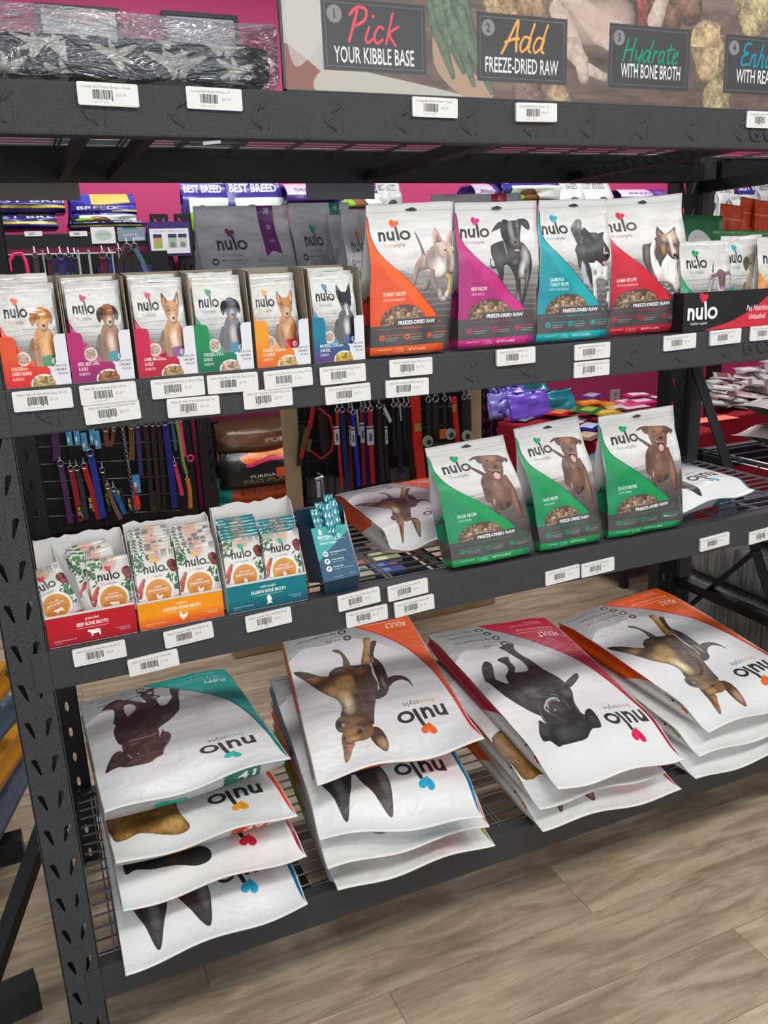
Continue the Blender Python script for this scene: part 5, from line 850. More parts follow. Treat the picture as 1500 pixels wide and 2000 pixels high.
# ------------------------------------------------------------------ lying bags
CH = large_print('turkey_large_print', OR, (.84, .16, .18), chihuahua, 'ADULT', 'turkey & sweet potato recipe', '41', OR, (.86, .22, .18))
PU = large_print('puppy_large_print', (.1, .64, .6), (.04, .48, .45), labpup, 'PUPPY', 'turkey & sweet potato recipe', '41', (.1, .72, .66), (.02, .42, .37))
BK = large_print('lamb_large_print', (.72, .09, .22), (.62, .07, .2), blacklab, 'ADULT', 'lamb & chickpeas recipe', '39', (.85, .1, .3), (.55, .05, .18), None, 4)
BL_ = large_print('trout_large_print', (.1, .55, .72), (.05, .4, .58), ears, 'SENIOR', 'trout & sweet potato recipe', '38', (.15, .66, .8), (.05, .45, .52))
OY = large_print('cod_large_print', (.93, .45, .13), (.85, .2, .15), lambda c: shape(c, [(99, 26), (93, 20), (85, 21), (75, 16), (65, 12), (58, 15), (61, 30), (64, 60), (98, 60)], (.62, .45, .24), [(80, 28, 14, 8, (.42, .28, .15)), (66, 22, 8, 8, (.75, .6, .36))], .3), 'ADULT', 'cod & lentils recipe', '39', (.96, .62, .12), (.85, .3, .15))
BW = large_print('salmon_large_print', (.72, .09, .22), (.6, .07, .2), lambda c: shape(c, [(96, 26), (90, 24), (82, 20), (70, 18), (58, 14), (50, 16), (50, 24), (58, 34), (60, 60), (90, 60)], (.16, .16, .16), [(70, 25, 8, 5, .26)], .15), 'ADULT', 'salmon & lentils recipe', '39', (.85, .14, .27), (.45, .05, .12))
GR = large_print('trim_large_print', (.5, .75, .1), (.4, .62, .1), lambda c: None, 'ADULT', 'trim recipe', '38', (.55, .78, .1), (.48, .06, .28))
def lay(FLp, FRp, yf, BLp, BRp, zt, T, m, tip=.5, droop=0., yfr=None, zf=None, **k):
    FL, FR = py(*FLp, yf), py(*FRp, yf if yfr is None else yfr); BL, BR = pz(*BLp, zt), pz(*BRp, zt); d = V((0, 0, (tip - .5) * T - droop)); h = V((0, 0, T * .44))
    return lying_bag('food_bag', FL - d, FR - d, BR - h, BL - h, T, m, tip=tip, droop=droop, **k)
def lay3(FL, FR, BR, BL, T, m, **k): return lying_bag('food_bag', FL, FR, BR, BL, T, m, **k)
def stk(fl, fr, dz, T, m, seed, label, g, zm, back, tip=.6, droop=0., yf=-.01, zp=0, **k):
    FL, FR = (pz(*fl, zp), pz(*fr, zp)) if zp else (py(*fl, yf), py(*fr, yf)); d = (tip - .5) * T - droop; lying_bag('food_bag', FL - V((0, 0, d)), FR - V((0, 0, d)), V(back[1] + (zm,)), V(back[0] + (zm,)), T, m, tip=tip, droop=droop, seed=seed, label=label, group=g, **k)
S = 'large food bags in the %s stack on the bottom shelf'
g = S % 'left'
lay((207, 1592), (566, 1480), .035, (155, 1366), (434, 1297), .487, .064, PU, tip=.92, seed=1, label='teal puppy food bag with a chocolate labrador, topmost of the left stack', group=g)
lay3((.055, -.005, .397), (.385, -.005, .397), (.375, .54, .385), (.04, .55, .385), .060, OY, tip=.92, seed=2, label='bag with an orange heart, second from the top of the left stack', group=g)
lay3((.055, -.022, .326), (.392, -.022, .326), (.38, .54, .316), (.045, .55, .316), .064, BW, tip=.7, seed=3, label='bag with a red heart, third from the top of the left stack', group=g)
stk((247, 1902), (600, 1769), 0, .058, BL_, 4, 'bag with a blue heart and dark dog ears, lowest of the left stack', g, .258, ((.045, .55), (.38, .54)), .5, .005, -.05, tf=.7, zp=0.25)
g = S % 'second'
lay((621, 1528), (945, 1450), .00, (549, 1232), (782, 1178), .487, .062, CH, tip=.95, seed=5, label='orange adult food bag with a tan and black chihuahua, topmost of the second stack', group=g, wave=.008)
stk((626, 1640), (943, 1601), 0, .060, BL_, 6, 'bag with a blue heart and dog ears, second from the top of the second stack', g, .385, ((.50, .60), (.86, .56)), .5, .02, -.02, tf=.75, zp=0.352)
stk((642, 1701), (955, 1614), 0, .060, OY, 7, 'plain white bag end, third from the top of the second stack', g, .318, ((.50, .60), (.86, .56)), .5, .01, -.03, tf=.7, zp=0.3)
stk((662, 1744), (966, 1648), 0, .058, GR, 8, 'bag with a maroon 38 sticker, lowest of the second stack', g, .258, ((.50, .60), (.86, .56)), .85, .0, -.055, wave=.006, tf=.6, zp=0.25)
g = S % 'third'
stk((1092, 1544), (1336, 1481), 0, .060, BK, 9, 'crimson adult food bag with a black labrador, topmost of the third stack', g, .395, ((.975, .63), (1.33, .575)), .5, .012, -.02, tipl=.2, tf=.8, zp=0.338)
stk((1056, 1579), (1300, 1510), 0, .060, OY, 10, 'bag with an orange gusset, middle of the third stack', g, .325, ((.94, .60), (1.30, .57)), .5, .01, -.035, tipl=.2, tf=.7, zp=0.292)
stk((1062, 1620), (1330, 1546), 0, .058, CH, 11, 'bag with a red-orange heart whose corner sticks out, lowest of the third stack', g, .259, ((.95, .58), (1.32, .56)), .5, .0, -.055, tipl=.18, tf=.75, zp=0.25)
g = S % 'right'
a, b = pz(1090, 1205, .43), pz(1283, 1140, .44)
lying_bag('food_bag', V((1.385, -.03, .352)), V((1.735, -.03, .36)), b - V((0, 0, .03)), a - V((0, 0, .03)), .060, CH, tip=.5, droop=.012, tipl=.16, tf=.6, seed=12, label='orange adult food bag with a chihuahua, topmost of the right-hand stack beside the braces', group=g)
lay3((1.352, -.04, .300), (1.71, -.04, .300), (1.70, .56, .325), (1.35, .54, .325), .060, GR, tip=.5, droop=.015, tf=.65, tipl=.16, seed=13, label='bag with a lime green heart, middle of the right-hand stack', group=g)
lay3((1.33, -.055, .250), (1.69, -.055, .250), (1.70, .56, .259), (1.35, .54, .259), .060, GR, tip=.5, droop=.012, tf=.6, tipl=.16, seed=14, label='bag lowest of the right-hand stack, its pale corner hanging over the beam', group=g)
# on the third shelf
zt = ZC + .066
FLa, FRa = pz(768, 1080, ZC + .02), pz(906, 1044, ZC + .03); BLa, BRa = pz(654, 957, zt), pz(846, 925, zt)
lying_bag('food_bag', FLa + V((0, 0, .010)), FRa, BRa - V((0, 0, .028)), BLa - V((0, 0, .028)), .062, CH, tip=.4, seed=15, label='orange adult food bag with a chihuahua, lying left of the duck pouches', group='food bags lying on the third shelf')
FLb, FRb = pz(1300, 1012, ZC + .03), pz(1474, 962, ZC + .03); BRb, BLb = pz(1205, 862, zt), pz(1085, 905, zt)
lying_bag('food_bag', FLb, FRb, BRb - V((0, 0, .03)), BLb - V((0, 0, .03)), .058, BL_, tip=.6, seed=16, label='blue-edged food bag lying behind the rightmost duck pouch', group='food bags lying on the third shelf', tipl=.1)

# ------------------------------------------------------------------ banner and wrapped bed on the top shelf
sx0, sz1 = .4625, 2.07; SW, SHh = 1.5, sz1 - 1.682
c = Cv(SW * 200, SHh * 200, 6); U = lambda x, y: ((py(x, y, .004).x - sx0) * 200, (sz1 - py(x, y, .004).z) * 200)
c.vgrad(0, 0, SW * 200, SHh * 200, [(0, (.62, .56, .52)), (.5, (.5, .42, .38)), (.8, (.4, .33, .3)), (1, (.38, .3, .27))], .35)
def up(pts, col, sm=True, al=1.): c.poly([U(*p) for p in pts], col, sm, al)
up([(540, -60), (700, -60), (700, 60), (640, 180), (560, 178), (545, 60)], (.8, .78, .75), al=.95); up([(553, 90), (575, 95), (640, 150), (690, 186), (560, 176)], (.55, .33, .28)); up([(560, 0), (620, 0), (640, 60), (580, 130), (558, 60)], (.84, .83, .8), al=.7)
up([(640, 130), (760, 150), (930, 192), (930, 200), (640, 188)], (.78, .76, .7)); up([(850, 60), (890, 110), (960, 175), (950, 195), (900, 185), (850, 130)], (.72, .58, .48))
for a, b, w_ in (((835, -60), (885, 150), 3), ((850, -60), (905, 140), 4), ((870, -60), (925, 165), 3.4), ((880, -60), (930, 90), 3), ((890, -60), (945, 130), 2.6), ((900, 20), (960, 180), 2)): c.limb([(*U(*a), w_), (*U((a[0] + b[0]) / 2 - 8, (a[1] + b[1]) / 2), w_ * .9), (*U(*b), .8)], (.38, .47, .38), .3)
for x, y, r, col in ((985, -4, 8, (.72, .6, .45)), (1035, -10, 7, (.66, .52, .4)), (1382, 85, 8.2, (.8, .68, .5)), (1300, 0, 7, (.5, .36, .3)), (1240, 10, 7, (.62, .3, .27)), (1470, -10, 9, (.8, .7, .5)), (1340, -20, 7, (.5, .38, .3)), (1210, 20, 8, (.42, .33, .3)), (1090, 190, 5, (.72, .6, .45)), (1030, 180, 6, (.5, .38, .33)), (1400, 190, 7, (.75, .66, .48))): c.limb([(*U(x, y), r), (U(x, y)[0] + 2, U(x, y)[1] + r * .8, r * .85)], col, .5, .5)
for pts in ([(1090, 20), (1120, 80), (1140, 130), (1180, 150)], [(1130, 10), (1170, 70), (1200, 90)], [(1105, -10), (1170, 40), (1220, 60)], [(1118, 95), (1136, 120), (1140, 150)], [(1280, 40), (1290, 10), (1300, -20)]): c.limb([(*U(*p), 3.6 - .7 * i) for i, p in enumerate(pts)], (.86, .77, .7), .25, .7)
for x, y, w_ in ((1150, 40, 12), (1200, 35, 9)): c.soft(*U(x, y), w_, 8, (.85, .72, .66), .8)
c.a = c.a * .78 + np.array((.6, .58, .57), np.float32) * .22  # pale haze mixed into the banner's background colours
PK = (.29, .285, .295)
for (x0, y0), (x1, y1), n, wc in (((625, -8), (833, 146), '1', (.93, .33, .38)), ((931, 22), (1106, 166), '2', (.93, .68, .35)), ((1191, 44), (1343, 178), '3', (.12, .62, .45)), ((1419, 66), (1580, 190), '4', (.1, .6, .68))):
    a = U(x0, y0); b = U(x1, y1); c.rect(a[0], a[1], b[0], b[1], PK); e = 1.2
    for p, q in (((a[0] + e, a[1] + e), (b[0] - e, a[1] + e)), ((b[0] - e, a[1] + e), (b[0] - e, b[1] - e)), ((b[0] - e, b[1] - e), (a[0] + e, b[1] - e)), ((a[0] + e, b[1] - e), (a[0] + e, a[1] + e))): c.stroke([p, q], .18, (.5, .5, .5))
    c.ell(a[0] + 4.3, a[1] + 4.4, 2.5, 2.5, (.55, .55, .55)); c.text(n, a[0] + 4.3, a[1] + 5.6, 2.5, PK, .9, .02, 'c')
def script(word, x, y, s_, col):     # brushed lettering
    L = {'P': [[(1, 0), (2.2, -5), (3.2, -9)], [(.6, -7.6), (3, -9.8), (6, -9.4), (6, -6.6), (3, -4.6)]], 'i': [[(1.6, -4.6), (.6, -1.2), (1.6, 0), (3, -1.2)], [(2.6, -7.3), (2.8, -7.9)]], 'c': [[(3.6, -4.2), (2, -4.8), (.6, -2.4), (1.4, 0), (3.6, -1.2)]], 'k': [[(2.6, -9), (1, 0)], [(5, -5.2), (2, -3), (4.4, .4)]],
         'A': [[(0, 1), (2.6, -4), (5.4, -9.6), (5.4, -4), (5.8, 0)], [(1, -2.6), (4.4, -3.8), (6.4, -4)]], 'd': [[(4, -4.4), (2, -4.6), (.6, -2), (1.4, 0), (3.4, -1.6), (4.4, -5), (5.6, -9)], [(4.6, -4.4), (4, -.8), (5, 0)]], 'H': [[(2, -9), (1, -4), (.2, 0)], [(6, -9.4), (4.8, -4), (4.4, 0)], [(.6, -4.2), (5.4, -5)]], 'y': [[(.8, -4.8), (.6, -1.6), (1.8, -.8), (3.4, -3)], [(3.8, -5), (3, 0), (1.4, 3.4), (0, 2)]],
         'r': [[(1.4, -4.6), (.8, 0)], [(1, -2.6), (2.2, -4.6), (3.4, -4.4)]], 'a': [[(3.6, -4.4), (1.8, -4.6), (.6, -2), (1.4, 0), (3, -1.6), (3.8, -4.4)], [(3.8, -4.4), (3.2, -1), (4.4, 0)]], 't': [[(2.6, -8), (1.4, -2), (2, 0), (3.4, -.8)], [(.4, -5.4), (4.6, -6)]], 'e': [[(.8, -2.2), (3.2, -3.6), (2.6, -5), (.8, -3), (1.2, 0), (3.6, -1)]], 'E': [[(5, -9), (2, -8.4), (1.4, -5.6), (3.6, -5), (1, -3.6), (1, -.4), (5, -1)]], 'n': [[(1.2, -4.6), (.6, 0)], [(.9, -2.6), (2.4, -4.8), (3.2, -4), (3, 0), (4.2, -.4)]], 'h': [[(2.4, -9), (.6, 0)], [(1, -2.6), (2.6, -4.8), (3.4, -4), (3.1, 0), (4.3, -.4)]]}
    wd = {'P': 6, 'i': 3, 'c': 3.8, 'k': 5, 'A': 6.6, 'd': 5.4, 'H': 6.4, 'y': 4, 'r': 3.4, 'a': 4.6, 't': 3.6, 'e': 4, 'E': 5, 'n': 4.4, 'h': 4.6}
    for ch in word:
        for st in L[ch]: c.curve([(x + a * s_ + -b * s_ * .12, y + b * s_) for a, b in st], s_ * .85 if ch.isupper() else s_ * .72, col)
        x += wd[ch] * s_
def word_at(word, p, wpx, col): a = U(*p); b = U(p[0] + wpx, p[1]); tot = {'Pick': 17.8, 'Add': 17.4, 'Hydrate': 31.4, 'Enhance': 30}[word]; script(word, a[0], a[1], (b[0] - a[0]) / tot, col)
word_at('Pick', (676, 80), 100, (.93, .33, .38)); word_at('Add', (980, 98), 84, (.93, .68, .35)); word_at('Hydrate', (1216, 118), 108, (.12, .62, .45)); word_at('Enhance', (1445, 128), 100, (.1, .6, .68))
for t, p, q in (('YOUR KIBBLE BASE', (653, 118), (809, 121)), ('FREEZE-DRIED RAW', (948, 137), (1090, 143)), ('WITH BONE BROTH', (1212, 148), (1328, 154)), ('WITH REAL MEAT', (1437, 158), (1548, 164))):
    a, b = U(*p), U(*q); v, _ = glyphs(t, .012); wn = (v[:, 0].max() - v[:, 0].min()); h = 4.6; c.text(t, a[0], a[1] + .3, h, (.95, .95, .95), (b[0] - a[0]) / (wn * h / .7), .012)
bn = empty('banner_sign', (1.1, .01, 1.68), 'long printed banner with dark Pick, Add, Hydrate panels standing on the top beam', 'sign')
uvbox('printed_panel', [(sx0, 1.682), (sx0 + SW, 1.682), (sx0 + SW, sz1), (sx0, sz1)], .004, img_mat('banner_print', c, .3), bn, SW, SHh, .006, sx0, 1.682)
MB().box((sx0 - .004, .0035, 1.6805), (sx0, .012, sz1)).build('edge_strip', pmat((.3, .3, .31)), bn); MB().box((sx0 - .004, .0035, 1.6805), (sx0 + SW, .012, 1.6825)).build('edge_strip', pmat((.3, .3, .31)), bn); fix_parent(bn)
c = Cv(200, 60, 5, (.07, .10, .16))
for i in range(34):
    x, y = (i * 43 + 9) % 200, 4 + (i * 17) % 56; s_ = 9 + (i * 7) % 5; f = 1 if i % 2 else -1; K = (.74, .73, .7)
    c.limb([(x - s_ * f, y - 4, 1.2), (x, y + 1, 2.8), (x + s_ * f, y - 5, 1)], K, .1, .8); c.limb([(x - 2, y - 7, .8), (x, y + 1, 3), (x + 3 * f, y + 6, 2)], K, .1, .8); c.limb([(x, y + 1, 2), (x + s_ * .8 * f, y + 4, .8)], K, .1, .8)
MBED = img_mat('bird_pattern', c, .8, 0, .2)
def cushion(name, x0, x1, y0, y1, z0, z1, m, parent=None, n=(26, 12, 7), amp=.004, seed=0, rnd_=.35, uvs=(1, 1)):
    s = bmesh.new(); bmesh.ops.create_cube(s, size=2); bmesh.ops.subdivide_edges(s, edges=s.edges[:], cuts=7, use_grid_fill=True)
    c0 = V(((x0 + x1) / 2, (y0 + y1) / 2, (z0 + z1) / 2)); h = V(((x1 - x0) / 2, (y1 - y0) / 2, (z1 - z0) / 2)); r = rnd_ * min(h); l = s.loops.layers.uv.new('uv')
    for v in s.verts:
        p = V([v.co[i] * h[i] for i in range(3)]); q = V([max(-h[i] + r, min(h[i] - r, p[i])) for i in range(3)]); d = p - q
        if d.length > 0: p = q + d.normalized() * min(r, d.length)
        p += V((0, 0, 1)) * nz(p, 6, seed) * amp * (1 if p.z > 0 else 0) + V((0, -1, 0)) * nz(p, 7, seed + 3) * amp * (1 if p.y < 0 else 0); v.co = p
    for f in s.faces:
        f.smooth = True; nn = f.normal
        for lp in f.loops: p = lp.vert.co; lp[l].uv = ((p.x + h.x) / (.5) * uvs[0], ((p.z + h.z) + (p.y + h.y)) / .15 * uvs[1])
    me = bpy.data.meshes.new(name); s.to_mesh(me); s.free(); o = link(name, me, m, parent, c0); return o
bed = cushion('pet_bed', -.35, .448, .026, .54, 1.690, 1.748, MBED, seed=2, amp=.004, rnd_=.5); tag(bed, 'dark navy pet bed with pale bird pattern on the top shelf, inside clear plastic', 'pet bed')
MPL = bpy.data.materials.new('clear_plastic'); MPL.use_nodes = True; nt = MPL.node_tree; nt.nodes.clear(); N = nt.nodes.new; L = nt.links.new
ou = N('ShaderNodeOutputMaterial'); mi = N('ShaderNodeMixShader'); tr_ = N('ShaderNodeBsdfTransparent'); gl = N('ShaderNodeBsdfGlossy'); gl.inputs['Roughness'].default_value = .07; gl.inputs[0].default_value = (.95, .97, 1, 1); lw = N('ShaderNodeLayerWeight'); lw.inputs[0].default_value = .32
tc = N('ShaderNodeTexCoord'); mp = N('ShaderNodeMapping'); mp.inputs['Rotation'].default_value = (0, .5, 0); mp.inputs['Scale'].default_value = (5, 6, 13); nn = N('ShaderNodeTexNoise'); nn.inputs['Scale'].default_value = 1.2; nn.inputs['Detail'].default_value = 4; nn.inputs['Distortion'].default_value = 2.2; bp = N('ShaderNodeBump'); bp.inputs['Strength'].default_value = 1; bp.inputs['Distance'].default_value = .06
L(tc.outputs['Object'], mp.inputs[0]); L(mp.outputs[0], nn.inputs['Vector']); L(nn.outputs[0], bp.inputs['Height']); L(bp.outputs[0], gl.inputs['Normal']); L(bp.outputs[0], lw.inputs['Normal']); ma = N('ShaderNodeMath'); ma.operation = 'MULTIPLY_ADD'; ma.inputs[1].default_value = .8; ma.inputs[2].default_value = .12; L(lw.outputs['Facing'], ma.inputs[0])
df = N('ShaderNodeBsdfDiffuse'); df.inputs[0].default_value = (.9, .93, .96, 1); m0 = N('ShaderNodeMixShader'); m0.inputs[0].default_value = .05; L(tr_.outputs[0], m0.inputs[1]); L(df.outputs[0], m0.inputs[2]); L(ma.outputs[0], mi.inputs[0]); L(m0.outputs[0], mi.inputs[1]); L(gl.outputs[0], mi.inputs[2]); L(mi.outputs[0], ou.inputs[0])  # small white diffuse share stands in for glare on the plastic
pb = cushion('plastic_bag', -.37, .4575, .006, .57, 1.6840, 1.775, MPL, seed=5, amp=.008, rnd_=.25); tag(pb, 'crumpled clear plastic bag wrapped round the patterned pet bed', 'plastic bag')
# tape scrap and backs of sign cards hanging from the rear beams
t_ = MB(); t_.quadbox([(.325, .0, 1.600), (.352, .0, 1.603), (.350, .02, 1.606), (.33, .02, 1.607)], (0, 0, .004)); o = t_.build('tape_scrap', pmat((.7, .72, .74), .3)); tag(o, 'scrap of cloudy tape stuck under the top beam', 'tape')
def card(name, l, t, r, b, y, m, label, cat, parent=None, th=.002, grp=None):
    p, q = py(l, t, y), py(r, b, y); o = MB().box((p.x, y, q.z), (q.x, y + th, p.z)).build(name, m); return tag(o, label, cat, grp)
card('sign_card', -10, 352, 158, 391, DEP + .004, pmat((.5, .46, .42)), 'plain tan back of a card hanging below the rear top beam at far left', 'card')
card('sign_card', 597, 352, 732, 389, DEP + .004, pmat((.5, .5, .53)), 'plain grey back of a card hanging below the rear top beam, above the grey packets', 'card')
# pictures and outlet on the back wall
def framed(l, t, r, b, lab_, col):
    p, q = py(l, t, YW - .02), py(r, b, YW - .02); e = empty('picture_frame', ((p.x + q.x) / 2, YW - .01, q.z), lab_, 'picture'); k = .035
    c = Cv(60, 44, 3, col); c.rect(6, 6, 54, 40, tuple(.95 * v for v in col)); c.soft(30, 22, 18, 12, (.7, .72, .74), .4); c.limb([(20, 40, 5), (30, 26, 6), (40, 36, 6)], (.6, .62, .64)); z0 = p.z - .62
    MB().box((p.x, YW - .03, p.z - .02), (q.x, YW - .004, p.z)).build('frame_rail', M_BLACK, e); MB().box((p.x, YW - .03, z0), (q.x, YW - .004, z0 + .02)).build('frame_rail', M_BLACK, e)
    for x in (p.x, q.x - .02): MB().box((x, YW - .03, z0 + .02), (x + .02, YW - .004, p.z - .02)).build('frame_rail', M_BLACK, e)
    uvbox('picture_print', [(p.x + .02, z0 + .02), (q.x - .02, z0 + .02), (q.x - .02, p.z - .02), (p.x + .02, p.z - .02)], YW - .02, img_mat('picture', c, .25), e, q.x - p.x, .6, .004, p.x, z0); fix_parent(e)
framed(68, 5, 233, 35, 'black-framed pale picture high on the magenta wall, left of two', (.85, .87, .88)); framed(315, 20, 464, 45, 'black-framed grey picture high on the magenta wall, right of two', (.6, .62, .64))
p = py(1201, 776, YW - .006); ol = empty('wall_outlet', p, 'white double wall outlet on the back wall above the red table', 'outlet')
MB().box((p.x - .042, YW - .008, p.z - .058), (p.x + .042, YW - .001, p.z + .058)).build('cover_plate', pmat((.85, .83, .8)), ol, bevel=.004)
for k in (-.022, .022):
    s = MB().tube([(p.x, YW - .0085, p.z + k), (p.x, YW - .0110, p.z + k)], .016, 12).build('socket', pmat((.72, .7, .67)), ol)
    for q in (-.006, .006): MB().box((p.x + q - .0015, YW - .0118, p.z + k - .004), (p.x + q + .0015, YW - .0108, p.z + k + .006)).build('slot', M_BLACK, s)
fix_parent(ol)

# ------------------------------------------------------------------ stock on the far rack's top shelf
def simple_print(name, bg, parts, W=100, H=100, k=2.2, rough=.3):
    c = Cv(167, H, k, bg)
    for p in parts: (getattr(c, p[0]))(*p[1:])
    return img_mat(name, c, rough, 0, .5, .4)
PBL = simple_print('blue_bag', (.2, .17, .5), [('poly', [(0, 55), (50, 40), (100, 60), (100, 100), (0, 100)], (.15, .12, .4), True), ('text', 'BEST BREED', 6, 24, 15, (.9, .9, .95), .75, .03), ('rect', 12, 36, 100, 90, (.85, .9, .85)), ('limb', [(40, 62, 12), (44, 84, 14)], (.55, .35, .22)), ('ell', 20, 80, 14, 18, (.55, .75, .2)), ('rect', 0, 92, 167, 96, (.5, .85, .2))])
PBW = simple_print('white_bag', (.74, .75, .74), [('text', 'BEST BREED', 8, 22, 13, (.3, .3, .35), .78, .01), ('ell', 60, 68, 30, 26, (.2, .3, .26)), ('limb', [(60, 62, 9), (62, 82, 12)], (.75, .75, .72)), ('ell', 26, 74, 9, 9, (.2, .35, .25))])
PBY = simple_print('yellow_stripe_bag', (.19, .16, .45), [('rect', 0, 0, 120, 22, (.35, .3, .6)), ('rect', 0, 60, 167, 74, (.9, .82, .25)), ('text', 'BEST BREED', 4, 40, 18, (.8, .8, .9), .9, .02), ('rect', 50, 10, 90, 26, (.75, .6, .4))])
PBP = simple_print('violet_bag', (.3, .2, .5), [('rect', 0, 0, 60, 60, (.75, .72, .78)), ('limb', [(80, 30, 14), (90, 60, 16)], (.4, .35, .6)), ('text', 'BREED', 14, 44, 16, (.4, .3, .5), .8, .02)])
PBG = simple_print('gold_bag', (.25, .25, .65), [('rect', 30, 0, 90, 60, (.85, .7, .35)), ('poly', [(0, 40), (40, 60), (100, 50), (100, 100), (0, 100)], (.18, .15, .55), True), ('text', 'BREED', 8, 80, 16, (.9, .9, 1), .9, .03), ('rect', 60, 84, 167, 92, (.85, .85, .5))])
G5 = 'bags stocked on the far rack top shelf'; z2 = 1.626
def far_stand(l, r, t, y, m, lab_, seed, d=.10, lean=.0): a, b = py(l, t, y), py(r, t, y); b.z = a.z; standing_bag('food_bag', (a.x, y - .02, z2), (b.x, y - .02, z2), a + V((lean, 0, 0)), b + V((lean, 0, 0)), d, m, seed=seed, nu=8, nv=10, slot=False, label=lab_, group=G5, crumple=.006)
def far_lie(l, r, t, b, y, m, lab_, seed, dz=0):
    a, q = py(l, t, y), py(r, b, y); h = max(a.z - q.z, .04); standing_bag('food_bag', (a.x, y, q.z), (q.x, y, q.z), (a.x + .005, y, a.z), (q.x - .005, y, a.z), .3, m, seed=seed, nu=10, nv=8, slot=False, seal=1.35, label=lab_, group=G5, crumple=.008)
far_lie(-45, 126, 388, 419, 3.02, PBY, 'upper dark blue bag with a yellow stripe at the far left of the far shelf', 31); far_lie(-40, 112, 418, 449, 3.0, PBY, 'lower dark blue bag with a yellow stripe at the far left of the far shelf', 32)
far_lie(131, 262, 382, 421, 3.02, PBG, 'blue, white and gold bag, top of the small pile on the far shelf', 33); far_lie(133, 262, 417, 436, 3.0, PBL, 'dark blue bag in the middle of the small pile on the far shelf', 34); far_lie(132, 272, 432, 449, 3.0, PBY, 'dark blue bag at the base of the small pile on the far shelf', 35)
far_stand(350, 438, 352, 3.0, PBL, 'standing blue and white bag with a puppy on the far shelf, behind the purple-tabbed packet', 36); far_stand(438, 546, 350, 3.1, PBL, 'purple and green bag on the far shelf, right of the puppy one', 37); far_lie(545, 640, 362, 400, 3.05, PBP, 'violet and cream bag behind the hanging grey card', 38); far_lie(640, 735, 366, 410, 3.1, PBL, 'dark blue bag right behind the hanging grey card', 39)
far_stand(733, 778, 352, 3.0, PBW, 'small white bag on the far shelf above the left corner of the turkey pouch', 40, .08); far_lie(908, 962, 362, 404, 3.05, PBP, 'white and violet bag on the far shelf above the beef pouch', 41); far_lie(960, 1072, 350, 398, 3.0, PBL, 'shiny blue bag on the far shelf above the salmon pouch', 42)
far_stand(1078, 1134, 350, 3.0, PBW, 'white bag with dark lettering above the salmon pouch, left of a pair', 43, .1); far_stand(1136, 1192, 350, 3.0, PBW, 'white bag with dark lettering above the salmon pouch, right of a pair', 44, .1, -.02); far_lie(1190, 1282, 372, 398, 3.05, PBP, 'violet and grey bag on the far shelf, above the lamb pouch', 45)
for k, (l, r, t, y, m, lab_) in enumerate(((1362, 1392, 366, 3.0, PBW, 'white bag leaning on the far shelf just right of the black post'), (1392, 1424, 362, 2.95, PBW, 'white bag leaning, second from the black post on the far shelf'), (1424, 1462, 380, 2.86, PBW, 'white bag with dark lettering behind the orange pouches'), (1440, 1500, 352, 3.1, PBL, 'tall pale bag at the back of the far shelf, upper right'), (1478, 1540, 356, 2.95, PBW, 'white bag on the far shelf cut by the right picture edge'), (1344, 1372, 392, 2.84, PBW, 'small creased silver-white bag beside the black post'))): far_stand(l, r, t, y, m, lab_, 50 + k, .08, .04 if k in (1,) else 0)
# cards on the far beam
cp = Cv(100, 80, 3, (.9, .9, .9)); cp.ell(50, 40, 36, 26, (.72, .78, .72)); cp.text('GRAIN FREE', 50, 40, 8, (.4, .5, .45), .8, .01, 'c'); C1 = img_mat('shelf_card_a', cp, .5)
cp = Cv(100, 80, 3, (.5, .57, .62)); cp.rect(20, 0, 70, 10, (.1, .4, .35)); cp.text('DENTAL', 20, 50, 12, (.8, .85, .9), .9, .01); cp.rect(60, 58, 96, 76, (.75, .78, .85)); C2 = img_mat('shelf_card_b', cp, .5)
cp = Cv(100, 74, 4, (.88, .88, .89)); cp.text('YOUR CHOICE    PREMIUM FORMULAS', 50, 10, 4, (.35, .35, .4), .8, 0, 'c')
for x, g in ((8, (.75, .6, .4)), (46, (.6, .7, .6)), (72, (.75, .76, .72))): cp.rect(x, 16, x + 22, 58, g); cp.rect(x, 16, x + 22, 27, (.2, .2, .4)); cp.ell(x + 11, 48, 7, 8, (.5, .75, .2) if x < 20 else (.5, .5, .45))
C3 = img_mat('shelf_card_c', cp, .4)
def uvcard(name, l, t, r, b, y, m, lab_, cat, frame=None, grp=None, flipw=1):
    p, q = py(l, t, y), py(r, b, y); o = uvbox(name, [(p.x, q.z), (q.x, q.z), (q.x, p.z), (p.x, p.z)], y, m, None, q.x - p.x, p.z - q.z, .003, p.x, q.z); tag(o, lab_, cat, grp)
    if frame: MB().box((p.x - .008, y + .0032, q.z - .012), (q.x + .008, y + .006, p.z + .03)).build('holder', frame, o)
    return o
uvcard('shelf_card', 176, 444, 227, 475, Y2 - .004, C1, 'white card with a grey-green badge on the far rack beam', 'shelf card'); uvcard('shelf_card', 228, 444, 285, 470, Y2 - .005, C2, 'grey-blue card on the far rack beam, right of the white badge card', 'shelf card'); uvcard('shelf_card', 291, 447, 372, 494, Y2 - .04, C3, 'white card with three product pictures in a purple holder on the far rack', 'shelf card', pmat((.22, .16, .42)))
for k, x in enumerate((65, 153)): uvcard('price_tag', x - 18, 452, x + 18, 461, Y2 - .003, tag_print(90 + k, 'Best Breed Dog 30#', '$54.99'), 'pale price tag on the far rack beam, %s from the left edge' % ('first', 'second')[k], 'price tag')

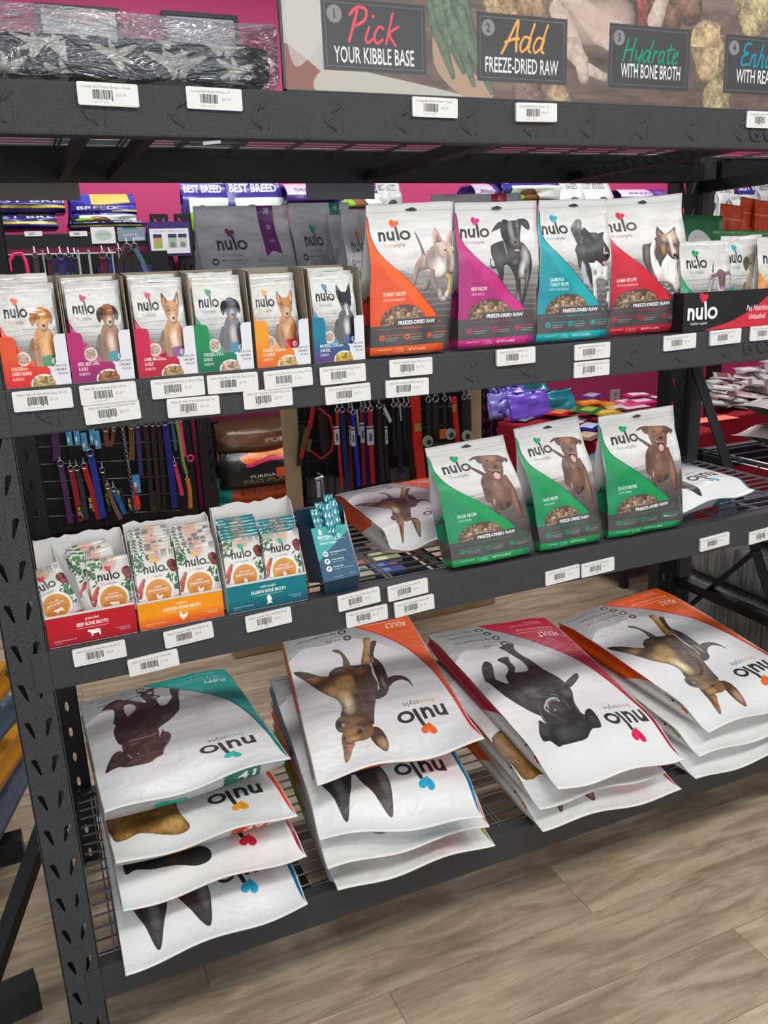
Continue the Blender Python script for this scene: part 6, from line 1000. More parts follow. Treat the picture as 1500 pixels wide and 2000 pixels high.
# ------------------------------------------------------------------ hanging leads, collars and harnesses
YL = 2.62; YS = 1.62
rod = MB().tube([py(-60, 500, YL), py(236, 494, YL)], .004, 6); 
for x in (0, 110, 220): a = py(x, 498, YL); rod.tube([a, a + V((0, .14, 0))], .004, 6)
o = rod.build('hanging_rail', M_CHROME); tag(o, 'thin steel rail with hooks under the far beam, carrying leads', 'rail')
g_ = MB()
for yy in range(835, 1020, 34): g_.tube([py(55, yy + 6, YL + .06), py(352, yy - 8, YL + .06)], .003, 5)
for xx in range(64, 352, 60): g_.tube([py(xx, 800, YL + .065), py(xx + 28, 1060, YL + .065)], .003, 5)
o = g_.build('wire_grid_panel', M_BLACK); tag(o, 'black wire grid panel behind the hanging leads at left', 'wire grid'); 
MB().box((py(55, 900, YL).x - .02, YL + .07, .3), (py(350, 900, YL).x + .06, YL + .075, 1.54)).build('backing_panel', mat('dark_board', (.07, .065, .09), .8), o)
def strap(pts, Y, w_, col, label, name='dog_leash', cat='dog leash', grp='leads hanging on the far display', th=.004, clasp=True, tagp=None, rope=False, rough=.6, dy=0):
    P = [py(x, y, Y - dy) for x, y in pts]; e = empty(name, P[0], label, cat, grp); k = w_ * (Y - dy - CAM.y) / FOC * .93; s = MB()
    if rope: s.tube(P, k / 2, 7)
    else:
        for i in range(len(P) - 1):
            d = (P[i + 1] - P[i]).normalized(); a = V((0, 1, 0)).cross(d) * (k / 2); s.quadbox([P[i] - a, P[i] + a, P[i + 1] + a, P[i + 1] - a], (0, th, 0))
    s.build('strap', pmat(col, rough), e)
    if clasp:
        c0 = P[0] + V((0, -.004, 0)); rr = max(k * .55, .009); MB().tube([c0 + V((rr * math.cos(t), 0, rr * math.sin(t))) for t in np.linspace(0, 2 * math.pi, 11)], .0022, 5, False).build('ring', M_CHROME, e); MB().tube([c0 + V((0, 0, rr)), c0 + V((0, .012, rr + .022)), c0 + V((0, .03, rr + .02))], .0028, 6).build('hook', M_CHROME, e)
    if tagp:
        a, b = py(tagp[0], tagp[1], Y - dy - .006), py(tagp[2], tagp[3], Y - dy - .006); q = MB().box((a.x, a.y, b.z), (b.x, a.y + .0008, a.z)).build('paper_tag', pmat((.88, .88, .9)), e); h = a.z - b.z; MB().box((a.x + (b.x - a.x) * .3, a.y - .0006, b.z + h * .2), (a.x + (b.x - a.x) * .75, a.y - .0001, b.z + h * .62)).build('printed_lines', pmat((.4, .4, .42)), q); MB().box((a.x, a.y - .0006, b.z + h * .84), (b.x, a.y - .0001, b.z + h * .92)).build('printed_lines', pmat((.15, .2, .3)), q)
    fix_parent(e); return e
LT = [([(60, 862), (72, 950), (92, 1030)], 14, (.12, .12, .17), 'wide dark navy lead at the far left'), ([(66, 872), (76, 950), (88, 1022)], 3.4, (.95, .22, .15), 'narrow bright red lead strip at the far left'), ([(106, 838), (111, 880), (110, 900)], 14, (.26, .12, .3), 'short purple loop left of the others'),
 ([(118, 905), (128, 960), (138, 1022)], 11, (.3, .14, .36), 'long purple lead'), ([(138, 915), (148, 960), (158, 1018)], 11, (.6, .08, .14), 'first dark red lead from the left'), ([(150, 914), (161, 960), (168, 1015)], 10, (.2, .18, .2), 'charcoal lead between the two red ones'), ([(164, 910), (180, 960), (194, 1014)], 11, (.68, .08, .13), 'second red lead from the left'),
 ([(176, 884), (188, 940), (202, 1012)], 13, (.1, .2, .6), 'royal blue lead beside the second red one'), ([(200, 918), (208, 950), (214, 1000)], 10, (.1, .1, .11), 'black lead right of the royal blue one'), ([(210, 950), (222, 985), (236, 1014)], 9, (.45, .38, .35), 'taupe lead slanting below the wire grid'), ([(222, 955), (236, 985), (244, 1004)], 9, (.08, .4, .62), 'bright blue short lead slanting down'),
 ([(206, 838), (208, 860), (212, 872)], 10, (.42, .22, .18), 'brown leather loop, left of a pair'), ([(222, 838), (220, 860), (216, 872)], 7, (.4, .26, .16), 'tan leather loop, right of a pair'), ([(256, 832), (258, 870), (258, 898)], 11, (.4, .27, .15), 'brown leather strap beside the chain'), ([(268, 830), (272, 880), (276, 930)], 9, (.2, .15, .4), 'indigo lead right of the leather strap'),
 ([(284, 828), (290, 900), (298, 1000)], 9, (.16, .07, .09), 'black-maroon lead, first of three'), ([(298, 828), (304, 900), (312, 998)], 9, (.2, .08, .12), 'maroon lead, second of three'), ([(309, 828), (316, 900), (322, 996)], 8, (.13, .07, .1), 'dark maroon lead, third of three'), ([(322, 824), (332, 900), (342, 992)], 13, (.1, .12, .5), 'deep blue lead near the far post'),
 ([(335, 822), (340, 850), (344, 880)], 6, (.2, .35, .5), 'steel blue cord near the far post'), ([(341, 905), (350, 940), (356, 968)], 8, (.9, .22, .4), 'hot pink lower lead near the far post'), ([(352, 820), (357, 860), (362, 892)], 6, (.92, .2, .42), 'hot pink upper lead near the far post')]
for i, (pts, w_, col, lb_) in enumerate(LT): strap(pts, YL + .045, w_, col, lb_ + ', on the left wire grid', clasp=i > 1, dy=.003 * (i % 4))
strap([(345, 822), (350, 850), (358, 905), (364, 925)], YL, 7, (.55, .6, .3), 'orange and green rope lead near the far post, on the left wire grid', rope=True, dy=.03); strap([(366, 935), (371, 960), (372, 992)], YL, 9, (.85, .5, .2), 'orange speckled rope end at the foot of the far post, on the left wire grid', rope=True, dy=.03)
s = MB(); a, b = py(238, 828, YL + .045), py(266, 1002, YL + .045); n = 34
for i in range(n):
    p = a.lerp(b, i / n); r = .008; s.tube([p + V((r * math.cos(t) * (1 if i % 2 else .2), r * math.cos(t) * (0 if i % 2 else 1), r * 1.3 * math.sin(t))) for t in np.linspace(0, 2 * math.pi, 7)], .0018, 4, False)
ch = s.build('chain_leash', M_CHROME); tag(ch, 'steel chain lead hanging in the middle of the left wire grid', 'dog leash')
e = MB().tube([py(372 + 6 * math.cos(t), 895 + 6 * math.sin(t), YL + .05) for t in np.linspace(0, 2 * math.pi, 13)], .004, 6, False).build('collar_ring', pmat((.92, .25, .45))); tag(e, 'small hot pink ring hung beside the far dark post', 'collar')
e = MB().tube([py(20, 530, YL), py(18, 510, YL), py(28, 496, YL), py(42, 495, YL), py(50, 510, YL), (py(55, 535, YL))], .008, 8).build('dog_collar', pmat((.93, .22, .42))); tag(e, 'hot pink collar looped over the rail above the leftmost box', 'collar')
for k, (x, y) in enumerate(((135, 852), (150, 850), (165, 862), (180, 848), (190, 858))): uvcard('blister_card', x - 8, y - 16, x + 8, y + 18, YL + .04 - .004 * k, simple_print('bli%d' % k, (.3, .6, .75), [('rect', 20, 55, 80, 80, (.8, .85, .88)), ('ell', 50, 30, 20, 14, (.2, .45, .6))]), 'light blue packaging card, %s in the row hung on the left grid' % ('first', 'second', 'third', 'fourth', 'last')[k], 'packaging card', grp='light blue cards')
uvcard('blister_card', 258, 928, 276, 962, YL + .03, simple_print('blb', (.25, .6, .8), [('rect', 20, 40, 80, 66, (.9, .9, .92)), ('rect', 20, 66, 80, 100, (.85, .2, .18))]), 'light blue card with a red foot below the chain lead', 'packaging card'); 
kk = MB().tube([py(266, 968, YL + .04), py(268, 985, YL + .04), py(272, 995, YL + .04)], [.012, .016, .006], 8).build('key_tag', pmat((.88, .25, .18), .3)); tag(kk, 'small red drop-shaped clip below the light blue card', 'clip')
for k, (x, y, w_, h_) in enumerate(((182, 985, 22, 30), (212, 975, 14, 30), (236, 972, 18, 36), (256, 985, 14, 26), (160, 1000, 20, 24), (300, 980, 22, 40))): uvcard('toy_box', x - w_ / 2, y - h_ / 2, x + w_ / 2, y + h_ / 2, YL + .045, simple_print('toy%d' % k, (.09, .09, .1), [('rect', 15, 10, 60, 35, (.93, .85, .1)), ('text', ('DOG', 'TUG', 'TOY', 'FUN', 'DOG', 'OLIC')[k], 10, 70, 26, (.85, .85, .85), .8, .05), ('ell', 75, 80, 14, 14, (.93, .85, .1))], H=100), 'black and yellow toy card, %s along the bottom of the left grid' % ('second', 'third', 'fourth', 'fifth', 'first', 'sixth')[k], 'toy card', grp='black and yellow toy cards')
# upper strip between the beams
for k, (x, y0, y1, w_, col, lb_) in enumerate(((95, 500, 530, 10, (.3, .1, .16), 'maroon'), (118, 500, 535, 12, (.18, .17, .42), 'navy'), (134, 498, 540, 5, (.12, .12, .13), 'thin black'), (146, 500, 545, 8, (.14, .12, .13), 'charcoal'), (200, 498, 540, 12, (.42, .08, .16), 'dark red'), (214, 500, 545, 10, (.2, .18, .45), 'violet-blue'), (68, 498, 530, 9, (.3, .2, .24), 'mauve-brown'), (232, 492, 560, 11, (.26, .15, .13), 'dark brown'), (248, 484, 560, 14, (.13, .12, .14), 'black leather'), (262, 482, 558, 12, (.17, .14, .15), 'espresso'))): strap([(x, y0), (x + 3, (y0 + y1) / 2), (x + 7, y1 + 30)], YL, w_, col, '%s collar strap hanging from the rail above the small pouches' % lb_, 'dog_collar', 'collar', 'collars on the upper rail', dy=.006 * (k % 3))
strap([(264, 485), (278, 510), (296, 560)], YL, 9, (.32, .42, .5), 'slate blue strap bowing out beside the black leather bundle', 'dog_collar', 'collar', dy=.05, clasp=False); strap([(248, 486), (236, 510), (232, 560)], YL, 9, (.2, .11, .11), 'dark brown strap bowing out left of the black leather bundle', 'dog_collar', 'collar', dy=.05, clasp=False)
for k, (x, w_) in enumerate(((6, 14), (86, 10), (155, 11), (176, 11), (221, 9), (234, 8))): uvcard('hang_card', x - w_ / 2, 488, x + w_ / 2, 538, YL - .03 - .003 * k, simple_print('hc%d' % k, (.7, .73, .73), [('rect', 10, 4, 90, 24, (.4, .6, .45)), ('rect', 30, 40, 70, 80, (.55, .58, .6))]), 'pale printed hang card, %s along the upper rail' % ('first', 'second', 'third', 'fourth', 'fifth', 'last')[k], 'hang card', grp='hang cards on the upper rail')
for k, (l, r, t, b, col, lb_) in enumerate(((92, 150, 505, 530, (.16, .15, .4), 'navy and white packaged toy behind the upper rail, left'), (95, 148, 525, 560, (.7, .72, .74), 'grey-white package below the navy one behind the upper rail'), (190, 300, 520, 560, (.2, .2, .38), 'navy package behind the leather bundle'))): card('packaged_toy', l, t, r, b, YL + .03 + k * .01, pmat(col, .35), lb_, 'package', th=.03)
pk = MB().box(py(-80, 560, YL + .12), py(300, 480, YL + .125)).build('backing_board', pmat((.45, .1, .26), .8)); tag(pk, 'dark pink backing board behind the upper rail', 'board')

# middle wire-grid stand on timber legs
st = empty('display_stand', (1.3, 1.66, 0), 'wire grid display stand on pale timber uprights, hung with red and blue leads', 'display stand')
pA, pB = py(570, 885, 1.66), py(925, 820, 1.66)
for p in (pA, pB): MB().box((p.x - .027, 1.64, .04), (p.x + .027, 1.685, 1.28)).build('upright', M_TAN, st, bevel=.003)
MB().box((pA.x - .3, 1.60, .0), (py(963, 1180, 1.62).x, 1.70, .04)).build('base_board', M_TAN, st, bevel=.003)
g_ = MB(); z = .5
while z < 1.27: g_.tube([(pA.x + .03, 1.65, z), (pB.x - .03, 1.65, z)], .0022, 5); z += .075
x = pA.x + .06
while x < pB.x - .02: g_.tube([(x, 1.654, .48), (x, 1.654, 1.28)], .0022, 5); x += .075
o = g_.build('wire_grid', M_BLACK, st); o['kind'] = 'stuff'; MB().box((pA.x + .02, 1.72, .30), (pB.x, 1.73, 1.28)).build('dark_backing', mat('stand_backing', (.1, .085, .1), .8), st)
fix_parent(st)
G6 = 'leads and harnesses on the middle wire stand'
W_ = lambda *a, **k: strap(a[0], YS, a[1], a[2], a[3] + ', on the middle stand', grp=G6, **k)
RDc, BLc = (.78, .09, .12), (.12, .16, .72)
strap([(612, 795), (606, 830), (597, 858), (588, 895)], YS, 10, (.8, .12, .12), 'left loop of the red harness near the timber upright', 'dog_harness', 'harness', G6, clasp=False); strap([(622, 797), (645, 815), (652, 850), (648, 880), (628, 896), (606, 880)], YS, 5, (.82, .1, .14), 'long looping strap of the red harness near the timber upright', 'dog_harness', 'harness', G6, clasp=False, rope=True, dy=.02)
strap([(600, 835), (590, 880)], YS, 9, (.4, .36, .25), 'olive patterned band left of the red harness', 'dog_harness', 'harness', G6, clasp=False, dy=.03); strap([(606, 858), (602, 882)], YS, 8, (.42, .38, .27), 'olive patterned band hanging inside the red harness', 'dog_harness', 'harness', G6, clasp=False, dy=.04); strap([(630, 800), (632, 850), (640, 890)], YS, 22, (.2, .05, .07), 'dark maroon bundle behind the red harness', 'dog_harness', 'harness', G6, clasp=False)
strap([(590, 830), (588, 870), (585, 910)], YS, 12, (.17, .16, .13), 'blackish webbing bundle beside the timber upright', 'dog_harness', 'harness', G6, clasp=False, dy=-.01)
W_([(658, 800), (662, 870), (668, 955)], 7, RDc, 'red lead with a white label, first from the left', tagp=(652, 833, 664, 868), dy=.02); W_([(668, 800), (673, 870), (680, 955)], 11, (.1, .17, .42), 'dark blue lead behind the first red one'); W_([(682, 800), (684, 870), (687, 955)], 8, (.4, .05, .1), 'dark maroon lead left of the labelled blue one', tagp=(681, 832, 690, 868))
W_([(689, 805), (695, 870), (702, 950)], 9, BLc, 'blue lead with a white label', tagp=(685, 835, 695, 871), dy=.02); W_([(697, 800), (702, 850)], 4, (.75, .75, .8), 'narrow white paper strip curling off the blue lead', clasp=False, dy=.03); W_([(706, 798), (709, 870), (712, 948)], 9, (.6, .07, .12), 'dark red lead with a white label, middle of the row', tagp=(703, 826, 713, 864)); W_([(714, 800), (717, 870), (719, 948)], 5, (.14, .14, .5), 'thin navy lead between the red ones')
W_([(723, 798), (725, 870), (729, 945)], 11, (.75, .08, .13), 'widest red lead with a white label', tagp=(716, 833, 731, 868), dy=.02); W_([(740, 792), (743, 870), (748, 940)], 11, (.19, .1, .11), 'brown-black lead with chrome buckle and white tag', tagp=(752, 833, 758, 867), dy=.02); W_([(752, 806), (753, 870), (758, 938)], 8, (.2, .11, .13), 'brown-black lead right behind the chrome-buckled one')
o = MB().quadbox([py(748, 798, YS - .05), py(753, 795, YS - .05), py(766, 822, YS - .05), py(761, 827, YS - .05)], (0, .001, 0)).build('paper_tag', pmat((.9, .9, .9))); tag(o, 'white paper tag sticking out from the chrome-buckled brown lead', 'tag')
for k, (x, w_, col, yb) in enumerate(((768, 9, (.09, .09, .1), 890), (778, 10, (.07, .09, .09), 925), (789, 8, (.1, .1, .11), 880), (798, 9, (.12, .11, .12), 920))): W_([(x, 790), (x + 2, 850), (x + 6, yb)], w_, col, 'black lead, %s in the dark cluster' % ('first', 'second', 'third', 'fourth')[k], dy=.004 * k)
W_([(781, 790), (784, 822)], 3, (.75, .76, .78), 'slim white tag in the dark cluster', clasp=False, dy=.04)
for k, (pts, w_, lb_) in enumerate((([(812, 776), (816, 860), (824, 935)], 23, 'large orange-red dog vest with a yellow patch'), ([(888, 776), (892, 830), (896, 875)], 11, 'narrow orange-red dog vest strip with a yellow patch'))):
    e = strap(pts, YS, w_, (.9, .16, .1), lb_ + ', on the middle stand', 'dog_vest', 'dog vest', G6, clasp=False, dy=.03, th=.012); a = py(pts[0][0] - (3 if k == 0 else 4), 828 if k == 0 else 790, YS - .04); MB().box((a.x, a.y - .002, a.z - .03), (a.x + .028 if k == 0 else a.x + .014, a.y, a.z)).build('patch', pmat((.75, .6, .2)), e)
    for c_ in e.children:
        if c_.name.startswith('patch'): c_.matrix_parent_inverse = e.matrix_world.inverted()
for k, (x, y0, y1, w_, lb_) in enumerate(((836, 780, 868, 12, 'grey-black harness left of the orange patch'), (850, 778, 850, 14, 'black harness above the orange patch'), (868, 778, 845, 9, 'black harness strap right of the orange patch'), (880, 790, 850, 8, 'brown-black harness strap by the oval tag'), (906, 775, 840, 11, 'dark buckled collar, left of two by the right upright'), (916, 774, 842, 9, 'dark buckled collar, right of two by the right upright'))): W_([(x, y0), (x + 1, (y0 + y1) / 2), (x + 2, y1)], w_, (.16, .155, .15), lb_, dy=.008 * (k % 3))
for k, (x, y) in enumerate(((836, 862), (880, 848), (912, 851))):
    p = py(x, y, YS - .07); e = MB().tube([p, p + V((0, .003, 0))], .0225, 16).build('oval_tag', pmat((.62, .7, .6))); tag(e, 'round pale green hang tag with a dark leaf, %s of three on the middle stand' % ('left', 'middle', 'right')[k], 'hang tag'); MB().tube([p + V((.004, -.0008, -.004)), p + V((.004, .0, -.004))], .011, 7).build('leaf_mark', pmat((.12, .2, .14)), e)
card('orange_patch', 860, 840, 873, 856, YS - .06, pmat((.9, .4, .15)), 'small orange packet among the black harnesses', 'packet', th=.01)
a, b = py(613, 938, .62), py(622, 968, .62)
lt_ = empty('hang_strip', (a.x, .56, a.z), 'white hang strip with a small chain above the protein sticks', 'hang strip'); MB().box((a.x, .60, b.z), (b.x, .602, a.z)).build('strip', pmat((.75, .75, .75)), lt_); MB().tube([V((b.x + .005, .6, a.z + .01)), V((b.x + .008, .6, b.z - .02))], .003, 6).build('chain', M_CHROME, lt_); MB().tube([V((a.x - .004, .6, a.z + .006)), V((b.x + .008, .6, a.z + .010)), V((b.x + .008, .64, a.z + .012))], .0035, 6).build('clip', M_CHROME, lt_); fix_parent(lt_)
# boxes low behind the stand and items seen through the third shelf
for k, (l, t, r, b, y, col, lb_) in enumerate(((600, 935, 655, 975, 1.71, (.3, .28, .3), 'grey carton low behind the middle stand, left'), (655, 935, 690, 965, 1.705, (.36, .34, .36), 'grey carton low behind the middle stand, beside the first red lead'), (762, 915, 800, 945, 1.7, (.3, .29, .29), 'grey carton low behind the dark leads'))): card('carton', l, t, r, b, y - .03, pmat(col), lb_, 'carton', th=.02)
lowp = [(1.02, 1.30, (.75, .7, .62)), (1.14, 1.30, (.3, .36, .6)), (1.06, 1.42, (.8, .5, .45)), (1.18, 1.42, (.7, .68, .5)), (1.10, 1.54, (.3, .33, .5)), (1.22, 1.54, (.75, .55, .5))]
base = MB().box((.96, 1.235, .345), (1.285, 1.59, .36)).box((.97, 1.56, 0), (.99, 1.58, .345)).box((1.06, 1.56, 0), (1.08, 1.58, .345)).box((.97, 1.3, 0), (.99, 1.32, .345)).build('low_plinth', M_BLACK); tag(base, 'low dark plinth seen through the third shelf wires, carrying flat packages', 'plinth')
for k, (x, y, col) in enumerate(lowp):
    e = MB().box((x - .055, y - .05, .3605), (x + .055, y + .05, .378)).build('flat_package', pmat(col, .3), bevel=.003); MB().box((x - .05, y - .045, .3782), (x + .0, y + .045, .3792)).build('print_panel', pmat(tuple(min(1, q * 1.3 + .1) for q in col), .3), e); MB().tube([(x + .03, y + .01, .378), (x + .03, y + .01, .3798)], .016, 9).build('print_motif', pmat((.75, .35, .3) if k % 2 else (.35, .5, .3), .4), e)
    tag(e, 'flat %s package on the low plinth, seen through the shelf wires' % ('cream', 'slate blue', 'salmon-pink', 'olive-cream', 'navy', 'coral')[k], 'package', 'flat packages on the plinth')
# big bags on the far lower shelf behind the perforated post
PP = [simple_print('pro_black', (.13, .12, .12), [('poly', [(0, 0), (100, 0), (100, 10), (50, 16), (0, 30)], (.1, .08, .08), True), ('poly', [(25, 28), (60, 12), (100, 14), (100, 34), (60, 30), (35, 44)], (.93, .45, .12), True), ('poly', [(30, 44), (60, 32), (100, 34), (100, 42), (60, 40), (36, 50)], (.85, .2, .35), True), ('text', 'PURINA', 34, 76, 7, (.8, .78, .75), .9, .02), ('text', 'PRO PLAN', 26, 88, 9, (.55, .5, .42), 1, .02), ('rect', 66, 58, 100, 80, (.85, .35, .15)), ('text', 'COMPLETE ESSENTIALS', 34, 26, 4, (1, .8, .6), .9, .01)]),
      simple_print('pro_orange', (.72, .32, .14), [('poly', [(0, 0), (18, 0), (14, 100), (0, 100)], (.15, .62, .58)), ('text', 'PRO PLAN', 28, 60, 22, (.5, .25, .15), .9, .02), ('rect', 120, 0, 167, 100, (.7, .3, .6))]), simple_print('pro_brown', (.3, .2, .14), [('ell', 40, 50, 36, 30, (.4, .26, .16)), ('text', 'PURINA', 60, 70, 14, (.6, .5, .4), .8, .02)])]
for k, (l, r, t, b, m, y, lb_) in enumerate(((413, 556, 961, 1004, 1, 3.0, 'orange and teal food bag at the base of the pile behind the far post'), (412, 556, 931, 957, 1, 3.02, 'orange and teal food bag second from the base of the pile behind the far post'), (412, 575, 866, 927, 0, 3.0, 'black, orange and pink food bag in the pile behind the far post'), (408, 560, 826, 862, 2, 3.05, 'brownish clear-wrapped bag on top of the pile behind the far post'), (590, 692, 868, 905, 0, 3.0, 'orange-striped food bag on the low far shelf behind the red harness'))):
    a, q = py(l, t, y), py(r, b, y); dz = 0; standing_bag('food_bag', (a.x, y, q.z), (q.x, y, q.z), (a.x + .01, y, a.z), (q.x - .01, y, a.z), .36, PP[m], seed=80 + k, nu=12, nv=10, slot=False, seal=1.4, label=lb_, group='bags on the far lower shelf', crumple=.004)

# ------------------------------------------------------------------ red tables with packets
def table(q, zt, label):
    q = [V(p) for p in q]; cx = sum((p for p in q), V()) / 4; e = empty('red_table', (cx.x, cx.y, 0), label, 'table'); s = MB(); s.quadbox([V((p.x, p.y, zt - .02)) for p in q], (0, 0, .016)).build('tabletop', M_TAN, e)
    for p in q: d = (cx - p).normalized() * .06; MB().box((p.x + d.x - .015, p.y + d.y - .015, 0), (p.x + d.x + .015, p.y + d.y + .015, zt - .02)).build('leg', M_STEEL2, e)
    n = 26; loops = []; per = []
    for k in range(4):
        for j in range(n // 2): per.append(q[k].lerp(q[(k + 1) % 4], j / (n // 2)))
    vs = [V((p.x, p.y, zt)) for p in per]; fs = [tuple(range(len(per)))]; m = len(per)
    for r, (dz, o_) in enumerate(((.008, .006), (.12, .012), (.30, .022), (.52, .03))):
        for i, p in enumerate(per): d = (p - cx); d.z = 0; d.normalize(); w_ = o_ + math.sin(i * 1.9) * .010 * (r / 3); vs.append(V((p.x + d.x * w_, p.y + d.y * w_, max(zt - dz, .02))))
        fs += [(r * m + i, r * m + (i + 1) % m, (r + 1) * m + (i + 1) % m, (r + 1) * m + i) for i in range(m)]
    s = MB().add(vs, fs); o = s.build('tablecloth', M_CLOTH, e, smooth=False); fix_parent(e); tag(o, None, None); return e
ZT = .64
qa = [pz(974, 824, ZT), pz(1236, 880, ZT), pz(1400, 838, ZT), pz(1120, 783, ZT)]
table(qa, ZT, 'red-clothed table behind the duck pouches, spread with colourful treat packets')
qb = [pz(1288, 838, ZT - .01) + V((.30, 0, 0)), pz(1640, 772, ZT - .01), pz(1640, 738, ZT - .01), pz(1345, 768, ZT - .01) + V((.16, 0, 0))]
table(qb, ZT - .01, 'red-clothed table at right, heaped with clear and silver packets behind the black braces')
_pk = {}
_put = []
def settle(x, y, z0, a, rad, gap):      # lift a packet until it lies clear of those it overlaps; all of a heap share one slope
    z = z0
    while True:
        o_ = z * math.cos(a) - y * math.sin(a)
        if all((x - q[0]) ** 2 + (y - q[1]) ** 2 > (rad + q[3]) ** 2 or abs(o_ - q[2]) >= gap for q in _put): break
        z += .003
    _put.append((x, y, o_, rad)); return z
def packet(x, y, z, w_, l_, rot, col, col2, label, grp, h=.018, tilt=(0, 0), name='treat_packet', rough=.2, cat='treat packet', shared=None):
    key = (col, col2, w_, l_, h)
    if key not in _pk:
        n, m_ = 7, 6; vs = []; fs = []
        for sgn in (1, -1):
            for i in range(n):
                for j in range(m_):
                    u, v = i / (n - 1) * 2 - 1, j / (m_ - 1) * 2 - 1; k = max(0, (1 - u ** 6)) * max(0, (1 - v ** 4)); zz = sgn * h / 2 * k + nz((u * 2, v * 2, sgn), 2.3, len(_pk)) * .003 * k; vs.append((u * w_ / 2, v * l_ / 2, zz))
        for s_ in (0, 1):
            for i in range(n - 1):
                for j in range(m_ - 1): a = s_ * n * m_ + i * m_ + j; f = (a, a + m_, a + m_ + 1, a + 1); fs.append(f if s_ else f[::-1])
        me = bpy.data.meshes.new(name); me.from_pydata(vs, [], fs); me.update(); me.materials.append(pmat(col, rough, .25)); me.materials.append(pmat(col2, rough, .1))
        for p in me.polygons:
            p.use_smooth = True; c_ = p.center
            if abs(c_.x) < w_ * .26 and abs(c_.y) < l_ * .34: p.material_index = 1
        _pk[key] = me
    o = bpy.data.objects.new(name, _pk[key]); C.objects.link(o); o.location = (x, y, settle(x, y, z, tilt[0], l_ * .62, h + .005)); o.rotation_euler = (Matrix.Rotation(tilt[0], 3, 'X') @ Matrix.Rotation(rot, 3, 'Z')).to_euler(); tag(o, label, cat, grp); return o
G7 = 'treat packets spread on the middle red table'
T1 = [(1020, 816, (.45, .5, .48), (.7, .75, .72), 'grey-green', 'at the left front corner'), (1072, 806, (.25, .1, .12), (.75, .45, .2), 'dark brown', 'behind the middle duck pouch, left'), (1092, 812, (.72, .12, .1), (.85, .5, .3), 'red', 'just above the middle duck pouch'), (1120, 800, (.2, .5, .15), (.65, .75, .2), 'green', 'in the middle row'), (1150, 795, (.85, .45, .1), (.9, .6, .3), 'orange', 'in the back row'), (1178, 790, (.85, .65, .2), (.9, .5, .2), 'gold and orange', 'below the outlet'),
 (1140, 812, (.35, .55, .2), (.2, .35, .15), 'leaf green', 'second row'), (1130, 824, (.75, .15, .25), (.9, .85, .85), 'red and white dotted', 'behind the third duck pouch, upper'), (1150, 820, (.1, .45, .2), (.6, .7, .3), 'deep green', 'behind the third duck pouch'), (1150, 834, (.12, .15, .5), (.75, .8, .9), 'blue and white', 'near the front edge'), (1146, 852, (.5, .42, .36), (.8, .72, .62), 'brown and clear', 'at the front edge'), (1182, 806, (.8, .6, .15), (.85, .75, .4), 'gold', 'above the third duck pouch'), (1212, 796, (.9, .75, .4), (.85, .8, .8), 'pale yellow', 'right of the gold one'),
 (1222, 785, (.85, .3, .5), (.9, .85, .85), 'pink', 'right of the outlet, back row'), (1245, 780, (.75, .2, .45), (.92, .88, .9), 'magenta and white', 'back row'), (1268, 778, (.45, .2, .5), (.9, .9, .92), 'violet and white', 'back row next to the dark post'), (1252, 792, (.85, .2, .45), (.9, .8, .85), 'bright pink', 'front row next to the dark post'), (1234, 800, (.85, .82, .84), (.8, .3, .5), 'white and pink', 'above the third duck pouch corner'), (1155, 784, (.25, .2, .45), (.7, .68, .75), 'small navy dotted', 'left of the outlet'), (1100, 795, (.35, .15, .4), (.6, .6, .65), 'plum', 'left back row')]
for k, (x, y, a, b, nm, wh) in enumerate(T1): p = pz(x, y, ZT + .012); packet(p.x, p.y, ZT + .014, .16, .11, rnd.uniform(-.5, .5) + .3, a, b, '%s foil packet on the red table, %s' % (nm, wh), G7, tilt=(.06, 0), h=.016)
for k, (x, y, wx, hy, col, nm) in enumerate(((985, 800, .16, .13, (.5, .48, .78), 'pale violet creased'), (1040, 803, .26, .14, (.42, .3, .75), 'bright violet foremost'), (1010, 795, .2, .15, (.36, .28, .66), 'mid violet, behind the bright one'), (985, 786, .16, .16, (.26, .2, .45), 'dark violet at the left'), (1050, 785, .2, .16, (.12, .42, .45), 'teal, left of two'), (1098, 792, .22, .12, (.1, .45, .5), 'teal, right and larger'), (1030, 778, .14, .13, (.1, .28, .32), 'dark teal at the back'))):
    p = pz(x, y + 14, ZT + .01); yy = p.y; a = V((p.x - wx / 2, yy, ZT + .002)); m = pmat(col, .22); standing_bag('treat_bag', a, a + V((wx, .03, 0)), a + V((.005, .05, hy)), a + V((wx - .005, .08, hy)), .035, m, seed=90 + k, nu=8, nv=8, slot=False, label='%s, gusseted bag on the left of the red table' % nm, cat='treat bag', group='violet and teal bags on the red table', crumple=.01)
SV = [((.72, .72, .72), (.9, .9, .9)), ((.8, .78, .76), (.5, .38, .34)), ((.62, .66, .66), (.85, .86, .84)), ((.86, .85, .83), (.75, .65, .62)), ((.5, .5, .5), (.78, .8, .78)), ((.68, .6, .57), (.88, .88, .86))]
o1, ux, uy = qb[0], qb[1] - qb[0], qb[3] - qb[0]
for k in range(110):
    u, v = rnd.uniform(.02, .95), rnd.uniform(.2 if k > 20 else .12, 1); p = o1 + ux * u + uy * v; cs = SV[k % 6]
    packet(p.x, p.y, ZT + .012, .15, .10, rnd.uniform(-1.2, 1.2), cs[0], cs[1], 'clear silver packet in the heap on the right-hand red table', 'packets heaped on the right-hand red table', tilt=(.16, 0), h=.010)
p = pz(1382, 816, ZT - .006); o = MB().box((p.x - .13, p.y - .08, ZT - .0095), (p.x + .13, p.y + .02, ZT - .0075)).build('paper_note', pmat((.95, .5, .4), .7)); tag(o, 'salmon-coloured paper at the front edge of the right red table', 'paper')

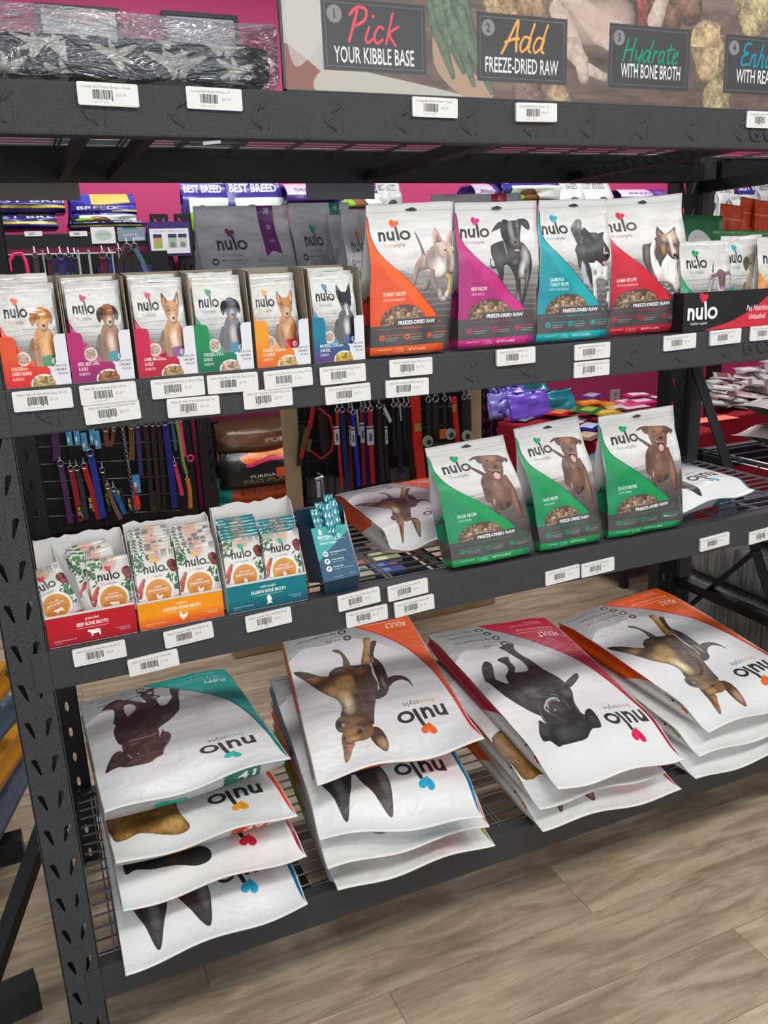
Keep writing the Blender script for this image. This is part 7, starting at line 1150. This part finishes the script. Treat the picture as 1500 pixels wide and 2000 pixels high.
# ------------------------------------------------------------------ right neighbour bay: black bags and grey cushions
c = Cv(167, 165, 3, (.1, .1, .11)); c.poly([(-5, -5), (105, -5), (105, 26), (60, 34), (30, 22), (-5, 30)], (.72, .7, .68), True); c.limb([(50, 12, 5), (66, 16, 5)], (.55, .4, .3)); c.logo(30, 90, 44, (.3, .3, .32), (.7, .7, .7), False); KB = img_mat('black_bag_print', c, .35, .1, .5, .3)
zt = ZC + .07; G8 = 'black food bags on the adjoining bay'
t0, t1 = pz(1383, 874, ZC + .03), pz(1472, 852, ZC + .03)
lying_bag('food_bag', V((1.985, .02, ZC + .042)) + V((-.02, .52, 0)), V((1.985, .02, ZC + .042)), V((2.56, .0, ZC + .042)), V((2.56, .52, ZC + .042)), .066, KB, tip=.6, seed=18, label='black food bag with a pale flap, lower of two on the adjoining bay', group=G8, tipl=.2)
lying_bag('food_bag', V((1.99, .56, ZC + .116)), V((2.02, .06, ZC + .116)), V((2.6, .03, ZC + .116)), V((2.6, .53, ZC + .116)), .066, KB, tip=.7, seed=19, label='black food bag with a pale pointed flap, upper of two on the adjoining bay', group=G8, tipl=.2)
MCU = mat('grey_streaked_fabric', (.52, .53, .52), .75, 0, .25); nt = MCU.node_tree; b = nt.nodes['Principled BSDF']; tc = nt.nodes.new('ShaderNodeTexCoord'); mp = nt.nodes.new('ShaderNodeMapping'); mp.inputs['Scale'].default_value = (90, 90, 9); n1 = nt.nodes.new('ShaderNodeTexNoise'); n1.inputs['Scale'].default_value = 1; n1.inputs['Detail'].default_value = 5; r = nt.nodes.new('ShaderNodeValToRGB'); r.color_ramp.elements[0].position = .33; r.color_ramp.elements[0].color = (.11, .11, .115, 1); r.color_ramp.elements[1].position = .62; r.color_ramp.elements[1].color = (.34, .35, .34, 1)
for a_, b2 in ((tc.outputs['Object'], mp.inputs[0]), (mp.outputs[0], n1.inputs['Vector']), (n1.outputs[0], r.inputs[0]), (r.outputs[0], b.inputs['Base Color'])): nt.links.new(a_, b2)
for k, (x0, z0, z1, lb_) in enumerate(((1.955, .222, .388, 'lower grey streaked pet cushion on the adjoining bay, in clear wrap'), (1.975, .402, .548, 'upper grey streaked pet cushion on the adjoining bay'))):
    o = cushion('pet_cushion', x0, 2.6, -.02, .80, z0, z1, MCU, seed=8 + k, amp=.008, rnd_=.5); tag(o, lb_, 'pet cushion', 'grey cushions on the adjoining bay')
o = cushion('pet_cushion', 2.0, 2.6, -.03, .62, .566, .68, mat('slate_fabric', (.34, .36, .46), .7), seed=11, amp=.008, rnd_=.6); tag(o, 'slate blue cushion on top of the grey ones in the adjoining bay', 'pet cushion')

# ------------------------------------------------------------------ left edge: bags on the neighbouring rack
PY = simple_print('yellow_bag', (.87, .6, .1), [('text', 'NATURAL', 20, 60, 12, (.5, .3, .1), .9, .01), ('ell', 70, 30, 20, 18, (.75, .45, .1)), ('rect', 0, 90, 167, 96, (.55, .35, .1))]); PBu = simple_print('blue_grey_bag', (.32, .42, .52), [('text', 'RECIPE', 20, 40, 16, (.15, .25, .4), 1, .01), ('text', 'made with real chicken', 16, 60, 6, (.2, .28, .4), 1, 0), ('text', 'brown rice and garden', 16, 72, 6, (.2, .28, .4), 1, 0)])
PR_ = simple_print('dark_blue_bag', (.12, .2, .32), [('text', 'STRI', 20, 40, 16, (.5, .6, .7), 1, .01), ('ell', 40, 70, 18, 18, (.3, .5, .35))])
def left_bag(p1, p2, zm, T, m, seed, label):    # p1..p2: the right-hand outline in the picture, near to far
    a, b = pz(*p1, zm), pz(*p2, zm); d = (b - a); n = V((-d.y, d.x, 0)).normalized() * .5; a2 = a + n; b2 = b + n
    lying_bag('food_bag', a2, a, b, b2, T, m, tip=.5, seed=seed, label=label, group='bags on the rack at the left edge', tipl=.2, backend=.5)
left_bag((-30, 1665), (66, 1478), .20, .085, PBu, 21, 'blue-grey food bag, lowest at the left edge beside the perforated post')
left_bag((-30, 1560), (58, 1425), .30, .085, PY, 22, 'amber yellow food bag, second from the bottom at the left edge')
left_bag((-30, 1450), (36, 1375), .41, .085, PBu, 23, 'slate food bag with dark lettering, third from the bottom at the left edge')
left_bag((-30, 1372), (26, 1310), .52, .085, PY, 24, 'yellow food bag, topmost at the left edge')
bpy.context.view_layer.update()
for o in list(C.objects):       # nothing invisible is left behind
    if o.type == 'EMPTY' and not o.children and o.name != 'camera': bpy.data.objects.remove(o)
